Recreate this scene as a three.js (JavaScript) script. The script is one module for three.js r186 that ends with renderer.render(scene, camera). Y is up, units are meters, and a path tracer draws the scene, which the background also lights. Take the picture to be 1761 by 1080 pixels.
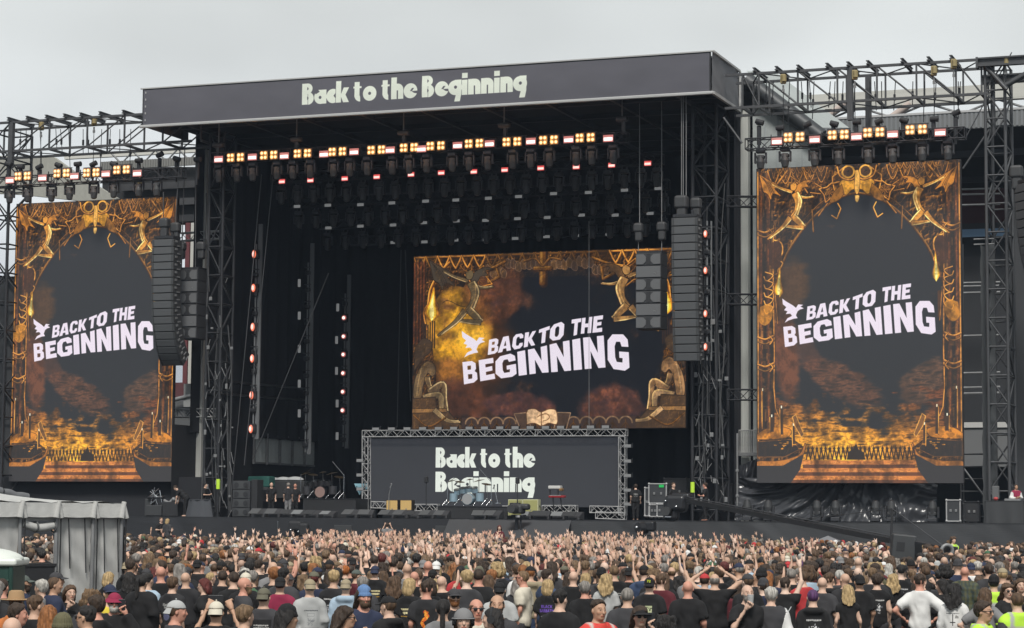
import * as THREE from 'three';
import { mergeGeometries } from 'three/addons/utils/BufferGeometryUtils.js';
import { RoundedBoxGeometry } from 'three/addons/geometries/RoundedBoxGeometry.js';

// ---------------------------------------------------------------- camera, sky, sun, exposure
const scene = new THREE.Scene();
const FOCAL = 3880, PW = 1761, PH = 1080;                 // the photograph's focal length and size in its own pixels
const camera = new THREE.PerspectiveCamera(2 * Math.atan(PH / 2 / FOCAL) * 180 / Math.PI, PW / PH, 0.5, 3000);
const EYE = new THREE.Vector3(42, 2.5, 104.5);
camera.position.copy(EYE);
camera.rotation.set(0.0907, 0.3543, 0.0079, 'YXZ');
camera.rotation.z = 0.0079;
camera.updateMatrixWorld(true);
scene.add(camera);

const renderer = new THREE.WebGLRenderer({ antialias: true });
renderer.setSize(1024, 628);
renderer.toneMapping = THREE.LinearToneMapping;
renderer.toneMappingExposure = 1.0;
renderer.shadowMap.enabled = true;

// seeded random numbers and value noise
function rng(seed) { let a = seed >>> 0; return () => { a = (a + 0x6D2B79F5) | 0; let t = Math.imul(a ^ (a >>> 15), 1 | a); t = (t + Math.imul(t ^ (t >>> 7), 61 | t)) ^ t; return ((t ^ (t >>> 14)) >>> 0) / 4294967296; }; }
function hash2(x, y, s) { let h = Math.imul(x | 0, 374761393) ^ Math.imul(y | 0, 668265263) ^ Math.imul(s | 0, 2147483647 ^ 0x5bd1e995); h = Math.imul(h ^ (h >>> 13), 1274126177); return ((h ^ (h >>> 16)) >>> 0) / 4294967296; }
function vnoise(x, y, s = 0) {
  const ix = Math.floor(x), iy = Math.floor(y), fx = x - ix, fy = y - iy, u = fx * fx * (3 - 2 * fx), v = fy * fy * (3 - 2 * fy);
  const a = hash2(ix, iy, s), b = hash2(ix + 1, iy, s), c = hash2(ix, iy + 1, s), d = hash2(ix + 1, iy + 1, s);
  return a + (b - a) * u + (c - a) * v + (a - b - c + d) * u * v;
}
function fbm(x, y, s = 0, n = 4) { let t = 0, a = 0.5, k = 1; for (let i = 0; i < n; i++) { t += a * vnoise(x * k, y * k, s + i * 17); a *= 0.5; k *= 2.03; } return t / (1 - Math.pow(0.5, n)); }
const lerp = (a, b, t) => a + (b - a) * t, clamp = (x, a, b) => Math.min(b, Math.max(a, x)), sstep = (a, b, x) => { const t = clamp((x - a) / (b - a), 0, 1); return t * t * (3 - 2 * t); };

{ // overcast sky: a layer of thin and thick cloud
  const W = 1024, H = 512, d = new Float32Array(W * H * 4);
  for (let j = 0; j < H; j++) {
    const el = ((j + 0.5) / H - 0.5) * Math.PI, y = Math.sin(el), c = Math.cos(el);
    for (let i = 0; i < W; i++) {
      const az = ((i + 0.5) / W - 0.5) * 2 * Math.PI, x = Math.cos(az) * c, z = Math.sin(az) * c, k = 1 / (Math.max(y, 0) + 0.16);
      const n = fbm(x * k * 1.1 + 7.3, z * k * 1.1 + 2.1, 5, 5), m = fbm(x * k * 0.45 + 1.7, z * k * 0.45 + 9.2, 31, 4);
      const cloud = 0.535 + 0.85 * (n - 0.5) + 0.6 * (m - 0.5), low = 1 - sstep(0.02, 0.24, y);
      const o = (j * W + i) * 4, b = cloud * (y < 0 ? 0.5 : 1);
      d[o] = b * (0.955 + 0.035 * low) + low * 0.035; d[o + 1] = b * (1.0 + 0.03 * low) + low * 0.055; d[o + 2] = b * (1.0 + 0.07 * low) + low * 0.085; d[o + 3] = 1;
    }
  }
  const t = new THREE.DataTexture(d, W, H, THREE.RGBAFormat, THREE.FloatType);
  t.mapping = THREE.EquirectangularReflectionMapping; t.magFilter = t.minFilter = THREE.LinearFilter; t.needsUpdate = true;
  scene.background = t; scene.environment = t;
  scene.fog = new THREE.FogExp2(new THREE.Color().setRGB(0.50, 0.63, 0.82), 0.0002);
}
const sun = new THREE.DirectionalLight(new THREE.Color(1, 0.955, 0.89), 3.2);
sun.position.set(30, 130, 120); sun.target.position.set(0, 0, 20);
sun.castShadow = true; sun.shadow.radius = 26; sun.shadow.mapSize.set(4096, 4096);
Object.assign(sun.shadow.camera, { left: -90, right: 90, top: 90, bottom: -90, near: 1, far: 400 });
scene.add(sun, sun.target);

// ---------------------------------------------------------------- helpers
const V = (x, y, z) => new THREE.Vector3(x, y, z);
const ray = (px, py) => V((px - PW / 2) / FOCAL, -(py - PH / 2) / FOCAL, -1).applyQuaternion(camera.quaternion);
const P = (px, py, z = 0) => { const r = ray(px, py); return EYE.clone().addScaledVector(r, (z - EYE.z) / r.z); };      // a pixel of the photograph on the plane at depth z
const PX = (px, py, x) => { const r = ray(px, py); return EYE.clone().addScaledVector(r, (x - EYE.x) / r.x); };
const PY = (px, py, y) => { const r = ray(px, py); return EYE.clone().addScaledVector(r, (y - EYE.y) / r.y); };
const toPixel = (p) => { const q = p.clone().applyMatrix4(camera.matrixWorldInverse); return [PW / 2 - FOCAL * q.x / q.z, PH / 2 + FOCAL * q.y / q.z]; };
camera.matrixWorldInverse.copy(camera.matrixWorld).invert();
const taken = new Map();
function numbered(name) { const n = taken.get(name) ?? 0; taken.set(name, n + 1); return n ? `${name}_${String(n).padStart(3, '0')}` : name; }
function tag(o, label, category, group, kind) { if (label) o.userData.label = label; if (category) o.userData.category = category; if (group) o.userData.group = group; if (kind) o.userData.kind = kind; return o; }
function thing(name, label, category, pos = V(0, 0, 0), turn = 0, group) {
  const o = new THREE.Group(); o.name = numbered(name); o.position.copy(pos); o.rotation.y = turn; scene.add(o);
  return tag(o, label, category, group);
}
const fix = (g) => { const q = g.index ? g.toNonIndexed() : g; for (const k of Object.keys(q.attributes)) if (!['position', 'normal', 'uv', 'color'].includes(k)) q.deleteAttribute(k); return q; };
const merge = (l) => l.length === 1 ? l[0] : mergeGeometries(l.map(fix).map((g, i, all) => { if (g.attributes.color && !all.every((q) => q.attributes.color)) g.deleteAttribute('color'); return g; }));
function mesh(name, geo, mat, parent = scene, kind) {
  const m = new THREE.Mesh(Array.isArray(geo) ? merge(geo) : geo, mat); m.name = parent === scene ? numbered(name) : name; m.castShadow = m.receiveShadow = true;
  if (kind) m.userData.kind = kind; parent.add(m); return m;
}
function rename(group) { const c = new Map(); for (const k of group.children) { const n = c.get(k.name) ?? 0; c.set(k.name, n + 1); if (k.children.length) rename(k); if (n) k.name = `${k.name}_${String(n).padStart(3, '0')}`; } return group; }
function copyOf(root, pos, turn, label, group) { const r = root.clone(); r.name = numbered(root.name.replace(/_\d{3,}$/, '')); r.userData = { ...root.userData }; r.position.copy(pos); if (turn !== undefined) r.rotation.y = turn; if (label) r.userData.label = label; if (group) r.userData.group = group; scene.add(r); return r; }
const bx = (w, h, d, x = 0, y = 0, z = 0, rx = 0, ry = 0, rz = 0) => { const g = new THREE.BoxGeometry(w, h, d); if (rx) g.rotateX(rx); if (ry) g.rotateY(ry); if (rz) g.rotateZ(rz); return g.translate(x, y, z); };
const rb = (w, h, d, x = 0, y = 0, z = 0, r = 0.03, s = 1) => new RoundedBoxGeometry(w, h, d, s, r).translate(x, y, z);
const box2 = (a, b) => bx(Math.abs(b.x - a.x), Math.abs(b.y - a.y), Math.abs(b.z - a.z), (a.x + b.x) / 2, (a.y + b.y) / 2, (a.z + b.z) / 2);
const UPV = V(0, 1, 0);
function tube(a, b, r, seg = 6, r2 = r) {
  const d = b.clone().sub(a), l = d.length(), g = new THREE.CylinderGeometry(r2, r, l, seg, 1);
  return g.applyQuaternion(new THREE.Quaternion().setFromUnitVectors(UPV, d.normalize())).translate((a.x + b.x) / 2, (a.y + b.y) / 2, (a.z + b.z) / 2);
}
const cyl = (r, h, x, y, z, seg = 12, r2 = r) => new THREE.CylinderGeometry(r2, r, h, seg).translate(x, y, z);
function path(pts, r, seg = 6, n = 24) { return new THREE.TubeGeometry(new THREE.CatmullRomCurve3(pts), n, r, seg, false); }
function grid(nu, nv, f) { // a sheet of nu x nv cells whose points are f(u, v)
  const p = [], t = [], ix = [];
  for (let j = 0; j <= nv; j++) for (let i = 0; i <= nu; i++) { const q = f(i / nu, j / nv); p.push(q.x, q.y, q.z); t.push(i / nu, j / nv); }
  for (let j = 0; j < nv; j++) for (let i = 0; i < nu; i++) { const a = j * (nu + 1) + i, b = a + 1, c = a + nu + 1; ix.push(a, b, c, b, c + 1, c); }
  const g = new THREE.BufferGeometry(); g.setAttribute('position', new THREE.Float32BufferAttribute(p, 3)); g.setAttribute('uv', new THREE.Float32BufferAttribute(t, 2)); g.setIndex(ix); g.computeVertexNormals(); return g;
}
const ORD = ['first', 'second', 'third', 'fourth', 'fifth', 'sixth', 'seventh', 'eighth', 'ninth', 'tenth', 'eleventh', 'twelfth', 'thirteenth', 'fourteenth', 'fifteenth', 'sixteenth', 'seventeenth', 'eighteenth', 'nineteenth', 'twentieth', 'twenty-first', 'twenty-second', 'twenty-third', 'twenty-fourth'];

// ---------------------------------------------------------------- materials
function std(r, g, b, rough = 0.8, metal = 0, extra = {}) { const m = new THREE.MeshStandardMaterial({ roughness: rough, metalness: metal, ...extra }); m.color.setRGB(r, g, b); return m; }
function noiseTexture(n, f, srgb = true) { // f(u, v) -> [r, g, b] 0..1
  const d = new Uint8Array(n * n * 4);
  for (let j = 0; j < n; j++) for (let i = 0; i < n; i++) { const c = f(i / n, j / n), o = (j * n + i) * 4; for (let k = 0; k < 3; k++) d[o + k] = clamp(Math.round(c[k] * 255), 0, 255); d[o + 3] = 255; }
  const t = new THREE.DataTexture(d, n, n); t.wrapS = t.wrapT = THREE.RepeatWrapping; t.magFilter = t.minFilter = THREE.LinearFilter; if (srgb) t.colorSpace = THREE.SRGBColorSpace; t.needsUpdate = true; return t;
}
function tileNoise(u, v, f, s) { // noise that repeats over 0..1
  const a = fbm(u * f, v * f, s), b = fbm((u - 1) * f, v * f, s), c = fbm(u * f, (v - 1) * f, s), d = fbm((u - 1) * f, (v - 1) * f, s);
  return lerp(lerp(a, b, u), lerp(c, d, u), v);
}
const gr = (x) => [x, x, x];
const T = {
  cloth: noiseTexture(256, (u, v) => gr(0.5 + 0.5 * (tileNoise(u, v, 6, 3) - 0.5) + 0.25 * (hash2(u * 256, v * 256, 4) - 0.5)), false),
  wear: noiseTexture(256, (u, v) => gr(0.78 + 0.34 * (tileNoise(u, v, 9, 8) - 0.5) + 0.06 * (hash2(u * 256, v * 256, 4) - 0.5))),
  vinyl: noiseTexture(256, (u, v) => { const a = tileNoise(u, v, 5, 71), b = tileNoise(u, v, 18, 72); const k = 0.93 + 0.14 * (a - 0.5) - 0.12 * sstep(0.62, 0.75, b) * a; return [k, k, k * 0.99]; }),
};
const M = {
  steel: std(0.14, 0.145, 0.155, 0.5, 0.35, { map: T.wear }),
  steelDark: std(0.055, 0.058, 0.066, 0.55, 0.3, { map: T.wear }),
  alu: std(0.72, 0.73, 0.74, 0.45, 0.15, { map: T.wear }),
  aluDull: std(0.38, 0.39, 0.40, 0.5, 0.2, { map: T.wear }),
  white: std(0.72, 0.73, 0.73, 0.6, 0, { map: T.wear }),
  black: std(0.022, 0.023, 0.026, 0.7, 0),
  blackGloss: std(0.02, 0.021, 0.024, 0.32, 0),
  drape: std(0.018, 0.019, 0.023, 0.95, 0, { bumpMap: T.cloth, bumpScale: 0.01 }),
  skirt: std(0.050, 0.053, 0.058, 0.85, 0, { bumpMap: T.cloth, bumpScale: 0.01 }),
  plastic: std(0.045, 0.047, 0.05, 0.5, 0),
  grille: std(0.06, 0.064, 0.068, 0.75, 0.1),
  chrome: std(0.6, 0.62, 0.64, 0.18, 1),
  yellow: std(0.52, 0.42, 0.2, 0.6, 0, { map: T.wear }),
  hivis: std(0.55, 0.85, 0.06, 0.7, 0),
};
const lampMat = (r, g, b, k) => { const m = std(0.10, 0.10, 0.10, 0.35); m.emissive.setRGB(r, g, b); m.emissiveIntensity = k; return m; };
// ---------------------------------------------------------------- lettering and screen pictures (flat print and LED content)
function canvas(w, h) { const c = document.createElement('canvas'); c.width = w; c.height = h; return c; }
function canvasTexture(c) { const t = new THREE.CanvasTexture(c); t.colorSpace = THREE.SRGBColorSpace; t.magFilter = t.minFilter = THREE.LinearFilter; t.anisotropy = 4; return t; }
// fat rounded lettering with pinhole counters; one unit is the height of a capital, y runs down from the baseline
const FAT = {
  adv: { B: 0.66, a: 0.62, c: 0.49, k: 0.66, t: 0.50, o: 0.70, h: 0.64, e: 0.68, g: 0.66, i: 0.31, n: 0.64, ' ': 0.24 },
  draw(g, ch, fg, bg) {
    const fill = (f) => { g.fillStyle = f; g.fill(); };
    const poly = (f, ...p) => { g.beginPath(); p.forEach(([x, y], i) => i ? g.lineTo(x, y) : g.moveTo(x, y)); g.closePath(); fill(f); };
    const disc = (f, x, y, r, a = 0, b = Math.PI * 2) => { g.beginPath(); g.arc(x, y, r, a, b); g.closePath(); fill(f); };
    const rect = (f, x, y, w, h) => { g.fillStyle = f; g.fillRect(x, y, w, h); };
    const arch = () => { g.beginPath(); g.moveTo(0.2, -0.72); g.lineTo(0.34, -0.72); g.arc(0.34, -0.44, 0.28, -Math.PI / 2, 0); g.lineTo(0.62, 0); g.lineTo(0.35, 0); g.lineTo(0.35, -0.40); g.lineTo(0.2, -0.40); g.closePath(); fill(fg); rect(bg, 0.285, -0.40, 0.05, 0.41); };
    if (ch === 'B') { rect(fg, 0, -1, 0.3, 1); disc(fg, 0.30, -0.75, 0.25, -Math.PI / 2, Math.PI / 2); disc(fg, 0.32, -0.29, 0.30, -Math.PI / 2, Math.PI / 2); disc(bg, 0.27, -0.75, 0.07, -Math.PI / 2, Math.PI / 2); disc(bg, 0.27, -0.3, 0.075, -Math.PI / 2, Math.PI / 2); rect(fg, 0, -0.59, 0.4, 0.08); }
    if (ch === 'a') { disc(fg, 0.31, -0.32, 0.33); poly(fg, [0.18, -0.66], [0.62, -0.66], [0.62, 0], [0.36, 0], [0.30, -0.5]); poly(bg, [-0.02, -0.70], [0.16, -0.70], [0.27, -0.57], [0.06, -0.46]); disc(bg, 0.29, -0.30, 0.075); }
    if (ch === 'c') { g.save(); g.beginPath(); g.rect(0, -0.75, 0.47, 0.8); g.clip(); disc(fg, 0.34, -0.33, 0.34); g.restore(); poly(bg, [0.46, -0.45], [0.49, -0.45], [0.49, -0.23], [0.46, -0.23], [0.37, -0.34]); }
    if (ch === 'k') { rect(fg, 0, -1.02, 0.27, 1.02); poly(fg, [0.27, -0.40], [0.40, -0.70], [0.68, -0.70], [0.5, -0.36], [0.68, 0], [0.38, 0], [0.27, -0.26]); }
    if (ch === 't') { rect(fg, 0.06, -0.92, 0.26, 0.7); g.beginPath(); g.moveTo(0.06, -0.3); g.arc(0.36, -0.29, 0.30, Math.PI, Math.PI / 2, true); g.lineTo(0.36, -0.2); g.lineTo(0.32, -0.3); g.closePath(); fill(fg); rect(fg, 0, -0.71, 0.42, 0.09); }
    if (ch === 'o') { disc(fg, 0.345, -0.345, 0.35); disc(bg, 0.345, -0.345, 0.075); }
    if (ch === 'h') { arch(); rect(fg, 0, -1.02, 0.285, 1.02); }
    if (ch === 'n') { arch(); rect(fg, 0, -0.72, 0.285, 0.72); }
    if (ch === 'i') { rect(fg, 0, -0.70, 0.28, 0.70); rect(fg, 0, -1.02, 0.28, 0.24); }
    if (ch === 'e') { disc(fg, 0.345, -0.345, 0.35); poly(bg, [0.32, -0.33], [0.42, -0.47], [0.53, -0.47], [0.42, -0.33]); poly(bg, [0.40, -0.33], [0.75, -0.33], [0.75, -0.20], [0.52, -0.24]); }
    if (ch === 'g') { disc(fg, 0.33, -0.36, 0.345); poly(fg, [0.30, -0.72], [0.64, -0.72], [0.64, -0.05], [0.56, 0.28], [0.28, 0.28], [0.37, -0.05]); disc(bg, 0.35, -0.38, 0.075); }
  },
  width(s) { return [...s].reduce((t, c) => t + FAT.adv[c], 0); },
  write(g, s, x, y, size, wide, fg, bg) { g.save(); g.translate(x, y); g.scale(size * wide, size); for (const c of s) { FAT.draw(g, c, fg, bg); g.translate(FAT.adv[c], 0); } g.restore(); },
};
// block capitals as outlines in a unit cell, y up, holes as further rings
const BLOCK = {
  B: [[[0, 0], [.72, 0], [1, .12], [1, .42], [.84, .52], [.95, .62], [.95, .88], [.7, 1], [0, 1]], [[.34, .2], [.62, .2], [.65, .4], [.34, .42]], [[.34, .62], [.58, .62], [.6, .8], [.34, .8]]],
  E: [[[0, 0], [1, .02], [.97, .27], [.42, .25], [.42, .4], [.86, .42], [.86, .63], [.42, .61], [.42, .76], [.97, .76], [.97, 1], [0, 1]]],
  G: [[[.25, 0], [.78, 0], [1, .1], [1, .52], [.55, .52], [.55, .34], [.7, .34], [.68, .22], [.42, .22], [.36, .35], [.36, .66], [.44, .79], [.62, .79], [.68, .66], [1, .66], [.98, .86], [.78, 1], [.28, 1], [.04, .82], [0, .25]]],
  I: [[[0, 0], [1, 0], [.98, 1], [.02, 1]]],
  N: [[[0, 0], [.33, 0], [.33, .55], [.66, 0], [1, 0], [1, 1], [.67, 1], [.67, .48], [.34, 1], [0, 1]]],
  A: [[[0, 0], [.34, 0], [.39, .2], [.62, .2], [.67, 0], [1, 0], [.72, 1], [.3, 1]], [[.42, .38], [.6, .38], [.51, .72]]],
  C: [[[.25, 0], [.78, 0], [1, .16], [.98, .36], [.68, .36], [.62, .22], [.42, .22], [.36, .35], [.36, .66], [.44, .79], [.62, .79], [.68, .66], [1, .66], [.98, .86], [.78, 1], [.28, 1], [.04, .82], [0, .25]]],
  K: [[[0, 0], [.36, 0], [.36, .38], [.66, 0], [1, 0], [.64, .52], [.98, 1], [.64, 1], [.36, .6], [.36, 1], [0, 1]]],
  T: [[[.32, 0], [.68, 0], [.68, .76], [1, .76], [1, 1], [0, 1], [0, .76], [.32, .76]]],
  O: [[[.26, 0], [.76, 0], [1, .22], [1, .8], [.76, 1], [.24, 1], [0, .78], [0, .22]], [[.37, .3], [.37, .7], [.47, .8], [.6, .78], [.65, .68], [.65, .32], [.56, .2], [.44, .2]]],
  H: [[[0, 0], [.35, 0], [.35, .38], [.65, .38], [.65, 0], [1, 0], [1, 1], [.65, 1], [.65, .62], [.35, .62], [.35, 1], [0, 1]]],
};
function blockWord(g, cells, warp) { // cells: [letter, x0, x1] along the line; warp(t, h) -> point
  for (const [ch, x0, x1] of cells) {
    g.beginPath();
    for (const ring of BLOCK[ch]) {
      ring.forEach((p, i) => {
        const q = ring[(i + 1) % ring.length];
        for (let k = 0; k < 6; k++) { const s = k / 6, [x, y] = warp(x0 + (x1 - x0) * lerp(p[0], q[0], s), lerp(p[1], q[1], s)); (i || k) ? g.lineTo(x, y) : g.moveTo(x, y); }
      });
      g.closePath();
    }
    g.fill('evenodd');
  }
}
// both lines of the slogan and the small winged sign beside it, in pixels of the photograph's right-hand screen
function slogan(g, m, color) {
  g.fillStyle = color;
  const line = (pts) => (t) => { for (let i = 1; i < pts.length; i++) if (t <= pts[i][0] || i === pts.length - 1) { const a = pts[i - 1], b = pts[i], s = (t - a[0]) / (b[0] - a[0]); return [lerp(a[1], b[1], s), lerp(a[2], b[2], s)]; } };
  const low = line([[1349, 564, 599], [1376, 561, 594], [1405, 556, 590], [1440, 547, 585], [1470, 541, 581], [1500, 533, 579], [1540, 525, 575], [1575, 521, 572], [1609, 521, 577]]);
  blockWord(g, [['B', 1350, 1372], ['E', 1376, 1400], ['G', 1401, 1434], ['I', 1437, 1450], ['N', 1454, 1484], ['N', 1488, 1519], ['I', 1523, 1536], ['N', 1540, 1572], ['G', 1576, 1609]],
    (x, h) => { const [a, b] = low(x); return m(x + (h - 0.5) * -3, lerp(b, a, h) + (x > 1575 ? (0.5 - h) * 3 : 0)); });
  const up = line([[1389, 529, 553], [1428, 521, 545], [1465, 514, 537], [1487, 506, 531], [1509, 498, 527], [1535, 494, 519], [1569, 489, 516]]);
  blockWord(g, [['B', 1390, 1406], ['A', 1406, 1427], ['C', 1428, 1445], ['K', 1447, 1465], ['T', 1469, 1486], ['O', 1487, 1509], ['T', 1520, 1535], ['H', 1536, 1552], ['E', 1554, 1569]],
    (x, h) => { const [a, b] = up(x); return m(x + (h - 0.5) * 2, lerp(b, a, h)); });
  for (const pts of [ // a small winged figure: wings, body, trailing ribbon
    [[1347, 515], [1354, 520], [1366, 527], [1371, 531], [1375, 525], [1384, 526], [1379, 529], [1385, 532], [1378, 534], [1374, 537], [1371, 544], [1374, 549], [1367, 550], [1358, 553], [1351, 557], [1356, 549], [1364, 545], [1361, 541], [1353, 542], [1356, 537], [1350, 535], [1354, 530], [1348, 525]]]) {
    g.beginPath(); pts.forEach(([x, y], i) => { const [u, v] = m(x, y); i ? g.lineTo(u, v) : g.moveTo(u, v); }); g.closePath(); g.fill();
  }
}
// gilded carving: dark edge, warm body, bright upper edge
function gild(g, pts, w, tone = 1, closed = false) {
  const run = (dx, dy) => { g.beginPath(); pts.forEach(([x, y], i) => i ? g.lineTo(x + dx, y + dy) : g.moveTo(x + dx, y + dy)); if (closed) g.closePath(); };
  g.lineJoin = g.lineCap = 'round';
  run(w * 0.2, w * 0.25); g.strokeStyle = 'rgb(48,28,16)'; g.lineWidth = w * 1.35; g.stroke();
  run(0, 0); g.strokeStyle = `rgb(${150 * tone | 0},${92 * tone | 0},${34 * tone | 0})`; g.lineWidth = w; g.stroke();
  run(-w * 0.18, -w * 0.2); g.strokeStyle = `rgb(${216 * tone | 0},${150 * tone | 0},${66 * tone | 0})`; g.lineWidth = w * 0.34; g.stroke();
}
function curve(pts, n = 8) { // a smooth line through the points
  const c = new THREE.CatmullRomCurve3(pts.map(([x, y]) => V(x, y, 0))); return c.getPoints(n * (pts.length - 1)).map((p) => [p.x, p.y]);
}
function solid(g, pts, fill, edge, w = 2) { g.beginPath(); pts.forEach(([x, y], i) => i ? g.lineTo(x, y) : g.moveTo(x, y)); g.closePath(); g.fillStyle = fill; g.fill(); if (edge) { g.strokeStyle = edge; g.lineWidth = w; g.lineJoin = 'round'; g.stroke(); } }
let RIM = 'rgb(252,216,134)';
function limb(g, pts, widths, fill, edge) { // a tapering limb along a line
  const c = curve(pts, 6), L = [], R = [];
  c.forEach((p, i) => { const q = c[Math.min(i + 1, c.length - 1)], o = c[Math.max(i - 1, 0)], dx = q[0] - o[0], dy = q[1] - o[1], l = Math.hypot(dx, dy) || 1, s = i / (c.length - 1) * (widths.length - 1), k = Math.min(Math.floor(s), widths.length - 2), w = lerp(widths[k], widths[k + 1], s - k) / 2; L.push([p[0] - dy / l * w, p[1] + dx / l * w]); R.unshift([p[0] + dy / l * w, p[1] - dx / l * w]); });
  solid(g, [...L, ...R], fill, edge, 1.6); g.strokeStyle = RIM; g.lineWidth = Math.max(1.4, widths[0] * 0.16); for (const q of [R]) { g.beginPath(); q.slice(1, -1).forEach(([x, y], i) => i ? g.lineTo(lerp(x, L[L.length - 2 - i][0], 0.14), lerp(y, L[L.length - 2 - i][1], 0.14)) : g.moveTo(x, y)); g.stroke(); }
}
function trefoils(g, x0, x1, y, n, h, tone) { for (let i = 0; i < n; i++) { const a = lerp(x0, x1, i / n), b = lerp(x0, x1, (i + 1) / n), c = (a + b) / 2; gild(g, curve([[a, y], [a + (c - a) * 0.35, y + h * 0.55], [c, y + h], [b - (b - c) * 0.35, y + h * 0.55], [b, y]], 5), 3.4, tone); gild(g, curve([[c - 4, y + h * 0.2], [c, y + h * 0.6], [c + 4, y + h * 0.2]], 4), 2.4, tone * 0.9); } }
function star(g, x, y, r, tone) { const p = []; for (let i = 0; i < 8; i++) { const a = i * Math.PI / 4 + 0.35, k = i % 2 ? 0.62 : 1.15; p.push([x + Math.cos(a) * r * k, y + Math.sin(a) * r * k]); } gild(g, p, 4, tone, true); for (let i = 0; i < 4; i++) { const a = i * Math.PI / 4; gild(g, [[x - Math.cos(a) * r * 0.5, y - Math.sin(a) * r * 0.5], [x + Math.cos(a) * r * 0.5, y + Math.sin(a) * r * 0.5]], 2, tone * 0.8); } }
function flame(g, x, y, w, h) { for (const [k, c] of [[1.5, 'rgba(120,66,20,.55)'], [1.15, 'rgb(196,128,30)'], [0.8, 'rgb(240,188,52)'], [0.4, 'rgb(255,232,140)']]) solid(g, curve([[x, y], [x - w * k * 0.55, y - h * 0.25], [x - w * k * 0.2, y - h * 0.6], [x + w * 0.15, y - h * (0.7 + 0.3 * k)], [x + w * k * 0.3, y - h * 0.55], [x + w * k * 0.5, y - h * 0.2], [x, y]], 5), c); }
// winged stone figure hanging in a corner of the frame; skin, shade and edge are its colours
function cornerFigure(g, s, skin, shade, edge, wing) {
  const q = (l) => l.map(([x, y]) => [x * s, y * s]);
  solid(g, q(curve([[2, 4], [30, 22], [52, 34], [60, 48], [44, 44], [62, 66], [40, 58], [34, 74], [24, 58], [14, 52], [8, 30], [2, 4]], 4)), wing, edge, 2);
  for (const k of [0.35, 0.6, 0.85]) { g.beginPath(); g.moveTo(8 * s, 12 * s); g.quadraticCurveTo(30 * s, (20 + 20 * k) * s, (34 + 18 * (1 - k)) * s, (74 - 16 * (1 - k)) * s); g.strokeStyle = edge; g.lineWidth = 1.5; g.stroke(); }
  solid(g, q(curve([[96, 62], [104, 38], [128, 26], [150, 30], [130, 34], [136, 44], [120, 46], [112, 58], [96, 62]], 4)), wing, edge, 2);
  limb(g, q([[92, 56], [60, 44], [34, 30]]), [9 * s, 7 * s, 4 * s], skin, edge);                                    // arm along the wing
  limb(g, q([[104, 66], [126, 72], [150, 70]]), [9 * s, 6 * s, 4 * s], skin, edge);                                 // arm out to the tracery
  limb(g, q([[98, 58], [108, 80], [104, 104], [94, 124]]), [20 * s, 21 * s, 15 * s, 19 * s], skin, edge);           // trunk
  solid(g, q(curve([[86, 36], [98, 30], [104, 40], [98, 52], [88, 50], [86, 36]], 4)), skin, edge, 2);              // head
  gild(g, q(curve([[90, 34], [80, 28], [74, 20]], 4)), 2.4, 0.9); gild(g, q(curve([[98, 32], [100, 22], [96, 14]], 4)), 2.4, 0.9);
  limb(g, q([[92, 118], [112, 138], [122, 150]]), [18 * s, 16 * s, 11 * s], skin, edge);                            // thigh
  limb(g, q([[122, 150], [96, 148], [70, 144]]), [13 * s, 10 * s, 5 * s], skin, edge);                              // folded shin
  limb(g, q([[86, 122], [66, 146], [24, 178]]), [15 * s, 11 * s, 5 * s], skin, edge);                               // trailing leg
  g.strokeStyle = edge; g.lineWidth = 2; g.beginPath(); g.moveTo(88 * s, 112 * s); g.bezierCurveTo(66 * s, 118 * s, 48 * s, 86 * s, 34 * s, 104 * s); g.stroke();
  g.strokeStyle = shade; g.lineWidth = 3 * s; g.beginPath(); g.moveTo(108 * s, 66 * s); g.quadraticCurveTo(112 * s, 92 * s, 98 * s, 116 * s); g.stroke();
}
function pixels(g, w, h, f) { const im = g.getImageData(0, 0, w, h), d = im.data; for (let j = 0; j < h; j++) for (let i = 0; i < w; i++) { const o = (j * w + i) * 4, c = f(i, j, d[o], d[o + 1], d[o + 2]); if (c) { d[o] = c[0]; d[o + 1] = c[1]; d[o + 2] = c[2]; } } g.putImageData(im, 0, 0); }
const blend = (a, b, t) => [lerp(a[0], b[0], t), lerp(a[1], b[1], t), lerp(a[2], b[2], t)];

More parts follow.
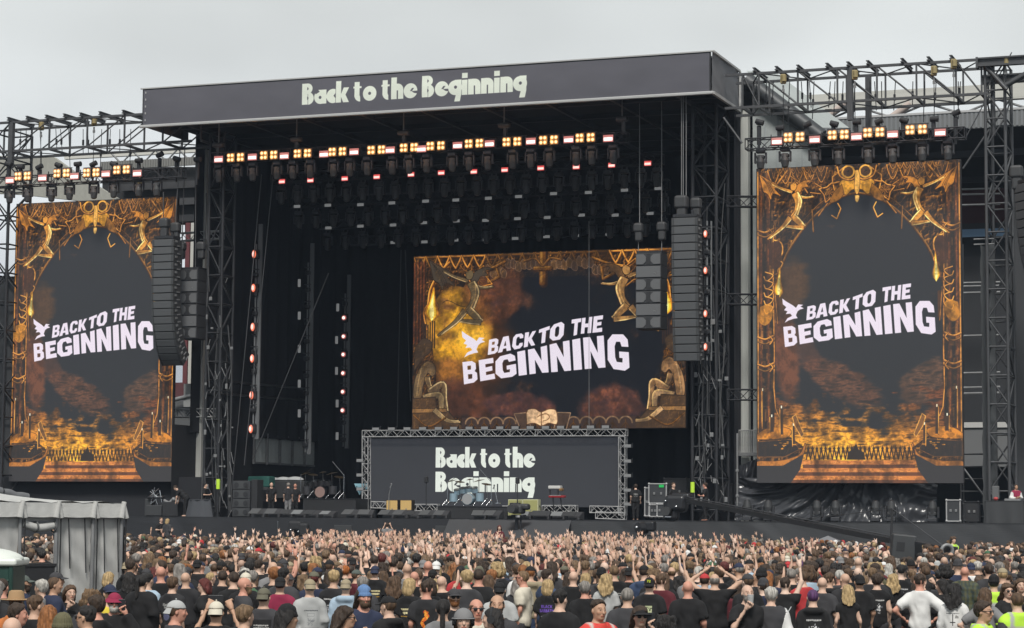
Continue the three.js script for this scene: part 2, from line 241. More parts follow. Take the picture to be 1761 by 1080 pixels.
function weather(g, W, H, f = 1) { pixels(g, W, H, (x, y, r, gg, b) => { const warm = clamp((r - b - 12) / 50, 0, 1) * f; if (!warm) return null; const n = fbm(x / 30, y / 36, 51, 4), c = fbm(x / 7, y / 8, 57, 2), k = lerp(1, clamp(0.36 + 1.3 * n * (0.55 + 0.9 * c), 0.45, 1.2), warm); return [r * k, gg * k, b * k]; }); }
function carve(g, W, H, draw, sc = 1, tone = 1) { // dense gilded relief inside the area that draw fills
  const mc = canvas(W, H), mg = mc.getContext('2d'); mg.fillStyle = '#fff'; draw(mg); const md = mg.getImageData(0, 0, W, H).data, hc = new Float32Array(W * H).fill(-1);
  const h = (x, y) => { const u = Math.min(x, W - 1 - x), o = y * W + x; if (hc[o] >= 0) return hc[o]; const wx = u + 9 * fbm(u / 30, y / 30, 5, 2), a = 1 - Math.abs(2 * fbm(wx / 26 / sc, y / 34 / sc, 71, 3) - 1), b = 1 - Math.abs(2 * fbm(u / 9 / sc, y / 11 / sc, 75, 2) - 1); return hc[o] = clamp(0.68 * a * a + 0.34 * b * b, 0, 1); };
  pixels(g, W, H, (x, y, r, gg, bb) => { const k = md[(y * W + x) * 4 + 3] / 255; if (k < 0.02) return null; const q = h(x, y), s = q - h(Math.min(x + 2, W - 1), Math.min(y + 2, H - 1)), v = clamp((q < 0.42 ? 0.04 : 0.08 + 0.62 * (q - 0.36)) + 1.9 * s, 0, 1) * tone; const c = v < 0.4 ? blend([24, 17, 16], [98, 60, 24], v / 0.4) : v < 0.75 ? blend([98, 60, 24], [192, 136, 48], (v - 0.4) / 0.35) : blend([192, 136, 48], [250, 214, 116], (v - 0.75) / 0.25); return blend([r, gg, bb], c, k); });
}
function sidePicture() {
  const W = 704, H = 1084, c = canvas(W, H), g = c.getContext('2d');
  const m = (px, py) => { const top = 290 - 0.043 * (px - 1302); return [(px - 1302) * 2, (py - top) / (831 - top) * H]; };
  g.fillStyle = '#20242a'; g.fillRect(0, 0, W, H);
  // rock and glowing water, grey void above
  const blob = (x, y, cx, cy, rx, ry, rot) => { const a = Math.cos(rot), b = Math.sin(rot), dx = x - cx, dy = y - cy; const u = (dx * a + dy * b) / rx, v = (dy * a - dx * b) / ry; return Math.max(0, 1 - (u * u + v * v)); };
  pixels(g, W, H, (x, y) => {
    let col = blend([31, 34, 40], [27, 30, 34], y / H);
    const n = fbm(x / 34, y / 26, 3, 5), f = fbm(x / 60 + 4, y / 13, 7, 4), r = 1 - Math.abs(2 * fbm(x / 30 + 0.02 * y, y / 9, 12, 4) - 1);
    const tear = (n - 0.5) * 0.9 + (f - 0.5) * 0.7;
    const put = (k, tone) => { if (k > 0) col = blend(col, tone, clamp(k, 0, 1)); };
    const rip = 0.55 + 0.75 * (r - 0.45) * 2;
    put(0.6 * sstep(0.18, 0.6, blob(x, y, 300, 745, 190, 70, 0.5) + tear * 0.55), [104 * rip, 58 * rip + 4, 32 * rip + 6]);
    put(0.65 * sstep(0.16, 0.6, blob(x, y, 590, 740, 135, 80, -0.5) + tear * 0.55) * 0.85, [110 * rip, 64 * rip + 8, 36 * rip + 10]);
    put(sstep(0.1, 0.7, blob(x, y, 100, 640, 60, 200, -0.1) + tear * 0.5) * 0.8, [112, 62, 36]);
    put(sstep(0.2, 0.8, blob(x, y, 175, 640, 50, 120, -0.5) + tear * 0.6) * 0.55, [98, 60, 44]);
    put(sstep(0.1, 0.7, blob(x, y, 110, 420, 90, 130, 0.3) + tear * 0.5) * 0.6, [104, 66, 34]);
    const water = sstep(0, 1, (y - (740 + 0.26 * Math.min(x, 430) + (x > 430 ? -(x - 430) * 0.5 : 0) + tear * 190)) / 70);
    const heat = clamp(1.15 - Math.hypot((x - 290) / 400, (y - 985) / 190), 0, 1);
    put(water * 0.94, [lerp(84, 226, heat) * rip, lerp(46, 152, heat) * rip, lerp(24, 38, heat) * rip]);
    const k = 0.96 + 0.08 * hash2(x, y, 9); return [col[0] * k, col[1] * k, col[2] * k];
  });
  const half = (flip) => {
    g.save(); if (flip) { g.translate(W, 0); g.scale(-1, 1); }
    // the side column with its mouldings
    for (let i = 0; i < 62; i++) { const k = Math.pow(0.5 + 0.5 * Math.sin(i * 0.24 + 4.4), 2), e = 0.7 + 0.3 * Math.sin(i * 1.3); g.fillStyle = `rgba(${lerp(26, 150, k * e) | 0},${lerp(18, 78, k * e) | 0},${lerp(16, 34, k * e) | 0},.72)`; g.fillRect(i, 14, 1, 900); }
    pixels2(g, 0, 0, 62, 994);
    gild(g, [[5, 12], [5, 990]], 5, 1.05); gild(g, [[60, 200], [58, 330], [60, 500], [62, 640], [60, 760], [66, 830], [78, 860]], 4, 1.1);
    for (const y of [226, 596, 690]) { gild(g, curve([[4, y - 12], [30, y - 4], [60, y - 16]], 5), 6, 1.05); gild(g, curve([[6, y + 4], [30, y + 12], [60, y]], 5), 5, 0.8); gild(g, curve([[46, y - 14], [56, y], [46, y + 14]], 4), 4, 1.15); }
    for (let k = 0; k < 5; k++) { gild(g, curve([[30, 360 + k * 28], [58, 372 + k * 28], [34, 392 + k * 28], [26, 376 + k * 28]], 5), 4, 1.25); }
    g.fillStyle = 'rgba(200,132,36,.75)'; solid(g, curve([[12, 480], [50, 470], [54, 520], [30, 545], [8, 530], [12, 480]], 4), 'rgba(188,122,34,.8)');
    // traceried spandrel
    trefoils(g, 40, 250, 6, 5, 50, 1.05); trefoils(g, 70, 240, 0, 7, 22, 0.9);
    gild(g, curve([[352, 96], [290, 112], [220, 158], [160, 220], [110, 292], [92, 330]], 6), 6, 0.72); gild(g, curve([[300, 100], [240, 118], [180, 170], [140, 214]], 6), 3, 0.7);
    gild(g, [[70, 60], [110, 10]], 6, 1); gild(g, curve([[120, 30], [160, 60], [180, 90]], 4), 5, 0.9); gild(g, [[196, 150], [200, 226]], 4, 0.9); gild(g, [[218, 172], [250, 130]], 4, 1);
    star(g, 256, 92, 32, 1.15); gild(g, [[190, 90], [226, 96]], 3, 1); gild(g, [[208, 60], [232, 76]], 3, 1);
    gild(g, [[264, 172], [282, 184], [296, 150], [286, 132]], 4, 1.3); gild(g, [[268, 40], [306, 10], [318, 52], [268, 62]], 5, 1, true); gild(g, [[276, 22], [312, 48]], 3, 0.9);
    // moth at the crown of the arch
    solid(g, curve([[350, 56], [318, 46], [292, 60], [300, 92], [316, 104], [334, 88], [350, 84]], 5), 'rgb(198,138,44)', 'rgb(94,56,22)', 3);
    solid(g, curve([[300, 66], [270, 96], [258, 128], [290, 120], [308, 98]], 4), 'rgb(132,86,34)', 'rgb(70,42,20)', 2);
    for (const r of [20, 11]) { g.beginPath(); g.arc(322, 24, r, 0, 7); g.strokeStyle = r > 15 ? 'rgb(214,154,60)' : 'rgb(70,44,22)'; g.lineWidth = r > 15 ? 6 : 9; g.stroke(); }
    gild(g, curve([[284, 6], [296, 40], [330, 52], [352, 40]], 5), 5, 1.15);
    // the corner figure
    g.save(); g.translate(6, 12); cornerFigure(g, 1.32, 'rgb(196,132,52)', 'rgb(250,206,124)', 'rgb(52,28,14)', 'rgb(178,114,42)'); g.restore();
    gild(g, curve([[62, 250], [88, 262], [90, 300], [74, 318], [92, 330], [84, 348]], 5), 5, 1.25); solid(g, curve([[44, 262], [80, 254], [84, 330], [62, 352], [46, 330], [44, 262]], 4), 'rgba(62,36,22,.9)');
    // torch
    if (!flip) flame(g, 78, 452, 24, 104); else flame(g, 84, 410, 20, 100);
    g.fillStyle = 'rgb(70,42,22)'; g.fillRect(66, 440, 14, 90); gild(g, [[66, 440], [74, 540]], 3, 0.9);
    // plinth with candles
    solid(g, [[0, 944], [0, 996], [96, 996], [150, 970], [120, 936]], 'rgba(34,30,30,.85)', 'rgb(110,70,32)', 3);
    solid(g, curve([[0, 918], [30, 900], [90, 894], [120, 906], [112, 926], [60, 936], [0, 936]], 4), 'rgb(190,118,34)', 'rgb(92,56,20)', 2);
    solid(g, curve([[168, 948], [150, 985], [110, 1002], [60, 1010], [0, 1012], [0, 1030], [90, 1028], [160, 990], [172, 956]], 4), 'rgb(168,104,40)', 'rgb(70,42,20)', 2);
    solid(g, [[0, 1026], [90, 1026], [164, 986], [150, 1040], [118, 1084], [0, 1084]], 'rgb(46,44,45)');
    for (const [x, a, b, w] of [[20, 770, 900, 5], [86, 830, 920, 11], [52, 860, 910, 14], [128, 890, 960, 9]]) { g.fillStyle = 'rgb(60,40,26)'; g.fillRect(x - w / 2, a, w, b - a); gild(g, [[x - w / 2, a], [x - w / 2 + 1, b]], 3, 1.3); g.fillStyle = 'rgb(255,240,200)'; g.fillRect(x - 2, a - 9, 4, 9); }
    solid(g, [[124, 860], [136, 852], [164, 920], [156, 930], [132, 890]], 'rgb(110,72,34)', 'rgb(206,146,66)', 3);
    for (let i = 0; i < 26; i++) { const x = 8 + hash2(i, 3, 1) * 140, y = 900 + hash2(i, 5, 2) * 70; g.fillStyle = i % 2 ? 'rgba(226,150,40,.8)' : 'rgba(60,38,22,.8)'; g.fillRect(x, y, 4 + hash2(i, 8, 1) * 12, 3); }
    g.restore();
  };
  const pixels2 = (gg, x0, y0, w, h) => { for (let i = 0; i < 260; i++) { gg.fillStyle = i % 3 ? 'rgba(26,16,12,.35)' : 'rgba(214,140,62,.25)'; gg.fillRect(x0 + hash2(i, 1, 3) * w, y0 + hash2(i, 2, 3) * h, 2 + hash2(i, 4, 3) * 8, 4 + hash2(i, 3, 3) * 40); } };
  // stairs and railing at the foot
  for (let k = 0; k < 3; k++) { const y = 1008 + k * 26, s = 30 * k; g.fillStyle = 'rgb(186,112,52)'; g.fillRect(150 - s, y, W - 300 + 2 * s, 14); g.fillStyle = 'rgb(92,54,32)'; g.fillRect(160 - s, y + 14, W - 320 + 2 * s, 12); for (let i = 0; i < 90; i++) { g.fillStyle = i % 2 ? 'rgba(232,160,86,.4)' : 'rgba(96,54,26,.4)'; g.fillRect(150 - s + hash2(i, k, 6) * (W - 300), y + hash2(i, k, 7) * 12, 10, 2); } }
  const frame = (q) => { for (const f of [0, 1]) { q.save(); if (f) { q.translate(W, 0); q.scale(-1, 1); } q.beginPath(); q.moveTo(0, 0); q.lineTo(352, 0); q.lineTo(352, 66); q.bezierCurveTo(250, 104, 160, 190, 104, 320); q.lineTo(86, 350); q.lineTo(64, 420); q.lineTo(60, 900); q.lineTo(120, 930); q.lineTo(172, 968); q.lineTo(150, 1012); q.lineTo(0, 1020); q.fill(); q.restore(); } };
  carve(g, W, H, frame, 1.3, 0.82);
  half(false); half(true);
  g.strokeStyle = 'rgb(44,28,20)'; g.fillStyle = 'rgb(44,28,20)';
  for (let x = 172; x < 540; x += 15) { g.lineWidth = 4; g.beginPath(); g.moveTo(x, 1006); g.lineTo(x + 7, 966); g.lineTo(x + 15, 1006); g.stroke(); g.beginPath(); g.arc(x + 7, 968, 4.5, 0, 7); g.fill(); }
  solid(g, [[312, 1006], [316, 980], [332, 972], [344, 950], [352, 972], [368, 980], [376, 1006]], 'rgb(38,26,20)');
  solid(g, curve([[346, 20], [358, 20], [360, 90], [352, 104], [344, 90], [346, 20]], 3), 'rgb(210,156,72)', 'rgb(90,54,22)', 2);
  solid(g, curve([[344, 106], [360, 106], [358, 124], [352, 132], [346, 124], [344, 106]], 3), 'rgb(214,168,88)', 'rgb(70,44,22)', 2);
  weather(g, W, H);
  slogan(g, m, '#eee2ef');
  g.strokeStyle = 'rgba(0,0,0,.05)'; g.lineWidth = 1; for (let i = 1; i < 10; i++) { g.beginPath(); g.moveTo(i * W / 10, 0); g.lineTo(i * W / 10, H); g.stroke(); }
  return canvasTexture(c);
}
function centrePicture() {
  const W = 960, H = 632, c = canvas(W, H), g = c.getContext('2d');
  // photograph pixels of the middle screen: left edge 710 (440..736), right edge 1180 (422..738)
  const q = (px, py) => { const top = 443 - 0.0489 * (px - 710); return [(px - 710) / 470 * W, (py - top) / (737 - top) * H]; };
  const S = 2.043;
  g.fillStyle = '#181a22'; g.fillRect(0, 0, W, H);
  pixels(g, W, H, (x, y) => {
    let col = [17, 19, 26];
    const n = fbm(x / 60, y / 60, 21, 5), n2 = fbm(x / 22, y / 24, 23, 4), r = 1 - Math.abs(2 * fbm(x / 26, y / 20, 25, 4) - 1), t = (n - 0.5) * 0.8;
    const b = (cx, cy, rx, ry) => Math.max(0, 1 - ((x - cx) / rx) ** 2 - ((y - cy) / ry) ** 2);
    const put = (k, tone) => { if (k > 0) col = blend(col, tone, clamp(k, 0, 1)); };
    put(sstep(0, 0.6, b(170, 330, 230, 320) + t) * 0.85, [52 + 46 * n2, 31 + 24 * n2, 22]);
    put(sstep(0.0, 0.7, b(165, 270, 145, 190) + t * 0.7), [205 + 60 * (n2 - 0.5), 146 + 50 * (n2 - 0.5), 34]);
    put(sstep(0.2, 0.8, b(140, 420, 90, 70) + t * 0.8), [150, 96, 38]);
    put(sstep(0.3, 0.9, b(210, 300, 90, 80) + t * 0.5) * 0.7, [236, 176, 52]);
    put(sstep(0.1, 0.6, b(160, 520, 160, 90) + t) * 0.8, [64 + 30 * n2, 40 + 12 * n2, 32]);
    put(sstep(0.05, 0.5, b(290, 130, 130, 150) + t * 1.2) * 0.7, [70 + 44 * r, 42 + 22 * r, 36]);
    const dy = y - (530 + 0.28 * (x - 300)); put(sstep(0, 0.5, b(390, 545, 150, 60) - Math.abs(dy) / 220 + t * 1.2), [50 + 78 * r * n2, 34 + 40 * r * n2, 34 + 20 * n2]);
    put(sstep(0, 0.5, b(700, 555, 130, 90) + t * 1.2), [52 + 84 * r * n2, 36 + 42 * r * n2, 34 + 18 * n2]);
    const k = 0.95 + 0.1 * hash2(x, y, 9); return [col[0] * k, col[1] * k, col[2] * k];
  });
  carve(g, W, H, (q) => { q.fillRect(0, 0, W, 26); q.fillRect(0, 0, 44, H); q.fillRect(W - 44, 0, 44, H); q.fillRect(0, 590, W, 42); for (const f of [0, 1]) { q.save(); if (f) { q.translate(W, 0); q.scale(-1, 1); } q.beginPath(); q.moveTo(0, 0); q.lineTo(420, 0); q.lineTo(400, 40); q.quadraticCurveTo(250, 50, 180, 120); q.quadraticCurveTo(110, 90, 70, 190); q.lineTo(0, 260); q.fill(); q.beginPath(); q.moveTo(0, 330); q.lineTo(70, 320); q.lineTo(90, 480); q.lineTo(150, 590); q.lineTo(0, 632); q.fill(); q.restore(); } }, 1.1, 0.72);
  // top tracery
  for (let i = 0; i < 22; i++) { const x = i * W / 22, d = Math.abs(i - 10.5), tone = d > 9 ? 0.8 : d > 4.5 ? 1.1 : 0.55, w = W / 22; gild(g, [[x, 6], [x + w, 6]], 6, tone); gild(g, curve([[x, 4], [x + w * 0.3, 34], [x + w * 0.5, 48]], 4), 6, tone); gild(g, curve([[x + w, 4], [x + w * 0.7, 34], [x + w * 0.5, 48]], 4), 6, tone); }
  for (let i = 0; i < 26; i++) { const x = 250 + i * 18, y = 40 + 18 * hash2(i, 2, 5) + (Math.abs(i - 13) > 8 ? 20 : 0); solid(g, curve([[x, y - 24], [x + 14, y - 8], [x + 10, y + 14], [x - 6, y + 8], [x - 8, y - 12]], 4), `rgba(${70 + 40 * hash2(i, 3, 5) | 0},${54 + 24 * hash2(i, 3, 5) | 0},44,.9)`, 'rgba(150,118,92,.7)', 2); }
  gild(g, [[464, 0], [464, 110]], 22, 0.62); gild(g, [[438, 58], [490, 58]], 14, 0.62); gild(g, curve([[400, 30], [440, 24], [464, 50], [490, 24], [530, 30]], 5), 6, 0.7);
  for (const x of [286, 690]) gild(g, [[x - 20, 60], [x + 14, 52], [x + 24, 84], [x - 14, 104]], 8, 0.7, true);
  gild(g, curve([[210, 70], [270, 58], [330, 30]], 5), 8, 0.9); gild(g, curve([[750, 60], [700, 50], [640, 26]], 5), 8, 0.95);
  star(g, 236, 92, 46, 1.05); star(g, 770, 84, 46, 1.05);
  // columns and torches
  const side = (flip) => {
    g.save(); if (flip) { g.translate(W, 0); g.scale(-1, 1); }
    for (let i = 0; i < 46; i++) { const k = 0.5 + 0.5 * Math.sin(i * 0.55); g.fillStyle = `rgba(${lerp(30, 120, k) | 0},${lerp(22, 60, k) | 0},${lerp(20, 32, k) | 0},.6)`; g.fillRect(i, 20, 1, 300); }
    gild(g, curve([[52, 190], [62, 120], [96, 60], [130, 26]], 6), 7, 1.1); gild(g, curve([[66, 150], [90, 190], [60, 220]], 5), 6, 1.1); gild(g, curve([[50, 270], [40, 200], [70, 160]], 5), 5, 1.2);
    flame(g, 68, 240, 40, 120); for (let i = 0; i < 6; i++) { g.fillStyle = 'rgb(54,38,30)'; g.fillRect(36 + i * 8, 236 + hash2(i, 6, 6) * 20, 5, 100); }
    g.save(); RIM = flip ? 'rgb(244,200,130)' : 'rgb(206,176,124)'; g.translate(52, 8); cornerFigure(g, 1.6, flip ? 'rgb(158,116,66)' : 'rgb(98,82,56)', flip ? 'rgb(214,166,100)' : 'rgb(150,122,80)', 'rgb(24,17,14)', flip ? 'rgb(110,78,46)' : 'rgb(72,62,50)'); g.restore();
    // seated stone figure on a plinth
    const sk = flip ? 'rgb(158,118,78)' : 'rgb(112,90,62)', ed = 'rgb(40,30,24)', li = flip ? 'rgb(206,164,116)' : 'rgb(168,140,98)';
    solid(g, curve([[10, 330], [40, 300], [70, 320], [64, 350], [40, 370], [20, 400], [4, 420]], 4), 'rgb(70,54,40)', ed);
    solid(g, curve([[30, 400], [54, 384], [78, 396], [84, 430], [70, 440], [56, 428], [40, 470], [30, 520], [6, 520], [8, 450], [30, 400]], 4), sk, ed, 3);
    limb(g, [[52, 440], [66, 480], [100, 500]], [22, 16, 10], sk, ed); limb(g, [[60, 500], [110, 470], [118, 520], [130, 590]], [30, 26, 16, 10], sk, ed); limb(g, [[40, 520], [100, 510], [106, 560], [112, 590]], [30, 24, 16, 10], li, ed);
    g.strokeStyle = li; g.lineWidth = 4; g.beginPath(); g.moveTo(34, 404); g.quadraticCurveTo(20, 450, 16, 510); g.stroke();
    solid(g, [[0, 520], [84, 514], [90, 560], [130, 566], [170, 610], [200, 632], [0, 632]], 'rgb(84,62,42)', ed, 3); solid(g, [[0, 556], [126, 556], [126, 570], [0, 572]], 'rgb(150,110,66)', ed, 2);
    limb(g, [[80, 560], [130, 600], [176, 606]], [20, 14, 8], li, ed); gild(g, curve([[6, 580], [60, 620], [120, 590]], 5), 5, 0.7);
    g.restore();
  };
  side(false); side(true);
  carve(g, W, H, (q) => { q.globalAlpha = 0.2; for (const f of [0, 1]) { q.save(); if (f) { q.translate(W, 0); q.scale(-1, 1); } q.fillRect(4, 320, 66, 90); q.beginPath(); q.moveTo(20, 400); q.lineTo(80, 385); q.lineTo(120, 480); q.lineTo(130, 590); q.lineTo(180, 630); q.lineTo(0, 632); q.fill(); q.beginPath(); q.moveTo(60, 16); q.lineTo(170, 70); q.lineTo(236, 120); q.lineTo(236, 240); q.lineTo(150, 230); q.lineTo(200, 120); q.lineTo(100, 130); q.fill(); q.restore(); } q.fillRect(250, 20, 470, 70); }, 0.75, 0.8);
  // parapet of arches, open book in the middle
  g.fillStyle = 'rgb(62,46,40)'; g.fillRect(180, 590, 610, 42);
  for (let i = 0; i < 13; i++) { const x = 196 + i * 45; g.beginPath(); g.arc(x + 20, 612, 22, Math.PI, 0); g.strokeStyle = 'rgb(134,104,76)'; g.lineWidth = 5; g.stroke(); gild(g, [[x + 20, 600], [x + 20, 630]], 3, 0.5); gild(g, [[x + 4, 630], [x + 20, 610], [x + 36, 630]], 3, 0.5); }
  solid(g, [[368, 578], [410, 574], [430, 632], [390, 632]], 'rgb(78,58,46)', 'rgb(150,120,92)', 3); solid(g, [[520, 574], [566, 576], [552, 632], [508, 632]], 'rgb(78,58,46)', 'rgb(150,120,92)', 3);
  solid(g, curve([[412, 616], [414, 566], [440, 560], [462, 572], [490, 562], [514, 566], [518, 616], [490, 612], [464, 622], [440, 612], [412, 616]], 4), 'rgb(226,184,140)', 'rgb(96,64,40)', 3);
  g.strokeStyle = 'rgb(120,80,44)'; g.lineWidth = 3; g.beginPath(); g.moveTo(464, 572); g.lineTo(464, 618); g.moveTo(450, 590); g.bezierCurveTo(490, 560, 510, 600, 470, 604); g.stroke();
  weather(g, W, H, 0.9);
  slogan(g, (x, y) => { const k = 286 / 260; return q(799 + (x - 1349) * k, 662 + (y - 600) * 1.09); }, '#f0e6f2');
  return canvasTexture(c);
}
function bannerPicture(w, h, lines, bgc, fgc, noise) { // lines: [text, x, baseline, size, wide] in texture pixels
  const c = canvas(w, h), g = c.getContext('2d'); g.fillStyle = bgc; g.fillRect(0, 0, w, h);
  for (const [s, x, y, size, wide] of lines) FAT.write(g, s, x, y, size, wide, fgc, bgc);
  if (noise) pixels(g, w, h, (x, y, a, b, d) => { const k = 1 + noise * ((fbm(x / 90, y / 40, 2, 4) - 0.5) + 0.25 * (hash2(x, y, 3) - 0.5)); return [a * k, b * k, d * k]; });
  return canvasTexture(c);
}
// ---------------------------------------------------------------- ground, stage and roof
const GROUND = mesh('ground', new THREE.PlaneGeometry(1600, 1600).rotateX(-Math.PI / 2).translate(0, 0, -200), std(0.07, 0.075, 0.065, 0.95, 0, { map: T.wear }), scene, 'structure');
const DECK = 2.5;
const RS = rng(77);
function clothSheet(x0, x1, y0, y1, z, amp, seed, lean = 0, nu = 60, nv = 10) { // hanging cloth with folds
  return grid(nu, nv, (u, v) => { const x = lerp(x0, x1, u), y = lerp(y0, y1, v), s = x * 0.9 + (y - y0) * lean; return V(x, y, z + amp * (fbm(s, y * 0.35, seed, 4) - 0.5) * (1.1 - 0.5 * v) * 2 + (1 - v) * amp * 0.6); });
}
{
  const st = thing('stage_platform', 'long black concert stage floor with black cloth hung along its front', 'stage', V(0, 0, 0));
  mesh('deck', bx(62, 0.18, 24, 2, DECK - 0.09, -8), std(0.03, 0.031, 0.034, 0.7, 0, { map: T.wear }), st);
  mesh('deck_edge', bx(62, 0.05, 0.06, 2, DECK - 0.03, 4.04), M.steelDark, st);
  const xl = P(200, 890, 4).x, xa = P(480, 890, 4).x, xb = P(540, 890, 4).x, xc = P(780, 890, 4).x, xd = P(985, 893, 4).x;
  const c1 = std(0.024, 0.026, 0.031, 0.85, 0, { bumpMap: T.cloth, bumpScale: 0.02 }), c2 = std(0.046, 0.049, 0.054, 0.85, 0, { bumpMap: T.cloth, bumpScale: 0.02 });
  mesh('skirt', clothSheet(-29, xa, 0.05, DECK - 0.06, 4.12, 0.16, 11, 0.8), c1, st);
  mesh('skirt', bx(xc - xa, DECK - 0.1, 0.04, (xa + xc) / 2, DECK / 2, 4.1), c1, st);
  mesh('skirt', clothSheet(xc, 33, 0.05, DECK - 0.06, 4.12, 0.2, 19, 1.4, 110), c2, st);
  // low vents in the front, and the sheeted ramp running out from the middle of the stage
  for (const [a, b, y0, y1] of [[574, 604, 903, 921], [748, 779, 904, 922]]) { const p = P(a, y0, 4.2), q = P(b, y1, 4.2); mesh('hatch', rb(q.x - p.x, p.y - q.y, 0.05, (p.x + q.x) / 2, (p.y + q.y) / 2, 4.16, 0.02), M.plastic, st); }
}
{
  const r = P(776, 894, 4), s = P(985, 894, 4), t = thing('covered_ramp', 'sloping black sheeting over a ramp at the front middle of the stage', 'ramp', V(0, 0, 0));
  mesh('sheeting', grid(46, 10, (u, v) => { const x = lerp(r.x, s.x, u), w = v * 3.4; return V(x + v * 0.8, DECK - 0.05 - v * 1.15 + 0.09 * (fbm(x * 2.2 + v * 2.5, v * 2, 8, 4) - 0.5) - 0.25 * Math.abs(u - 0.4) * v, 4.25 + w); }), std(0.062, 0.066, 0.072, 0.5, 0), t);
  mesh('sheeting', grid(46, 4, (u, v) => { const x = lerp(r.x, s.x, u); return V(x + 0.8, DECK - 1.2 - v * 1.25 - 0.25 * Math.abs(u - 0.4) * (1 - v), 7.65 + v * 0.1 + 0.05 * fbm(x * 3, v, 5)); }), std(0.045, 0.048, 0.053, 0.6, 0), t);
}
const ROOF = { x0: -16, x1: 14.33, y0: 22.58, y1: 24.52, z: 3 };
{
  const t = thing('stage_roof', 'wide black stage roof with a lettered fascia along its front', 'stage roof', V(0, 0, 0));
  const { x0, x1, y0, y1, z } = ROOF, w = x1 - x0, h = y1 - y0, TW = 2048, TH = Math.round(2048 * h / w);
  const a = P(519, 187, z), b = P(907, 165, z), base = P(519, 181.5, z).y; // the writing starts and ends here
  const wpx = (b.x - a.x) / w * TW, s = 'Back to the Beginning', size = (P(519, 143, z).y - base) / h * TH, tx = bannerPicture(TW, TH, [[s, (a.x - x0) / w * TW, (y1 - base) / h * TH, size, wpx / (FAT.width(s) * size)]], '#5a5a62', '#dfe6da', 0.10);
  const pm = std(1, 1, 1, 0.85, 0, { map: tx });
  mesh('lettered_fascia', grid(120, 8, (u, v) => V(lerp(x0 + 0.05, x1 - 0.05, u), lerp(y0 + 0.06, y1 - 0.06, v), z + 0.02 + 0.05 * fbm(u * 22, v * 2.2 + u * 7, 9, 3) * Math.sin(v * Math.PI))), pm, t);
  mesh('fascia_backing', bx(w, h, 0.1, (x0 + x1) / 2, (y0 + y1) / 2, z - 0.045), M.black, t);
  const cloth = std(0.17, 0.175, 0.19, 0.7, 0, { bumpMap: T.cloth, bumpScale: 0.03 });
  mesh('end_cloth', grid(20, 8, (u, v) => V(x1 + 0.06 + 0.10 * (fbm(u * 5 + v * 2, v * 3 + u, 6, 4) - 0.5), lerp(y0, y1, v), lerp(z - 0.05, -2, u))), cloth, t);
  mesh('end_cloth', grid(20, 8, (u, v) => V(x0 - 0.03, lerp(y0, y1, v), lerp(z, -2, u))), cloth, t);
  const tr = [];
  mesh('white_edge', [rb(w + 0.3, 0.15, 0.16, (x0 + x1) / 2, y0 - 0.02, z + 0.02, 0.04), bx(0.14, 0.14, 5, x1 + 0.12, y0 - 0.02, 0.5)], M.white, t);
  mesh('white_edge', [bx(w + 0.3, 0.06, 0.1, (x0 + x1) / 2, y1 + 0.03, z), bx(0.1, 0.1, 5, x1 + 0.12, y1 + 0.02, 0.5), bx(0.1, h, 0.1, x1 + 0.14, (y0 + y1) / 2, -2)], M.white, t);
  for (let k = 0; k < 5; k++) tr.push(bx(0.05, 0.1, 0.05, x0 + 0.18, y0 + 0.3 + k * 0.36, z + 0.04));
  mesh('toggles', tr, M.white, t, 'stuff');
  mesh('ceiling', bx(w - 0.3, 0.12, 19.7, (x0 + x1) / 2, y0 + 0.5, -7.2), M.drape, t);
  mesh('roof_sheet', [bx(w - 0.2, 0.1, 19.7, (x0 + x1) / 2, y1 - 0.14, -7.2)], std(0.16, 0.165, 0.18, 0.7, 0, { map: T.vinyl }), t);
  const beams = []; for (let k = 0; k < 5; k++) beams.push(bx(w - 0.6, 0.24, 0.16, (x0 + x1) / 2, y0 + 0.32, 0.5 - k * 3.6));
  for (let k = 0; k < 9; k++) beams.push(bx(0.16, 0.2, 18, x0 + 2 + k * 3.3, y0 + 0.2, -7));
  mesh('roof_beams', beams, M.steelDark, t);
  rename(t);
}
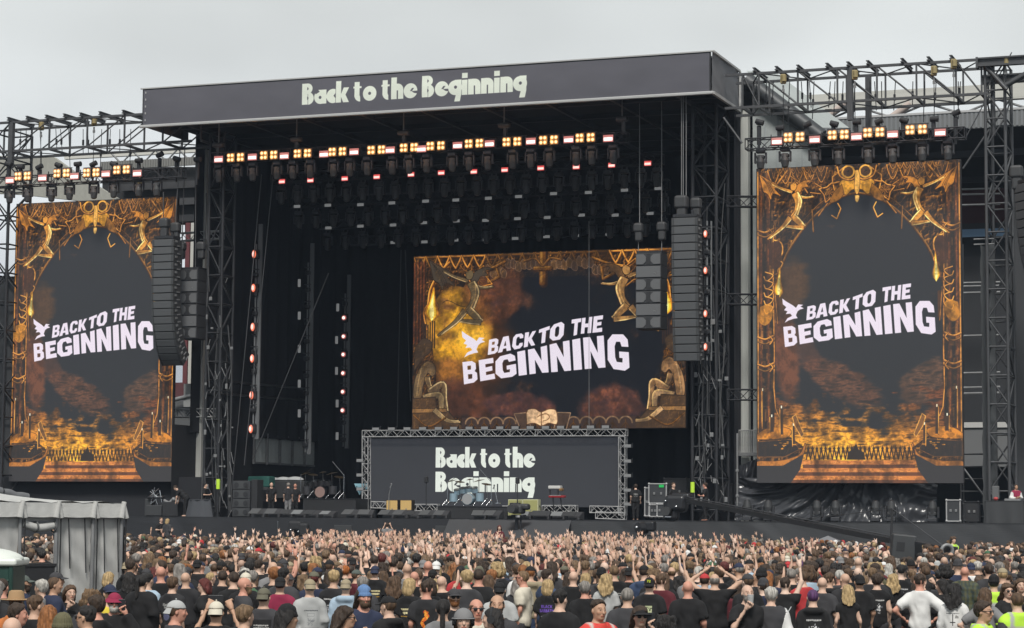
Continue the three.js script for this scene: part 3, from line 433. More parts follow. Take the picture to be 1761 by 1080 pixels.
{ // black cloths that close the stage at the back and the sides
  const zb = -17.2, t = thing('back_drape', 'huge black cloth hung across the back of the stage', 'drape', V(0, 0, 0));
  const n = 9, xs = -15.5, xe = 14.2;
  for (let k = 0; k < n; k++) { const a = lerp(xs, xe, k / n), b = lerp(xs, xe, (k + 1) / n); mesh('cloth_panel', grid(16, 8, (u, v) => V(lerp(a, b, u), lerp(DECK, 23.3, v), zb + 0.10 * Math.sin(lerp(a, b, u) * 5.7) + 0.04 * Math.sin(lerp(a, b, u) * 12.3))), M.drape, t); }
  rename(t);
  const l = thing('side_drape', 'black cloth wall along the left side of the stage above the metal fence', 'drape', V(0, 0, 0));
  for (let k = 0; k < 4; k++) { const a = lerp(-1.5, zb, k / 4), b = lerp(-1.5, zb, (k + 1) / 4); mesh('cloth_panel', grid(14, 8, (u, v) => V(-15.3 + 0.10 * Math.sin(lerp(a, b, u) * 4.3), lerp(6.95, 23.3, v), lerp(a, b, u))), M.drape, l); }
  mesh('cloth_panel', grid(10, 6, (u, v) => V(-15.42 + 0.06 * Math.sin(u * 30), lerp(DECK - 0.1, 7.3, v), lerp(0.2, -9.3, u))), M.drape, l); mesh('cloth_panel', grid(10, 3, (u, v) => V(-15.6, lerp(DECK - 0.1, 5.6, v), lerp(-9.2, -18, u))), M.drape, l);  // added dark sheets, standing in for the dim backstage and hiding bright sky
  rename(l);
  const r = thing('side_drape', 'black cloth closing the right side of the stage behind the right tower', 'drape', V(0, 0, 0));
  for (let k = 0; k < 1; k++) mesh('cloth_panel', grid(14, 8, (u, v) => V(14.1 + 0.08 * Math.sin(u * 17 + k * 2), lerp(DECK, 23.3, v), lerp(-2.2, -3.4, u))), M.drape, r);
  mesh('cloth_panel', grid(14, 8, (u, v) => V(lerp(9.2, 12.3, u), lerp(DECK, 23.3, v), -13.4 + 0.1 * Math.sin(u * 20))), M.drape, r);
  rename(r);
}
// ---------------------------------------------------------------- lattice towers, roof grids and lamp trusses
function tower(name, label, cat, x0, x1, z0, z1, ya, yb, bay, r, mat, group) {
  const t = thing(name, label, cat, V((x0 + x1) / 2, ya, (z0 + z1) / 2), 0, group), o = t.position;
  const L = (x, y, z) => V(x - o.x, y - o.y, z - o.z), n = Math.round((yb - ya) / bay), cs = [[x0, z0], [x1, z0], [x1, z1], [x0, z1]];
  for (const [x, z] of cs) mesh('chord', tube(L(x, ya, z), L(x, yb, z), r, 8), mat, t);
  for (let k = 0; k <= n; k++) { const y = lerp(ya, yb, k / n), y2 = lerp(ya, yb, (k + 1) / n);
    for (let s = 0; s < 4; s++) { const [a, b] = cs[s], [c, d] = cs[(s + 1) % 4]; mesh('rung', tube(L(a, y, b), L(c, y, d), r * 0.6, 5), mat, t); if (k < n) { const f = (k + s) % 2; mesh('brace', tube(L(f ? a : c, y, f ? b : d), L(f ? c : a, y2, f ? d : b), r * 0.55, 5), mat, t); } } }
  return rename(t);
}
function truss(name, label, cat, A, B, w, h, bay, r, mat, group) { // a box truss from A to B, h high and w deep, A and B on its axis
  const t = thing(name, label, cat, A.clone(), 0, group), d = B.clone().sub(A), n = Math.max(1, Math.round(d.length() / bay)), dir = d.clone().normalize();
  const side = Math.abs(dir.y) > 0.9 ? V(1, 0, 0) : V(0, 1, 0).cross(dir).normalize(), up = dir.clone().cross(side).normalize();
  const at = (s, i, j) => d.clone().multiplyScalar(s).addScaledVector(side, i * w / 2).addScaledVector(up, j * h / 2), cs = [[-1, -1], [1, -1], [1, 1], [-1, 1]];
  for (const [i, j] of cs) mesh('chord', tube(at(0, i, j), at(1, i, j), r, 6), mat, t);
  const lace = [];
  for (let k = 0; k <= n; k++) for (let s = 0; s < 4; s++) { const [a, b] = cs[s], [c, e] = cs[(s + 1) % 4]; if (k === 0 || k === n || k % 4 === 0) lace.push(tube(at(k / n, a, b), at(k / n, c, e), r * 0.8, 5)); if (k < n) { const f = k % 2; lace.push(tube(at(k / n, f ? a : c, f ? b : e), at((k + 1) / n, f ? c : a, f ? e : b), r * 0.6, 5)); } }
  mesh('lacing', lace, mat, t, 'stuff');
  return rename(t);
}
const tl = [P(355, 600, 0).x, P(379, 600, 0).x], tr_ = [P(1191, 600, 0).x, P(1232, 600, 0).x];
tower('stage_tower', 'tall dark steel lattice tower at the left side of the stage opening', 'tower', tl[0], tl[1], 0, -1.3, 0, 22.6, 1.55, 0.08, M.steelDark);
tower('stage_tower', 'tall dark steel lattice tower at the right side of the stage opening', 'tower', tr_[0], tr_[1], 0, -2.2, 0, 22.6, 1.55, 0.085, M.steelDark);
tower('stage_tower', 'dark lattice tower carrying the roof grid right of the right screen', 'tower', P(1697, 400, 1).x, P(1731, 400, 1).x, 1, -1.1, 0, 23.6, 1.3, 0.075, M.steel);
tower('stage_tower', 'dark lattice tower cut by the left edge of the photo beside the left screen', 'tower', P(-30, 600, 1).x, P(8, 600, 1).x, 1, -1.1, 0, 23.2, 1.5, 0.08, M.steelDark);
for (const [px0, px1, lab, sd] of [[352, 400, 'cable bundles and small bright fittings strapped to the left stage tower', 3], [1193, 1250, 'cable bundles and small bright fittings strapped to the right stage tower', 8]]) {
  const R = rng(sd), t = thing('tower_fittings', lab, 'cables', V(0, 0, 0)), a = [], b = [];
  for (let k = 0; k < 16; k++) { const x = lerp(px0, px1, R()), y0 = 300 + R() * 480, p = P(x, y0, 0.25 - R() * 2), q = P(x + (R() - 0.5) * 14, Math.min(880, y0 + 80 + R() * 260), 0.25); a.push(path([p, p.clone().lerp(q, 0.5).add(V((R() - 0.5) * 0.4, 0, 0.1)), q], 0.022 + 0.02 * R(), 5, 8)); }
  for (let k = 0; k < 46; k++) { const p = P(lerp(px0, px1, R()), 430 + 450 * Math.pow(R(), 0.6), 0.3); b.push(R() < 0.5 ? rb(0.08 + 0.12 * R(), 0.05 + 0.22 * R(), 0.08, p.x, p.y, p.z, 0.015) : tube(p, p.clone().add(V((R() - 0.5) * 0.5, -0.2 - R() * 0.5, 0)), 0.018, 5)); }
  mesh('cable_bundle', a, M.plastic, t, 'stuff'); mesh('bright_fittings', b, M.aluDull, t, 'stuff');
}
{ // black sheeting hung on the outer towers
  const a = thing('black_sheeting', 'black sheeting hung over scaffold at the left edge beside the left screen', 'sheeting', V(0, 0, 0));
  mesh('sheet', grid(6, 24, (u, v) => V(lerp(P(-40, 600, -1).x, P(22, 600, -1).x, u) + 0.05 * Math.sin(v * 40), lerp(0, P(10, 474, -1).y, v), -1.4 + 0.12 * (fbm(u * 3, v * 12, 4) - 0.5))), M.skirt, a);
  const b = thing('black_sheeting', 'narrow dark grey cloth panel standing left of the outer right tower', 'sheeting', V(0, 0, 0));
  const x0 = P(1688, 600, 0.3).x, x1 = P(1712, 600, 0.3).x; mesh('sheet', grid(4, 30, (u, v) => V(lerp(x0, x1, u) + 0.03 * Math.sin(v * 60), lerp(2.5, P(1690, 420, 0.3).y, v), 0.3 + 0.06 * Math.sin(u * 6 + v * 9))), std(0.055, 0.06, 0.064, 0.85, 0), b);
  mesh('rail', [tube(V(x0 - 0.3, P(1690, 420, 0.3).y, 0.3), V(x1, P(1690, 420, 0.3).y, 0.3), 0.035), tube(V(x0 - 0.3, P(1690, 411, 0.3).y, 0.3), V(x1, P(1690, 411, 0.3).y, 0.3), 0.035)], M.aluDull, b);
  const c = thing('black_sheeting', 'crumpled glossy black plastic sheeting hung below the right screen', 'sheeting', V(0, 0, 0));
  const ya = DECK + 0.02, yb = P(1480, 822, -1.2).y, xa = P(1268, 860, -1.2).x, xb = P(1612, 860, -1.2).x;
  mesh('sheet', grid(150, 44, (u, v) => { const q = u * 9, w = v * 1.9; const dq = Math.sin(q * 0.7) * 1.4, f = Math.abs(2 * fbm(q * 1.0 - w * (1.2 + dq) + 9, q * 0.22 + w * 0.5 + 5, 41, 3) - 1), g2 = Math.abs(2 * fbm(q * 2.4 - w * (2 + dq) + 9, w * 0.9 + 7, 47, 3) - 1); return V(lerp(xa, xb, u), lerp(ya, yb, v), -1.2 + 0.9 * (f - 0.3) + 0.2 * (g2 - 0.4) + 0.75 * (1 - v)); }), std(0.05, 0.053, 0.06, 0.26, 0), c);
  const d = thing('black_sheeting', 'black plastic sheeting fanned up to the scaffold corner left of the right screen', 'sheeting', V(0, 0, 0));
  const p = P(1268, 888, -1), q = P(1304, 786, -1);
  mesh('sheet', grid(40, 40, (u, v) => { const x = lerp(p.x, q.x, u), y = lerp(p.y, q.y, v * (0.86 + 0.14 * u)); return V(x, y, -1.5 + 0.4 * Math.abs(2 * fbm(u * 5 - v * 3.2, u * 1.2 + v * 1.6, 9, 3) - 1)); }), std(0.028, 0.03, 0.035, 0.32, 0), d);
  const e = thing('black_sheeting', 'flat black cloth hung below the left screen behind the marquee', 'sheeting', V(0, 0, 0));
  mesh('sheet', clothSheet(-30, P(345, 860, -0.5).x, DECK, P(150, 820, -0.5).y, -0.6, 0.06, 5, 0.3, 40, 8), M.drape, e);
  const g = thing('black_sheeting', 'dark cloth wall at the right edge behind the outer right tower', 'sheeting', V(0, 0, 0));
  mesh('sheet', clothSheet(P(1733, 700, -2).x, 34, DECK, P(1750, 300, -2).y, -3, 0.1, 15, 0.1, 20, 8), M.skirt, g);
}
function roofGrid(label, x0, x1, yb, yt, z0, z1, xs, stubs, dir, posts) {
  const t = thing('roof_grid', label, 'roof grid', V(x0, yb, z0)), L = (x, y, z) => V(x - x0, y - yb, z - z0), m = M.steel;
  for (const z of [z0, z1]) for (const y of [yb, yt]) mesh('chord', box2(L(x0, y - 0.06, z - 0.06), L(x1, y + 0.06, z + 0.06)), m, t);
  xs.forEach((x, i) => {
    for (const z of [z0, z1]) mesh('post', box2(L(x - 0.04, yb + 0.06, z - 0.04), L(x + 0.04, yt - 0.06, z + 0.04)), m, t);
    mesh('cross_beam', box2(L(x - 0.06, yb - 0.06, z1 + 0.07), L(x + 0.06, yb + 0.06, z0 - 0.07)), m, t);
    if (i < xs.length - 1) for (const z of [z0, z1]) { const a = dir > 0 ? yb : yt, b = dir > 0 ? yt : yb; if (z === z0 || i % 2) mesh('brace', tube(L(x, a, z), L(xs[i + 1], b, z), 0.042, 4), m, t); }
    if (i < xs.length - 1) { mesh('brace', tube(L(x, yb, i % 2 ? z0 : z1), L(xs[i + 1], yb, i % 2 ? z1 : z0), 0.036, 4), m, t); mesh('brace', tube(L(x, yt, i % 2 ? z0 : z1), L(xs[i + 1], yt, i % 2 ? z1 : z0), 0.036, 4), m, t); }
  });
  for (const x of stubs) mesh('top_beam', [box2(L(x - 0.07, yt + 0.06, z1 - 0.2), L(x + 0.07, yt + 0.10, z0 + 0.3)), box2(L(x - 0.02, yt + 0.10, z1 - 0.2), L(x + 0.02, yt + 0.21, z0 + 0.3)), box2(L(x - 0.07, yt + 0.21, z1 - 0.2), L(x + 0.07, yt + 0.25, z0 + 0.3))], m, t);
  for (const [x, z] of posts) mesh('column', box2(L(x - 0.13, yb - 0.9, z - 0.13), L(x + 0.13, yt, z + 0.13)), m, t);
  return rename(t);
}
const gx = (px) => P(px, 130, 1).x, gl = (px) => P(px, 230, 1).x;
roofGrid('dark steel roof grid spanning above the right screen to the outer tower', 14.5, 26.9, 22.15, 23.75, 1, -1.1, [1277, 1305, 1372, 1440, 1508, 1576, 1644, 1688].map(gx), [1299, 1337, 1374, 1424, 1460, 1494, 1553, 1598, 1637].map(gx), -1, [[gx(1462), 1], [gx(1478), -1.1]]);
roofGrid('dark steel roof grid spanning above the left screen to the stage roof', -27, -14.2, 22.05, 23.62, 1, -1.1, [-30, 18, 85, 150, 214, 280, 345].map(gl), [18, 50, 83, 114, 142, 175, 215].map(gl), 1, [[gl(20), 1]]);
{ // gantry at the head of the outer tower, with its yellow hoist
  const a = P(1682, 113, 1.2), t = thing('header_beam', 'heavy dark steel beam on top of the outer right tower', 'beam', V(a.x, a.y, 1.2));
  for (const [y, z] of [[0.12, 0.12], [-0.5, -0.9]]) mesh('beam', [bx(6, 0.07, 0.3, 3, y + 0.17, z), bx(6, 0.34, 0.08, 3, y, z), bx(6, 0.07, 0.3, 3, y - 0.17, z)], M.steel, t);
  mesh('bracket', [tube(V(0.3, 0, 0), V(1.3, -1.2, 0.1), 0.12, 4), tube(V(1.2, -1.0, 0), V(3.2, 0, 0), 0.14, 4)], M.steel, t);
  mesh('end_plate', bx(0.1, 0.5, 0.6, -0.02, 0.1, 0), M.steel, t); mesh('tie', tube(V(0.6, 0, -0.4), V(0.6, -3.2, -0.5), 0.1, 4), M.steel, t); rename(t);
}
let hoistCount = 0;
function hoist(px, py, z, chain, mat, where) { // an electric chain hoist: body, hook and chain hanging below
  const a = P(px, py, z), t = thing('chain_hoist', `${mat === M.yellow ? 'yellow' : 'black'} chain hoist ${where}`, 'hoist', a, 0, 'chain hoists in the roof grids');
  mesh('body', [rb(0.26, 0.46, 0.24, 0, 0, 0, 0.05), cyl(0.12, 0.3, 0.06, 0.02, 0.1, 10)], mat, t); mesh('hook', [cyl(0.045, 0.2, 0, -0.4, 0, 6), bx(0.12, 0.14, 0.06, 0, -0.54, 0)], M.aluDull, t);
  mesh('chain', tube(V(0, -0.6, 0), V(0, -chain, 0), 0.02, 4), M.steelDark, t);
}
[[71, 217, 'at the left end of the left roof grid'], [162, 209, 'in the middle of the left roof grid'], [242, 311, 'hanging low beside the left lamp truss']].forEach(([x, y, w]) => hoist(x, y, 0, 3.2, M.yellow, w));
[[1347, 136, 'nearest the stage roof in the right roof grid'], [1470, 129, 'in the middle of the right roof grid'], [1606, 122, 'left of the pair near the right end of the roof grid'], [1640, 110, 'right of the pair near the right end of the roof grid'], [1729, 105, 'under the header beam of the outer tower']].forEach(([x, y, w]) => hoist(x, y, 1.2, 3.0, M.yellow, w));
{ // hanging chains and slings in the two grids, too fine to pick apart
  const l = [];
  for (const [z, row] of [[0, [[36, 262], [45, 262], [54, 300], [69, 300], [96, 262], [104, 262], [118, 300], [143, 264], [151, 264], [175, 300], [190, 262], [206, 262], [225, 300]]], [0.2, [[1302, 190], [1318, 190], [1330, 200], [1358, 215], [1378, 185], [1392, 185], [1400, 205], [1428, 185], [1436, 200], [1450, 190], [1470, 225], [1496, 185], [1504, 190], [1516, 215], [1540, 190], [1570, 180], [1590, 210], [1610, 185], [1648, 205], [1652, 170]]]]) for (const [px, py] of row) { const a = P(px, px < 700 ? 222 : 140, z), b = P(px + (px % 7) - 3, py, z); l.push(tube(a, b, 0.022, 4), bx(0.1, 0.3, 0.06, lerp(a.x, b.x, 0.55), lerp(a.y, b.y, 0.55), z)); }
  tag(mesh('rigging_chains', l, M.steelDark), 'fine chains and slings hanging inside the roof grids over both side screens', 'chains', null, 'stuff');
}
// ---------------------------------------------------------------- stadium stands behind
{
  const t = thing('stadium_stand', 'grey stadium stand with corrugated roof edge and dark interior behind the right screen', 'stand', V(0, 0, 0));
  const z = -22, panel = std(0.36, 0.385, 0.40, 0.7, 0.1, { map: T.vinyl }), edge = std(0.45, 0.455, 0.46, 0.6, 0.1);
  const f0 = P(1405, 214, z), f1 = P(1790, 196, z), top = P(1560, 199, z).y, bot = P(1560, 227, z).y;
  const ribs = []; const nR = 90; for (let k = 0; k < nR; k++) { const x = lerp(f0.x - 6, f1.x + 4, k / nR); ribs.push(bx(0.12, top - bot - 0.1, 0.06, x, (top + bot) / 2, z + 0.05)); }
  mesh('fascia', bx(f1.x - f0.x + 10, top - bot, 0.06, (f0.x + f1.x) / 2 - 1, (top + bot) / 2, z), std(0.20, 0.21, 0.22, 0.6, 0.15, { map: T.vinyl }), t); mesh('fascia_ribs', ribs, std(0.2, 0.21, 0.22, 0.6, 0.15), t, 'stuff');
  mesh('fascia_edge', bx(f1.x - f0.x + 10, 0.12, 0.14, (f0.x + f1.x) / 2 - 1, top + 0.06, z + 0.02), edge, t);
  // the white roof girder standing above the fascia
  const gy0 = P(1560, 201, z - 2).y, gy1 = P(1560, 168, z - 2).y, gm = std(0.62, 0.62, 0.59, 0.6, 0, { map: T.vinyl });
  mesh('roof_girder', [bx(40, 0.9, 0.5, f0.x + 16, gy1, z - 2)], gm, t);
  for (let k = 0; k < 14; k++) mesh('girder_brace', tube(V(f0.x + k * 2, k % 2 ? gy1 - 0.4 : gy0, z - 2), V(f0.x + k * 2 + 2, k % 2 ? gy0 : gy1 - 0.4, z - 2), 0.07, 5), M.aluDull, t);
  for (const px of [1420, 1532]) mesh('roof_strut', tube(P(px, 203, z - 1.5), P(px + 34, 178, z - 1.5), 0.22, 6), std(0.5, 0.42, 0.38, 0.7), t);
  // dark interior
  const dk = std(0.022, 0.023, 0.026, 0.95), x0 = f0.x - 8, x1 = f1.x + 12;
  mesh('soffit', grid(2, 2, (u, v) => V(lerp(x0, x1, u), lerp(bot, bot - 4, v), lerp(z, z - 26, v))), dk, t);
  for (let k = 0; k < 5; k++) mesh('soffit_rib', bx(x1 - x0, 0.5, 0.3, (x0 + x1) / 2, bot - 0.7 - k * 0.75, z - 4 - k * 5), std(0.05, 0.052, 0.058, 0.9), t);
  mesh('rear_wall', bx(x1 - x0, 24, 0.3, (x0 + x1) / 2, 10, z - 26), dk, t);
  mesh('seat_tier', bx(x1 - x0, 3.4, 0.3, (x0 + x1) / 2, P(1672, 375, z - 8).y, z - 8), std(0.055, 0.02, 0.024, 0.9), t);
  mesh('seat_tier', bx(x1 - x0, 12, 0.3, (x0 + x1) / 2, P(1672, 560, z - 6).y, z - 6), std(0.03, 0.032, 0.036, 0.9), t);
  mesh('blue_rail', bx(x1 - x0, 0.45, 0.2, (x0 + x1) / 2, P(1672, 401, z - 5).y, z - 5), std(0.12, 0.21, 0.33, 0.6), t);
  for (const py of [325, 334, 352, 486, 492, 503, 577, 641, 666, 676]) mesh('handrail', tube(P(1640, py + 1, z - 3), P(1720, py - 1, z - 3), 0.06, 5), M.aluDull, t);
  const bw = P(1672, 770, z - 3); mesh('concourse_box', bx(12, 2.2, 2, bw.x, bw.y, bw.z), std(0.15, 0.155, 0.16, 0.8), t);
  mesh('concourse_box', bx(12, 0.3, 2.2, bw.x, bw.y + 1.25, bw.z), std(0.5, 0.5, 0.49, 0.8), t);
  rename(t);
}
{ // pale end wall of the stand next to the stage, with its sloping eaves
  const z = -4.4, t = thing('stand_end_wall', 'pale steel clad end wall of the stand between the right tower and the right screen', 'wall', V(0, 0, 0));
  const y0 = 2.5, a = P(1276, 500, z), c = P(1402, 300, z), ytop = P(1290, 150, z).y, ydown = P(1405, 232, z).y, clad = std(0.46, 0.50, 0.51, 0.55, 0.1, { map: T.vinyl });
  const sh = new THREE.Shape([[a.x + 0.6, y0], [c.x, y0], [c.x, ydown], [a.x + 0.6, ytop]].map(([x, y]) => new THREE.Vector2(x, y)));
  mesh('cladding', new THREE.ExtrudeGeometry(sh, { depth: 0.15, bevelEnabled: false }).translate(0, 0, z), clad, t);
  for (let k = 1; k < 5; k++) { const x = lerp(a.x + 0.6, c.x, k / 5); mesh('joint_strip', box2(V(x - 0.03, y0, z + 0.15), V(x + 0.03, lerp(ytop, ydown, k / 5) - 0.2, z + 0.19)), std(0.36, 0.39, 0.40, 0.6, 0.1), t); }
  mesh('corner_column', box2(V(a.x - 0.1, y0, z + 0.16), V(P(1292, 500, z).x, P(1285, 190, z).y, z + 0.6)), std(0.58, 0.60, 0.58, 0.55, 0, { map: T.vinyl }), t);
  mesh('eaves', [tube(P(1283, 138, z + 0.5), P(1412, 236, z + 0.5), 0.42, 8)], std(0.05, 0.055, 0.06, 0.5, 0.2), t);
  mesh('eaves_sheet', grid(10, 3, (u, v) => { const p = P(lerp(1283, 1412, u), lerp(136, 234, u), z + 0.5); return V(p.x + v * 0.9, p.y + 0.42 + v * 0.35, p.z - v * 2.4); }), clad, t);
  rename(t);
}
{ // stand behind the left screen
  const z = -20, t = thing('stadium_stand', 'stadium stand with pale sloping roof end and dark interior behind the left screen', 'stand', V(0, 0, 0));
  const pale = std(0.40, 0.40, 0.37, 0.7, 0, { map: T.vinyl });
  const A = [[-60, 250], [0, 268], [92, 270], [128, 296], [200, 340], [200, 352], [30, 334], [-60, 330]].map(([x, y]) => { const p = P(x, y, z); return new THREE.Vector2(p.x, p.y); });
  mesh('roof_end', new THREE.ExtrudeGeometry(new THREE.Shape(A), { depth: 0.4, bevelEnabled: false }).translate(0, 0, z - 0.4), pale, t);
  const y1 = P(280, 273, z - 2).y, y0 = P(280, 287, z - 2).y, xa = P(176, 280, z - 2).x, xb = P(352, 280, z - 2).x, ribs = [];
  mesh('fascia', bx(xb - xa, y1 - y0, 0.1, (xa + xb) / 2, (y0 + y1) / 2, z - 2), std(0.2, 0.205, 0.2, 0.7), t); for (let k = 0; k < 40; k++) ribs.push(bx(0.1, y1 - y0, 0.06, lerp(xa, xb, k / 40), (y0 + y1) / 2, z - 1.92)); mesh('fascia_ribs', ribs, std(0.2, 0.2, 0.19, 0.7), t, 'stuff');
  mesh('roof_girder', [bx(xb - xa + 8, 0.25, 0.3, (xa + xb) / 2, P(280, 262, z - 4).y, z - 4)], std(0.6, 0.6, 0.56, 0.6), t);
  for (let k = 0; k < 9; k++) mesh('girder_brace', tube(V(lerp(xa, xb, k / 9), k % 2 ? y1 : P(280, 262, z - 4).y, z - 3), V(lerp(xa, xb, (k + 1) / 9), k % 2 ? P(280, 262, z - 4).y : y1, z - 3), 0.06, 4), M.aluDull, t);
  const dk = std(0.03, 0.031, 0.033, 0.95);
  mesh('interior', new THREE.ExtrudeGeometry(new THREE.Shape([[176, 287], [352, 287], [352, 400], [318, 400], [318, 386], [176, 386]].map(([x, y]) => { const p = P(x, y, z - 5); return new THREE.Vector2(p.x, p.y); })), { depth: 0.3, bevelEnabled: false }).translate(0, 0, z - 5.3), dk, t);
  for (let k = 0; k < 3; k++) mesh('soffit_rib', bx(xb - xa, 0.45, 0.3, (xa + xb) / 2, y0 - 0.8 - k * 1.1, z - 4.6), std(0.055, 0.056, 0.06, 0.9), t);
  mesh('corner_column', box2(P(322, 384, z - 1), P(344, 700, z - 1.4)), std(0.26, 0.27, 0.27, 0.7), t);
  for (const [px, w, c] of [[327, 0.3, [0.13, 0.035, 0.04]], [336, 0.3, [0.5, 0.5, 0.47]]]) { const p = P(px, 384, z - 0.6), q = P(px, 660, z - 0.6); mesh('column', box2(V(p.x - w / 2, q.y, z - 0.6), V(p.x + w / 2, p.y, z - 0.3)), std(...c, 0.7), t); }
  mesh('tier_wall', box2(P(296, 658, z - 1.5), P(350, 684, z - 2)), std(0.10, 0.035, 0.04, 0.8), t);
  mesh('kiosk', box2(P(296, 684, z - 1.5), P(350, 880, z - 2)), std(0.10, 0.105, 0.11, 0.8), t);
  mesh('kiosk_roof', tube(P(298, 688, z - 1), P(345, 676, z - 1), 0.14, 6), M.aluDull, t);
  rename(t);
}
{ // pale post and steel ladder-truss at the left tower
  const p = P(350, 258, -2.6), q = P(350, 800, -2.6), t = thing('pale_post', 'tall pale steel post just left of the left stage tower', 'post', V(p.x, 2.5, -2.6));
  mesh('post', rb(0.42, p.y - 2.5, 0.4, 0.1, (p.y - 2.5) / 2, 0, 0.03), std(0.5, 0.51, 0.5, 0.6, 0, { map: T.vinyl }), t);
}
truss('side_truss', 'short bright aluminium truss above the inner left speaker stack', 'truss', P(310, 408, -2.4), P(382, 404, -2.4), 0.4, 0.42, 0.45, 0.035, M.alu);
truss('side_truss', 'short bright aluminium truss low beside the left screen', 'truss', P(302, 711, -2.4), P(374, 710, -2.4), 0.4, 0.42, 0.45, 0.035, M.alu);
[[347, 'topmost'], [515, 'middle'], [679, 'lowest']].forEach(([y, w]) => truss('link_truss', `${w} of the three dark link trusses between right tower and right screen`, 'truss', P(1252, y, -1.2), P(1304, y, -1.2), 0.4, 0.5, 0.5, 0.035, M.steelDark, 'link trusses right of the stage'));
{ // corrugated fence along the left side of the stage, each sheet and post its own
  const t = thing('metal_fence', 'grey corrugated metal fence at the back left of the stage below the black cloth', 'fence', V(-15.5, 5.55, -9.2));
  const n = 5, z0 = 0, z1 = -8.2, fm = std(0.42, 0.45, 0.46, 0.6, 0.2, { map: T.vinyl });
  for (let k = 0; k < n; k++) { const a = lerp(z0, z1, k / n), b = lerp(z0, z1, (k + 1) / n); mesh('sheet', grid(48, 2, (u, v) => V(0.035 * Math.sin(u * Math.PI * 20), v * 1.55, lerp(a, b, u))), fm, t); mesh('post', bx(0.12, 1.75, 0.1, 0.1, 0.8, a), M.aluDull, t); }
  mesh('rail', bx(0.1, 0.1, 8.2, 0.06, 0, -4.1), M.aluDull, t); mesh('rail', bx(0.1, 0.08, 8.2, 0.06, 1.58, -4.1), M.aluDull, t); rename(t);
  for (const [x0, x1, y0, y1, z, lab] of [[299, 345, 749, 787, -4, 'white railed balcony left of the left stage tower'], [1268, 1304, 740, 779, -2.8, 'white railed balcony left of the right screen']]) {
    const a = P(x0, y1, z), b = P(x1, y0, z), r = thing('balcony_rail', lab, 'railing', V(a.x, a.y, z)), w = b.x - a.x, h = b.y - a.y, nb = 12;
    mesh('top_rail', tube(V(0, h, 0), V(w, h, 0), 0.035), M.white, r); mesh('floor_edge', bx(w + 0.1, 0.16, 0.9, w / 2, -0.06, -0.4), M.aluDull, r);
    for (let k = 0; k <= nb; k++) mesh('baluster', tube(V(w * k / nb, 0, 0), V(w * k / nb, h, 0), 0.026, 5), M.white, r); rename(r);
  }
  const s = thing('scaffold_pole', 'bright upright scaffold pole at the corner left of the right screen', 'pole', V(P(1268, 880, -0.8).x, DECK, -0.8)); mesh('pole', tube(V(0, 0, 0), V(0, P(1268, 745, -0.8).y - DECK, 0), 0.05), M.aluDull, s); mesh('clamp', [rb(0.14, 0.12, 0.14, 0, 1.2, 0, 0.02), rb(0.14, 0.12, 0.14, 0, 2.4, 0, 0.02)], M.aluDull, s);
  const st = thing('scaffold_stairs', 'grey scaffold stair frame right of the right screen', 'scaffold', V(P(1660, 880, -2.5).x, DECK, -2.5)), W = 1.1, hh = P(1672, 770, -2.5).y - DECK;
  for (let k = 0; k < 6; k++) mesh('level', [tube(V(-0.2, k * hh / 6 + 0.3, 0), V(W, k * hh / 6 + 0.3, 0), 0.03), tube(V(-0.2, k * hh / 6 + 0.3, -0.8), V(W, k * hh / 6 + 0.3, -0.8), 0.03)], M.steel, st);
  for (const x of [-0.2, W]) for (const z of [0, -0.8]) mesh('standard', tube(V(x, 0, z), V(x, hh, z), 0.035), M.steel, st);
  mesh('diagonal', tube(V(-0.1, hh * 0.75, 0.05), V(W + 0.6, 0.1, 0.05), 0.045), M.aluDull, st); rename(st);
}
// ---------------------------------------------------------------- screens
function ledScreen(label, a, b, z, tex, k, extraGlow) {
  const w = b.x - a.x, h = b.y - a.y, t = thing('led_screen', label, 'video screen', V((a.x + b.x) / 2, a.y, z));
  const m = std(0.02, 0.021, 0.023, 0.65, 0); m.emissive.setRGB(1, 1, 1); m.emissiveMap = tex; m.emissiveIntensity = k;
  mesh('screen_face', new THREE.PlaneGeometry(w, h).translate(0, h / 2, 0.012), m, t);
  mesh('cabinet', rb(w + 0.04, h + 0.04, 0.22, 0, h / 2, -0.115, 0.02), M.black, t);
  const bars = []; for (let i = 0; i < 5; i++) bars.push(bx(0.08, h, 0.1, lerp(-w / 2 + 0.3, w / 2 - 0.3, i / 4), h / 2, -0.3)); mesh('rear_frame', bars, M.steelDark, t);
  return t;
}
const SIDE = sidePicture();
ledScreen('tall left video screen with gilded gothic frame and white slogan', V(-25.36, 4.31, 0), V(-15.53, 19.31, 0), 0, SIDE, 1.0);
ledScreen('tall right video screen with gilded gothic frame and white slogan', V(15.79, 4.31, 0), V(25.49, 19.31, 0), 0, SIDE, 1.0);
ledScreen('wide middle video screen with stone figures, torches and white slogan', V(-7, 7.44, -12), V(8.88, 17.2, -12), -12, centrePicture(), 0.95);
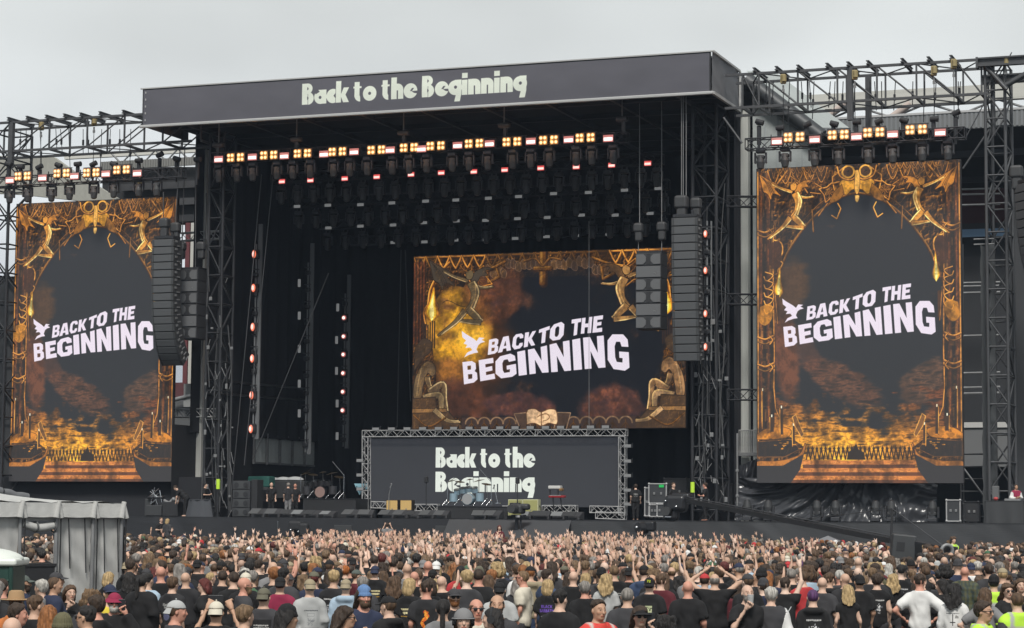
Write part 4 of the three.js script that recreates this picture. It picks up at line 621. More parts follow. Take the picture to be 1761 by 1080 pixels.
{
  const z = -8, a = P(636, 870, z), b = P(1066, 752, z), w = b.x - a.x, h = b.y - a.y, TW = 1536, TH = Math.round(TW * h / w), fx = (px) => (px - 636) / 430 * TW, fy = (py) => (py - 752) / 118 * TH;
  const wide = (s, px, size) => fx(636 + px) / (FAT.width(s) * size);
  const s1 = fy(803) - fy(768), c = '#e9efe4';
  ledScreen('low dark screen with stacked white lettering behind the drum kit', a, b, z, bannerPicture(TW, TH, [['Back to the', fx(752), fy(803), s1, wide('Back to the', 172, s1)], ['Beginning', fx(752), fy(845), s1, wide('Beginning', 172, s1)]], '#282a30', c, 0.06), 0.92);
  // bright truss frame round it: a thing of its own, each run a part
  const f = thing('screen_frame', 'bright aluminium truss frame round the low lettered screen', 'truss', V(a.x, a.y, z)), add = (A, B) => { const t = truss('x', null, null, A, B, 0.34, 0.34, 0.36, 0.03, M.alu); scene.remove(t); taken.set('x', 0); t.name = 'truss_run'; t.position.sub(f.position); f.add(t); };
  const Q = (x, y) => P(x, y, z + 0.2);
  add(Q(625, 746), Q(1078, 744)); add(Q(630, 752), Q(630, 878)); add(Q(1071, 751), Q(1071, 886)); add(Q(640, 868), Q(667, 869)); add(Q(714, 873), Q(754, 873)); add(Q(934, 875), Q(992, 875)); add(Q(1016, 876), Q(1076, 877)); add(Q(1026, 886), Q(1076, 888)); add(Q(866, 876), Q(876, 876));
  rename(f);
}
// ---------------------------------------------------------------- lamps
const GLOW = { warm: lampMat(1.0, 0.74, 0.36, 1.9), face: lampMat(0.7, 0.22, 0.03, 0.13), haloDish: lampMat(0.95, 0.36, 0.05, 0.75), pink: lampMat(1.0, 0.82, 0.76, 1.5), rim: lampMat(0.8, 0.2, 0.17, 0.55), red: lampMat(1, 0.10, 0.09, 0.75), redcore: lampMat(1, 0.66, 0.58, 1.3), white: lampMat(0.9, 0.92, 0.92, 0.16), fire: lampMat(1, 0.20, 0.09, 1.0) };  // the two amber blinder glows paint the halo around the bulbs
function lampLight(t, r, g, b, k, z) { const l = new THREE.PointLight(new THREE.Color(r, g, b), k, 8); l.position.set(0, 0, z); l.castShadow = true; l.shadow.radius = 5; t.add(l); }
function makeBlinder(p) {
  const t = thing('blinder_lamp', '', 'stage lamp', p);
  for (const s of [-1, 1]) { mesh('frame', rb(0.46, 0.5, 0.16, s * 0.29, 0, -0.05, 0.03), M.black, t); mesh('lamp_halo_face', rb(0.43, 0.47, 0.02, s * 0.29, 0, 0.034, 0.008), GLOW.face, t); for (const y of [-0.115, 0.115]) for (const x of [-0.1, 0.1]) { mesh('lamp_halo_dish', new THREE.CylinderGeometry(0.112, 0.07, 0.06, 12).rotateX(Math.PI / 2).translate(s * 0.29 + x, y, 0.05), GLOW.haloDish, t); mesh('lamp_bulb', new THREE.SphereGeometry(0.064, 10, 8).scale(1, 1, 0.6).translate(s * 0.29 + x, y, 0.085), GLOW.warm, t); } }  // only the bulbs are sources; face and dishes glow as their painted amber halo
  mesh('bracket', bx(1.1, 0.05, 0.05, 0, 0.28, -0.08), M.steelDark, t); rename(t); lampLight(t, 1, 0.5, 0.15, 0.8, 0.3); return t;
}
function makeStrobe(p, core, rim, k, light = true) {
  const t = thing('strobe_lamp', '', 'stage lamp', p), w = 0.5 * k, h = 0.34 * k;
  mesh('housing', rb(w, h, 0.2 * k, 0, 0, -0.1 * k, 0.03), M.black, t); mesh('lamp_rim', rb(w * 0.92, h * 0.9, 0.02, 0, 0, 0.012, 0.008), rim, t); mesh('lamp_tube', rb(w * 0.8, h * 0.42, 0.03, 0, -0.03 * k, 0.03, 0.01), core, t); for (const s of [-1, 1]) mesh('bracket', bx(0.03, h * 1.5, 0.06, s * (w / 2 + 0.02), 0.06, -0.1), M.steelDark, t);
  rename(t); if (light) lampLight(t, 1, 0.5, 0.45, 0.4, 0.3); return t;
}
function makeHead(p, k = 1) { // moving head hanging down from its base
  const t = thing('moving_head', '', 'stage lamp', p), g = std(0.042, 0.044, 0.05, 0.5, 0.1);
  mesh('base', [rb(0.42, 0.2, 0.34, 0, 0, 0, 0.04), bx(0.06, 0.16, 0.06, -0.12, 0.16, 0), bx(0.06, 0.16, 0.06, 0.12, 0.16, 0)], g, t);
  for (const s of [-1, 1]) mesh('yoke_arm', rb(0.075, 0.52, 0.2, s * 0.26, -0.33, 0, 0.03), g, t);
  mesh('head', [new THREE.CylinderGeometry(0.15, 0.2, 0.34, 14).translate(0, -0.36, 0), new THREE.CylinderGeometry(0.2, 0.15, 0.3, 14).translate(0, -0.68, 0), rb(0.36, 0.16, 0.3, 0, -0.28, 0, 0.04)], M.plastic, t);
  mesh('lens', new THREE.SphereGeometry(0.13, 12, 6, 0, 7, Math.PI / 2, Math.PI / 2).scale(1, 0.4, 1).translate(0, -0.83, 0), M.blackGloss, t);
  rename(t); if (k !== 1) t.scale.setScalar(k); return t;
}
const proto = {};
function place(kind, make, list, z, what, group, dy = 0) { // a row of the same lamp, counted from the left
  list.forEach(([px, py], i) => {
    const p = P(px, py, z); p.y += dy; const lab = what.includes('downwards') ? `${ORD[i]} from the top of ${what.replace(', counted downwards', '')}` : `${ORD[i] ?? 'last'} from the left of the ${what}`;
    let o; if (!proto[kind]) { o = make(p); proto[kind] = o; } else o = copyOf(proto[kind], p, 0);
    tag(o, lab, 'stage lamp', group);
  });
}
const S1 = (p) => makeStrobe(p, GLOW.pink, GLOW.rim, 1.12), S2 = (p) => makeStrobe(p, GLOW.redcore, GLOW.red, 0.8, false), S3 = (p) => { const t = makeStrobe(p, GLOW.white, GLOW.white, 0.85, false); t.scale.set(1, 0.62, 1); return t; };
// left and right screen trusses
truss('lamp_truss', 'dark lamp truss hanging above the left screen', 'truss', P(-30, 316, 1.6), P(316, 297, 1.6), 0.55, 0.5, 0.55, 0.035, M.steelDark);
truss('lamp_truss', 'dark lamp truss hanging above the right screen', 'truss', P(1284, 249, 1.6), P(1660, 229, 1.6), 0.55, 0.5, 0.55, 0.035, M.steelDark);
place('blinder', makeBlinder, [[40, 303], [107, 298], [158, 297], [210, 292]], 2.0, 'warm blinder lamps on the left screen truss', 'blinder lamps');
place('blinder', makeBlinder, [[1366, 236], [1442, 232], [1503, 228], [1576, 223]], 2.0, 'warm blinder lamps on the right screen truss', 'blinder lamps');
place('strobe', S1, [[17, 310], [73, 306], [128, 303], [182, 299], [236, 298]], 2.05, 'pinkish strobe lamps on the left screen truss', 'strobe lamps');
place('strobe', S1, [[1336, 243], [1401, 240], [1473, 235], [1535, 231], [1617, 228]], 2.05, 'pinkish strobe lamps on the right screen truss', 'strobe lamps');
place('head', (p) => makeHead(p), [[17, 322], [48, 320], [89, 319], [120, 316], [162, 314], [196, 312], [239, 310], [270, 309]], 1.6, 'black moving heads hanging above the left screen', 'moving head lamps');
place('head', (p) => makeHead(p), [[1308, 260], [1350, 257], [1401, 255], [1442, 253], [1493, 251], [1535, 249], [1586, 246], [1630, 244]], 1.6, 'black moving heads hanging above the right screen', 'moving head lamps');
function topLamp(list, z, where) { // hoist bags and moving lamps sitting on top of a truss
  list.forEach(([px, py, k], i) => { const p = P(px, py, z), t = thing('truss_top_lamp', `${ORD[i]} from the left of the black lamps standing on the ${where}`, 'stage lamp', p, 0, 'lamps standing on the side trusses');
    mesh('head', [new THREE.CylinderGeometry(0.12, 0.14, 0.38, 12).rotateZ(Math.PI / 2 + (i % 3 - 1) * 0.35).translate(0.05, 0.05, 0.05), rb(0.22, 0.2, 0.2, -0.02, 0.02, 0, 0.05)], M.black, t); mesh('yoke', rb(0.2, 0.5 * k, 0.16, 0, -0.3 * k, -0.05, 0.05), M.black, t); mesh('clamp', bx(0.1, 0.5 * k + 0.2, 0.1, 0, -0.4 * k, 0), M.steelDark, t); });
}
topLamp([[14, 284, 1.3], [35, 289, 1], [67, 289, 1], [100, 286, 1], [133, 284, 1], [160, 284, 1], [195, 284, 1], [238, 278, 1.2], [274, 268, 1.9], [303, 275, 1.6], [339, 276, 1.8]], 1.4, 'left screen truss');
topLamp([[1305, 212, 1.9], [1340, 222, 1], [1387, 216, 1], [1433, 215, 1], [1472, 212, 1], [1510, 211, 1], [1553, 209, 1], [1605, 207, 1], [1643, 196, 2.0]], 1.4, 'right screen truss');
// front stage truss
truss('lamp_truss', 'dark lamp truss across the front of the stage opening', 'truss', P(366, 272, 0.6), P(1080, 237, 0.6), 0.5, 0.5, 0.55, 0.03, M.steelDark);
place('strobe', S1, [[376, 274], [434, 270], [489, 268], [557, 265], [609, 261], [671, 258], [725, 256], [787, 250], [842, 247], [913, 243], [978, 240], [1046, 238]], 1.05, 'pinkish strobe lamps on the front stage truss', 'strobe lamps');
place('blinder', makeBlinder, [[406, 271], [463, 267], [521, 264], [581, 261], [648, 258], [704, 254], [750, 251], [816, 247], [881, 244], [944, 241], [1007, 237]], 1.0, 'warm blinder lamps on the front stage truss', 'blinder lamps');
place('head', (p) => makeHead(p), [377, 408, 435, 477, 504, 534, 574, 602, 632, 675, 704, 734, 778, 807, 839, 882, 913, 945, 991, 1018, 1055].map((x) => [x, 286 - (x - 377) * 0.0505]), 0.6, 'black moving heads under the front stage truss', 'moving head lamps');
[[376, 250, 216, 'leftmost of the five'], [510, 240, 205, 'second from the left of the five'], [694, 229, 190, 'middle one of the five'], [867, 216, 180, 'second from the right of the five'], [1070, 205, 168, 'rightmost of the five']].forEach(([px, py, y2, w], i) => { const p = P(px, py, 0.6), t = thing('truss_hoist', `${w} black hoists on cables above the front stage truss`, 'hoist', p, 0, 'hoists of the front stage truss'); mesh('body', [rb(0.62, 0.26, 0.4, 0, 0, 0, 0.1), rb(0.2, 0.7, 0.2, 0.02 * i, -0.4, 0, 0.05)], M.plastic, t); mesh('cable', tube(V(0, 0.1, 0), V(0, P(px, y2, 0.6).y - p.y + 0.4, 0), 0.035, 5), M.aluDull, t); });
// rows further back
const rows = [
  [-3.5, [[485, 312], [534, 310], [593, 307], [648, 304], [707, 300], [759, 297], [815, 295], [868, 292], [930, 289], [991, 287], [1052, 284], [1114, 281]], 'redstrobe', S2, 'red glowing strobe lamps on the second stage truss', 'second', 470, 1140, 24],
  [-7.5, [[511, 355], [564, 353], [620, 352], [674, 349], [732, 346], [784, 344], [840, 341], [892, 338], [952, 333], [1012, 331], [1074, 327], [1132, 324]], 'whitestrobe', S3, 'small white strobes on the third stage truss', 'third', 500, 1150, 22],
  [-11, [[565, 392], [620, 389], [676, 387], [729, 383], [785, 380], [835, 379], [890, 376], [941, 374], [1000, 370], [1058, 370], [1118, 367]], 'whitestrobe', S3, 'small white strobes on the fourth stage truss', 'fourth', 550, 1150, 20],
  [-15, [[625, 420], [677, 417], [730, 416], [783, 413], [836, 412], [886, 410], [940, 407], [990, 405], [1047, 403]], 'whitestrobe', S3, 'small white strobes on the rearmost stage truss', 'rearmost', 600, 1140, 0],
];
for (const [z, list, kind, make, what, nth, x0, x1, nh] of rows) {
  const n = list.length, sl = (list[n - 1][1] - list[0][1]) / (list[n - 1][0] - list[0][0]), y = (x) => list[0][1] + (x - list[0][0]) * sl;
  truss('lamp_truss', `dark lamp truss across the stage, ${nth} from the front`, 'truss', P(x0, y(x0) - 6, z), P(x1, y(x1) - 6, z), 0.5, 0.5, 0.6, 0.03, M.steelDark);
  place(kind, make, list, z + 0.45, what, what, 0);
  if (nh) place('head', (p) => makeHead(p), Array.from({ length: nh }, (_, i) => { const x = lerp(x0 + 14, x1 - 10, i / (nh - 1)); return [x, y(x) + 12]; }), z, `dim moving heads under the ${nth} stage truss`, 'moving head lamps');
}
// upright lamp ladders at the sides of the stage
function ladder(label, px, y0, y1, z, lamps, kind, fins) {
  const a = P(px, y1, z), b = P(px, y0, z), t = thing('lamp_ladder', label, 'lamp tower', V(a.x, a.y, z)), h = b.y - a.y;
  mesh('pole', [bx(px > 1000 ? 0.06 : 0.22, h + (px > 1000 ? 0 : 1.2), 0.1, 0.18, h / 2 + (px > 1000 ? 0 : 0.5), -0.12), tube(V(0, 0, 0), V(0, h, 0), 0.05)], std(0.17, 0.18, 0.19, 0.6, 0.2), t);
  for (const py of lamps) { const y = P(px, py, z).y - a.y; if (kind === 'tall') { mesh('lamp_tube', new THREE.SphereGeometry(px > 1000 ? 0.10 : 0.13, 10, 8).scale(0.95, 1.7, 0.5).translate(-0.02, y, 0.24), GLOW.fire, t); mesh('lamp_core', new THREE.SphereGeometry(px > 1000 ? 0.06 : 0.08, 10, 8).scale(0.9, 1.8, 0.6).translate(-0.02, y, 0.31), GLOW.redcore, t); } else if (kind === 'round') { mesh('lamp_ring', new THREE.SphereGeometry(0.15, 12, 8).scale(1, 1, 0.4).translate(0, y, 0.14), GLOW.rim, t); mesh('lamp_core', new THREE.SphereGeometry(0.09, 12, 8).scale(1, 1, 0.5).translate(0, y, 0.2), GLOW.pink, t); } mesh('housing', rb(0.36, 0.5, 0.24, 0, y, -0.02, 0.06), M.black, t); }  // tall kind: red outer shell is a painted halo around the white core
  const n = Math.round(h / 1.0); for (let k = 0; k < n; k++) mesh('clamp_lamp', [rb(0.3, 0.28, 0.28, 0.0, 0.4 + k * h / n, 0.02, 0.08), bx(0.4, 0.05, 0.06, 0, 0.7 + k * h / n, 0.05)], M.blackGloss, t);
  for (const [fx, py] of fins) { const p = P(fx, py, z); mesh('white_lamp', rb(0.16, 0.44, 0.08, p.x - a.x, p.y - a.y, 0.1, 0.02), GLOW.white, t); }
  rename(t);
}
ladder('front lamp ladder with tall red and white lamps inside the left tower', 435, 420, 752, -4, [438, 496, 563, 617, 680, 738], 'tall', []);
ladder('middle unlit lamp ladder with small white strobes at the left of the stage', 525, 452, 778, -9, [], 'none', [[516, 487], [516, 543], [516, 600], [516, 660], [516, 711]]);
ladder('rear lamp ladder with small round pinkish lamps at the left of the stage', 590, 505, 768, -14, [547, 579, 610, 642, 674, 706], 'round', [[582, 529], [580, 585], [580, 638], [581, 694], [581, 750]]);
ladder('lamp ladder with four tall warm lamps on the right stage tower', 1216, 380, 620, 0.4, [403, 466, 540, 597], 'tall', []);
{ // small white strobes on top of and beside the low screen's frame
  const z = -7.6, top = Array.from({ length: 16 }, (_, i) => [646 + i * 27.1 - i * i * 0.05, 738 - i * 0.25]);
  place('whitestrobe', S3, top, z, 'small white strobes topping the low screen frame', 'strobes on the low screen frame');
  place('whitestrobe', S3, [[619, 792], [619, 817], [619, 841], [619, 864]], z, 'small strobes left of the low screen, counted downwards', 'strobes on the low screen frame');
  place('whitestrobe', S3, [[1079, 767], [1079, 793], [1079, 818], [1079, 843], [1079, 867]], z, 'small strobes right of the low screen, counted downwards', 'strobes on the low screen frame');
}
// ---------------------------------------------------------------- loudspeakers
function lineArray(label, px, py, z, w, h, d, n, bend, turn = 0) {
  const a = P(px, py, z), t = thing('line_array', label, 'loudspeakers', a, turn);
  const face = std(0.085, 0.09, 0.096, 0.62, 0.05), body = std(0.045, 0.047, 0.05, 0.6, 0), gc = rb(w, h * 0.95, d, 0, -h / 2, -d / 2, 0.02), gg = rb(w * 0.8, h * 0.84, 0.03, 0, -h / 2, 0.006, 0.012), gw = [bx(w * 0.06, h * 0.86, 0.05, -w * 0.45, -h / 2, 0), bx(w * 0.06, h * 0.86, 0.05, w * 0.45, -h / 2, 0)];
  const gh = ([bx(0.04, 0.1, 0.2, w / 2 + 0.01, -h * 0.3, -d * 0.3), bx(0.04, 0.06, 0.3, w / 2 + 0.01, -h * 0.85, -d * 0.6), bx(0.04, 0.1, 0.2, -w / 2 - 0.01, -h * 0.3, -d * 0.3)]);
  mesh('flying_bar', [bx(w * 0.9, 0.14, d * 0.9, 0, 0.1, -d / 2), bx(0.1, 0.24, 0.1, -0.3, 0.26, -d / 2), bx(0.1, 0.24, 0.1, 0.3, 0.26, -d / 2)], M.steelDark, t);
  let y = 0, zz = 0, an = 0;
  for (let i = 0; i < n; i++) { an = bend(i / (n - 1)); const c = mesh('cabinet', gc, body, t); c.position.set(0, y, zz); c.rotation.x = an; mesh('grille', gg, face, c); for (const q of gw) mesh('flange', q, M.grille, c); for (const q of gh) mesh('rigging', q, M.aluDull, c); y -= Math.cos(an) * h; zz -= Math.sin(an) * h; }
  return rename(t);
}
lineArray('long curved black speaker array hanging over the right edge of the left screen', 280.5, 411, 2.5, 1.28, 0.40, 0.85, 17, (s) => 0.0 + 0.8 * Math.pow(s, 3.2));
lineArray('long curved black speaker array hanging in front of the right stage tower', 1177, 374, 2.5, 1.3, 0.40, 0.8, 17, (s) => 0.02 + 0.12 * s * s);
lineArray('black speaker array at the right edge of the photo beside the outer tower', 1753, 316, 3.0, 1.0, 0.40, 0.9, 15, (s) => 0.05 + 0.55 * s * s, -0.9);
function subStack(label, x0, x1, y0, y1, z, d) {
  const a = P(x0, y1, z), b = P(x1, y0, z), w = b.x - a.x, h = (b.y - a.y) / 6, t = thing('speaker_stack', label, 'loudspeakers', V((a.x + b.x) / 2, a.y, z));
  const face = std(0.125, 0.13, 0.137, 0.6, 0.05);
  for (let i = 0; i < 6; i++) { const c = mesh('cabinet', rb(w, h * 0.97, d, 0, h * (5 - i) + h / 2, -d / 2, 0.02), std(0.04, 0.041, 0.045, 0.55), t), y = h * (5 - i) + h / 2;
    if (i % 3 !== 1) { for (const s of [-1, 1]) { const sh = new THREE.Shape([[s * w * 0.47, -h * 0.4], [s * w * 0.47, h * 0.4], [s * w * 0.2, h * 0.4], [s * w * 0.09, h * 0.16], [s * w * 0.09, -h * 0.16], [s * w * 0.2, -h * 0.4]].map(([p, q]) => new THREE.Vector2(p, q))); mesh('horn_lip', new THREE.ExtrudeGeometry(sh, { depth: 0.05, bevelEnabled: false }).translate(0, y, -0.01), face, c); } mesh('horn', bx(w * 0.16, h * 0.86, 0.02, 0, y, 0.004), M.black, c); }
    else { mesh('grille', rb(w * 0.95, h * 0.86, 0.04, 0, y, 0.01, 0.015), face, c); mesh('badge', [bx(0.1, 0.03, 0.02, w * 0.25, y - 0.06, 0.035), bx(0.03, 0.1, 0.02, w * 0.28, y - 0.08, 0.035)], M.aluDull, c); } }
  mesh('flying_bar', bx(w, 0.1, d * 0.8, 0, h * 6 + 0.06, -d / 2), M.steelDark, t); return rename(t);
}
subStack('stack of six dark speakers hanging between the left screen and the left tower', 305, 340, 462, 583, 0.6, 1.3);
subStack('stack of six dark speakers hanging in front of the middle screen', 1093, 1137, 434, 566, 0.6, 1.1);
function motorBag(px, py, z, label, k = 1) { const p = P(px, py, z), t = thing('motor_bag', label, 'hoist', p); mesh('body', [rb(0.5 * k, 0.5 * k, 0.45 * k, 0, 0, 0, 0.14), rb(0.36 * k, 0.55 * k, 0.34 * k, 0.02, -0.4 * k, 0, 0.1)], M.plastic, t); return t; }
for (const [x, y, z, l, k] of [[1098, 392, 0.2, 'grey cloth hoist bag above the left of the inner right speaker stack'], [1138, 390, 0.2, 'grey cloth hoist bag above the right of the inner right speaker stack'], [283, 384, 2, 'black hoist bag above the top of the left speaker array', 1.1], [302, 392, 1.6, 'second black hoist bag right of the left speaker array', 1.1], [312, 424, 0.2, 'black hoist bag above the left speaker stack'], [346, 424, 0.2, 'black hoist bag left of the left stage tower above the speakers'], [1172, 348, 2.2, 'black hoist bag on top of the right speaker array', 1.3], [1197, 350, 1.6, 'black hoist bag between right speaker array and tower', 1.1], [1748, 296, 2.6, 'black hoist bag above the speaker array at the right edge', 1.2]]) motorBag(x, y, z, l, k);
{ // steel cables that carry the speakers
  const l = []; for (const [x, y0, y1, z] of [[1100, 178, 385, 0.2], [1138, 172, 385, 0.2], [1098, 405, 434, 0.2], [1138, 405, 434, 0.2], [1172, 165, 340, 2.2], [1175, 165, 340, 2.2], [1180, 165, 340, 2.2], [1013, 380, 740, -2]]) l.push(tube(P(x, y0, z), P(x, y1, z), x === 1013 ? 0.012 : 0.022, 5));
  tag(mesh('speaker_cable', l, M.aluDull), 'thin upright steel cables holding the speakers in the right half of the stage', 'cables', null, 'stuff');
  const k = []; for (const [xa, ya, xb, yb, z] of [[310, 250, 300, 410, 1.4], [318, 250, 312, 470, 0.4], [337, 250, 336, 470, 0.4], [281, 330, 281, 390, 2], [450, 300, 398, 850, -1.2], [565, 470, 435, 790, -3], [690, 430, 683, 735, -13], [697, 430, 706, 690, -13], [470, 300, 420, 800, -1.6], [1660, 238, 1740, 90, 1], [1656, 420, 1656, 820, -0.4]]) k.push(tube(P(xa, ya, z), P(xb, yb, z), 0.028, 5));
  tag(mesh('stage_cable', k, M.steel), 'loose cables and guy lines hanging at the left of the stage and the outer tower', 'cables', null, 'stuff');
}
{ // two pipes across the black left wing, guy of the right truss
  const t = thing('cross_pipe', 'two dark horizontal pipes in the left wing behind the tower', 'pipes', P(345, 655, -2.5)), o = t.position; for (const [a, b] of [[[345, 652], [520, 668]], [[345, 675], [525, 688]]]) mesh('pipe', tube(P(...a, -2.5).sub(o), PX(b[0], b[1], -15).sub(o), 0.06, 6), M.steel, t); rename(t);
  const g = thing('guy_strut', 'long thin strut between the right lamp truss and the outer tower', 'strut', P(1656, 290, 1)), q = g.position; mesh('strut', tube(V(0, 0, 0), P(1702, 222, 1).sub(q), 0.05), M.steel, g);
  const s = thing('guy_strut', 'thin diagonal strut from the stage roof corner to the right lamp truss', 'strut', P(1244, 202, 1)), r = s.position; mesh('strut', tube(V(0, 0, 0), P(1276, 246, 1).sub(r), 0.06), M.steel, s);
}
// ---------------------------------------------------------------- things on and before the stage
const onDeck = (px, z, py = 890) => { const p = P(px, py, z); p.y = DECK; return p; };
const sizeAt = (n, z) => n * (EYE.z - z) / FOCAL / Math.cos(0.3543) * 1.03;   // photograph pixels to metres at depth z, roughly
{ // wedge monitors
  const g = (w, h) => { const s = new THREE.Shape([[0, 0], [0.55, 0], [0.52, 0.14], [0.12, h], [0, h]].map(([x, y]) => new THREE.Vector2(x, y))); return new THREE.ExtrudeGeometry(s, { depth: w, bevelEnabled: true, bevelSize: 0.012, bevelThickness: 0.012, bevelSegments: 1 }).rotateY(-Math.PI / 2).translate(w / 2, 0, 0); };
  const dark = std(0.035, 0.036, 0.04, 0.7), mid = std(0.075, 0.078, 0.082, 0.75), light = std(0.17, 0.178, 0.185, 0.75);
  [[450, 24, 0.40, 'm', 'first'], [475, 24, 0.40, 'm', 'second'], [497, 20, 0.36, 'd', 'third'], [520, 22, 0.34, 'l', 'fourth'], [543, 22, 0.34, 'd', 'fifth'], [568, 21, 0.30, 'l', 'sixth'], [609, 24, 0.38, 'm', 'seventh'], [632, 24, 0.38, 'm', 'eighth'], [672, 24, 0.38, 'm', 'ninth'], [696, 23, 0.38, 'm', 'tenth'], [717, 19, 0.32, 'd', 'eleventh'], [741, 22, 0.38, 'm', 'twelfth'], [763, 21, 0.36, 'm', 'thirteenth'], [827, 24, 0.38, 'm', 'fourteenth'], [852, 24, 0.38, 'm', 'fifteenth'], [908, 16, 0.34, 'l', 'sixteenth'], [932, 30, 0.38, 'd', 'seventeenth'], [962, 23, 0.34, 'l', 'eighteenth'], [990, 24, 0.34, 'd', 'nineteenth']].forEach(([px, w, h, k, n]) => {
    const W = sizeAt(w - 3.5, 3), t = thing('stage_monitor', `${{ m: 'grey', d: 'black', l: 'pale grey' }[k]} wedge monitor at the stage edge, ${n} from the left`, 'loudspeaker', onDeck(px, 3), 0.12 * ((px % 3) - 1), 'wedge monitors along the stage edge');
    mesh('cabinet', g(W, h).translate(0, 0.02, 0).rotateY(Math.PI).translate(0, 0, 0.3).rotateY(Math.PI), dark, t);
    mesh('grille', bx(W * 0.94, Math.hypot(h - 0.14, 0.4) * 0.98, 0.02).rotateX(-Math.atan2(0.4, h - 0.14)).translate(0, (h + 0.14) / 2 + 0.03, 0.64 - 0.01), k === 'd' ? M.plastic : k === 'l' ? light : mid, t);
  });
}
function cab(px, py, w, h, z, label, front, frame, split) {
  const p = P(px, py, z), W = sizeAt(w, z), H = sizeAt(h, z), t = thing('guitar_cabinet', label, 'amplifier', p), fr = 0.035;
  mesh('box', rb(W, H, 0.4, 0, H / 2, -0.2, 0.02), frame, t); mesh('front_cloth', bx(W - fr * 2, H - fr * 2, 0.02, 0, H / 2, 0.008), front, t); if (split) mesh('seam', bx(0.02, H, 0.02, -W * 0.17, H / 2, 0.014), frame, t); mesh('badge', bx(0.08, 0.05, 0.015, 0.02, H * 0.35, 0.022), M.aluDull, t); for (const s of [-1, 1]) mesh('handle', bx(0.02, 0.05, 0.16, s * (W / 2 + 0.01), H * 0.6, -0.2), M.black, t);
}
{
  const tan = std(0.62, 0.42, 0.16, 0.9, 0, { bumpMap: T.cloth, bumpScale: 0.004 }), olive = std(0.36, 0.36, 0.15, 0.9, 0, { bumpMap: T.cloth, bumpScale: 0.004 }), cream = std(0.55, 0.56, 0.36, 0.7), dark = std(0.03, 0.022, 0.018, 0.7);
  cab(674, 884, 22, 24, -4.5, 'left of two tan fronted guitar cabinets with a dark seam', tan, dark, true);
  cab(698, 884, 22, 24, -4.5, 'right of two tan fronted guitar cabinets left of the drum kit', tan, dark, false);
  cab(886, 887, 26, 27, -4.5, 'left of two cream framed olive guitar cabinets right of the drum kit', olive, cream, false);
  cab(912, 887, 27, 27, -4.5, 'right of two cream framed olive guitar cabinets right of the drum kit', olive, cream, false);
}
function drumKit(name, label, px, py, z, shell, head, k = 1) {
  const t = thing(name, label, 'drum kit', P(px, py, z)); const C = (r, h, x, y, zz, rx = 0, rz = 0) => new THREE.CylinderGeometry(r, r, h, 18).rotateX(rx).rotateZ(rz).translate(x, y, zz);
  mesh('bass_drum', C(0.3, 0.42, 0, 0.32, 0, Math.PI / 2), shell, t); mesh('bass_skin', C(0.28, 0.02, 0, 0.32, 0.22, Math.PI / 2), head, t);
  for (const [x, y, zz] of [[-0.32, 0.78, 0.05], [0.02, 0.82, 0.1], [0.34, 0.8, 0.05], [-0.68, 0.7, -0.1]]) { const d = mesh('tom', C(0.18, 0.24, x, y, zz, 0.35), shell, t); mesh('rim', C(0.19, 0.025, x, y + 0.12, zz + 0.04, 0.35), M.chrome, d); }
  for (const [x, y] of [[0.62, 0.42], [-0.85, 0.4]]) mesh('floor_tom', C(0.21, 0.42, x, y, 0), shell, t);
  for (const [x, y, r, a] of [[-0.95, 1.28, 0.3, 0.25], [-0.5, 1.24, 0.26, -0.15], [0.55, 1.3, 0.32, 0.2], [1.0, 1.12, 0.28, -0.2], [0.05, 1.36, 0.2, 0.1]]) { mesh('cymbal', new THREE.CylinderGeometry(0.03, r, 0.05, 20).rotateX(0.15).rotateZ(a).translate(x, y, 0), std(0.12, 0.085, 0.04, 0.35, 0.8), t); mesh('stand', [tube(V(x, 0.3, -0.1), V(x, y, 0), 0.018, 5), tube(V(x, 0.4, -0.1), V(x - 0.25, 0, 0.15), 0.016, 5), tube(V(x, 0.4, -0.1), V(x + 0.25, 0, 0.15), 0.016, 5)], M.chrome, t); }
  for (const s of [-1.2, 1.25]) mesh('boom', [tube(V(s, 0, 0), V(s, 1.25, 0), 0.018, 5), tube(V(s, 1.2, 0), V(s * 0.5, 1.5 + 0.4 * (s > 0), 0.1), 0.014, 5), tube(V(s - 0.2, 0, 0.2), V(s, 0.3, 0), 0.016, 5), tube(V(s + 0.2, 0, 0.2), V(s, 0.3, 0), 0.016, 5)], M.chrome, t);
  t.scale.setScalar(k); return rename(t);
}
function riser(label, x0, x1, y, z, d) { const a = P(x0, y, z), b = P(x1, y, z), t = thing('drum_riser', label, 'riser', V((a.x + b.x) / 2, DECK, z)), h = Math.max(0.15, a.y - DECK); mesh('platform', rb(b.x - a.x, h, d, 0, h / 2, -d / 2, 0.02), M.black, t); mesh('top_edge', bx(b.x - a.x, 0.03, 0.04, 0, h - 0.02, 0.01), M.steelDark, t); }
riser('low black drum riser in the middle of the stage', 752, 872, 870, -4.6, 2.4);
drumKit('drum_kit', 'pale blue drum kit with cymbals in front of the low lettered screen', 806, 869, -5.4, std(0.30, 0.42, 0.50, 0.3, 0.25), std(0.32, 0.33, 0.34, 0.5));
riser('wide black riser left of the low screen with a tan drum on it', 521, 612, 857, -6, 3);
drumKit('drum_kit', 'dark drum kit with a tan bass skin on the left riser', 553, 857, -7, std(0.05, 0.05, 0.055, 0.4, 0.2), std(0.28, 0.19, 0.17, 0.7), 1.05);
function stand(label, pts, r, mat, z, extra) { const t = thing('microphone_stand', label, 'stand', P(...pts[0], z)); mesh('pole', pts.slice(1).map((q, i) => tube(P(...pts[i], z).sub(t.position), P(...q, z).sub(t.position), r, 5)), mat, t); mesh('base', cyl(0.16, 0.04, 0, 0.02, 0, 12), mat, t); extra?.(t, P(...pts.at(-1), z).sub(t.position)); }
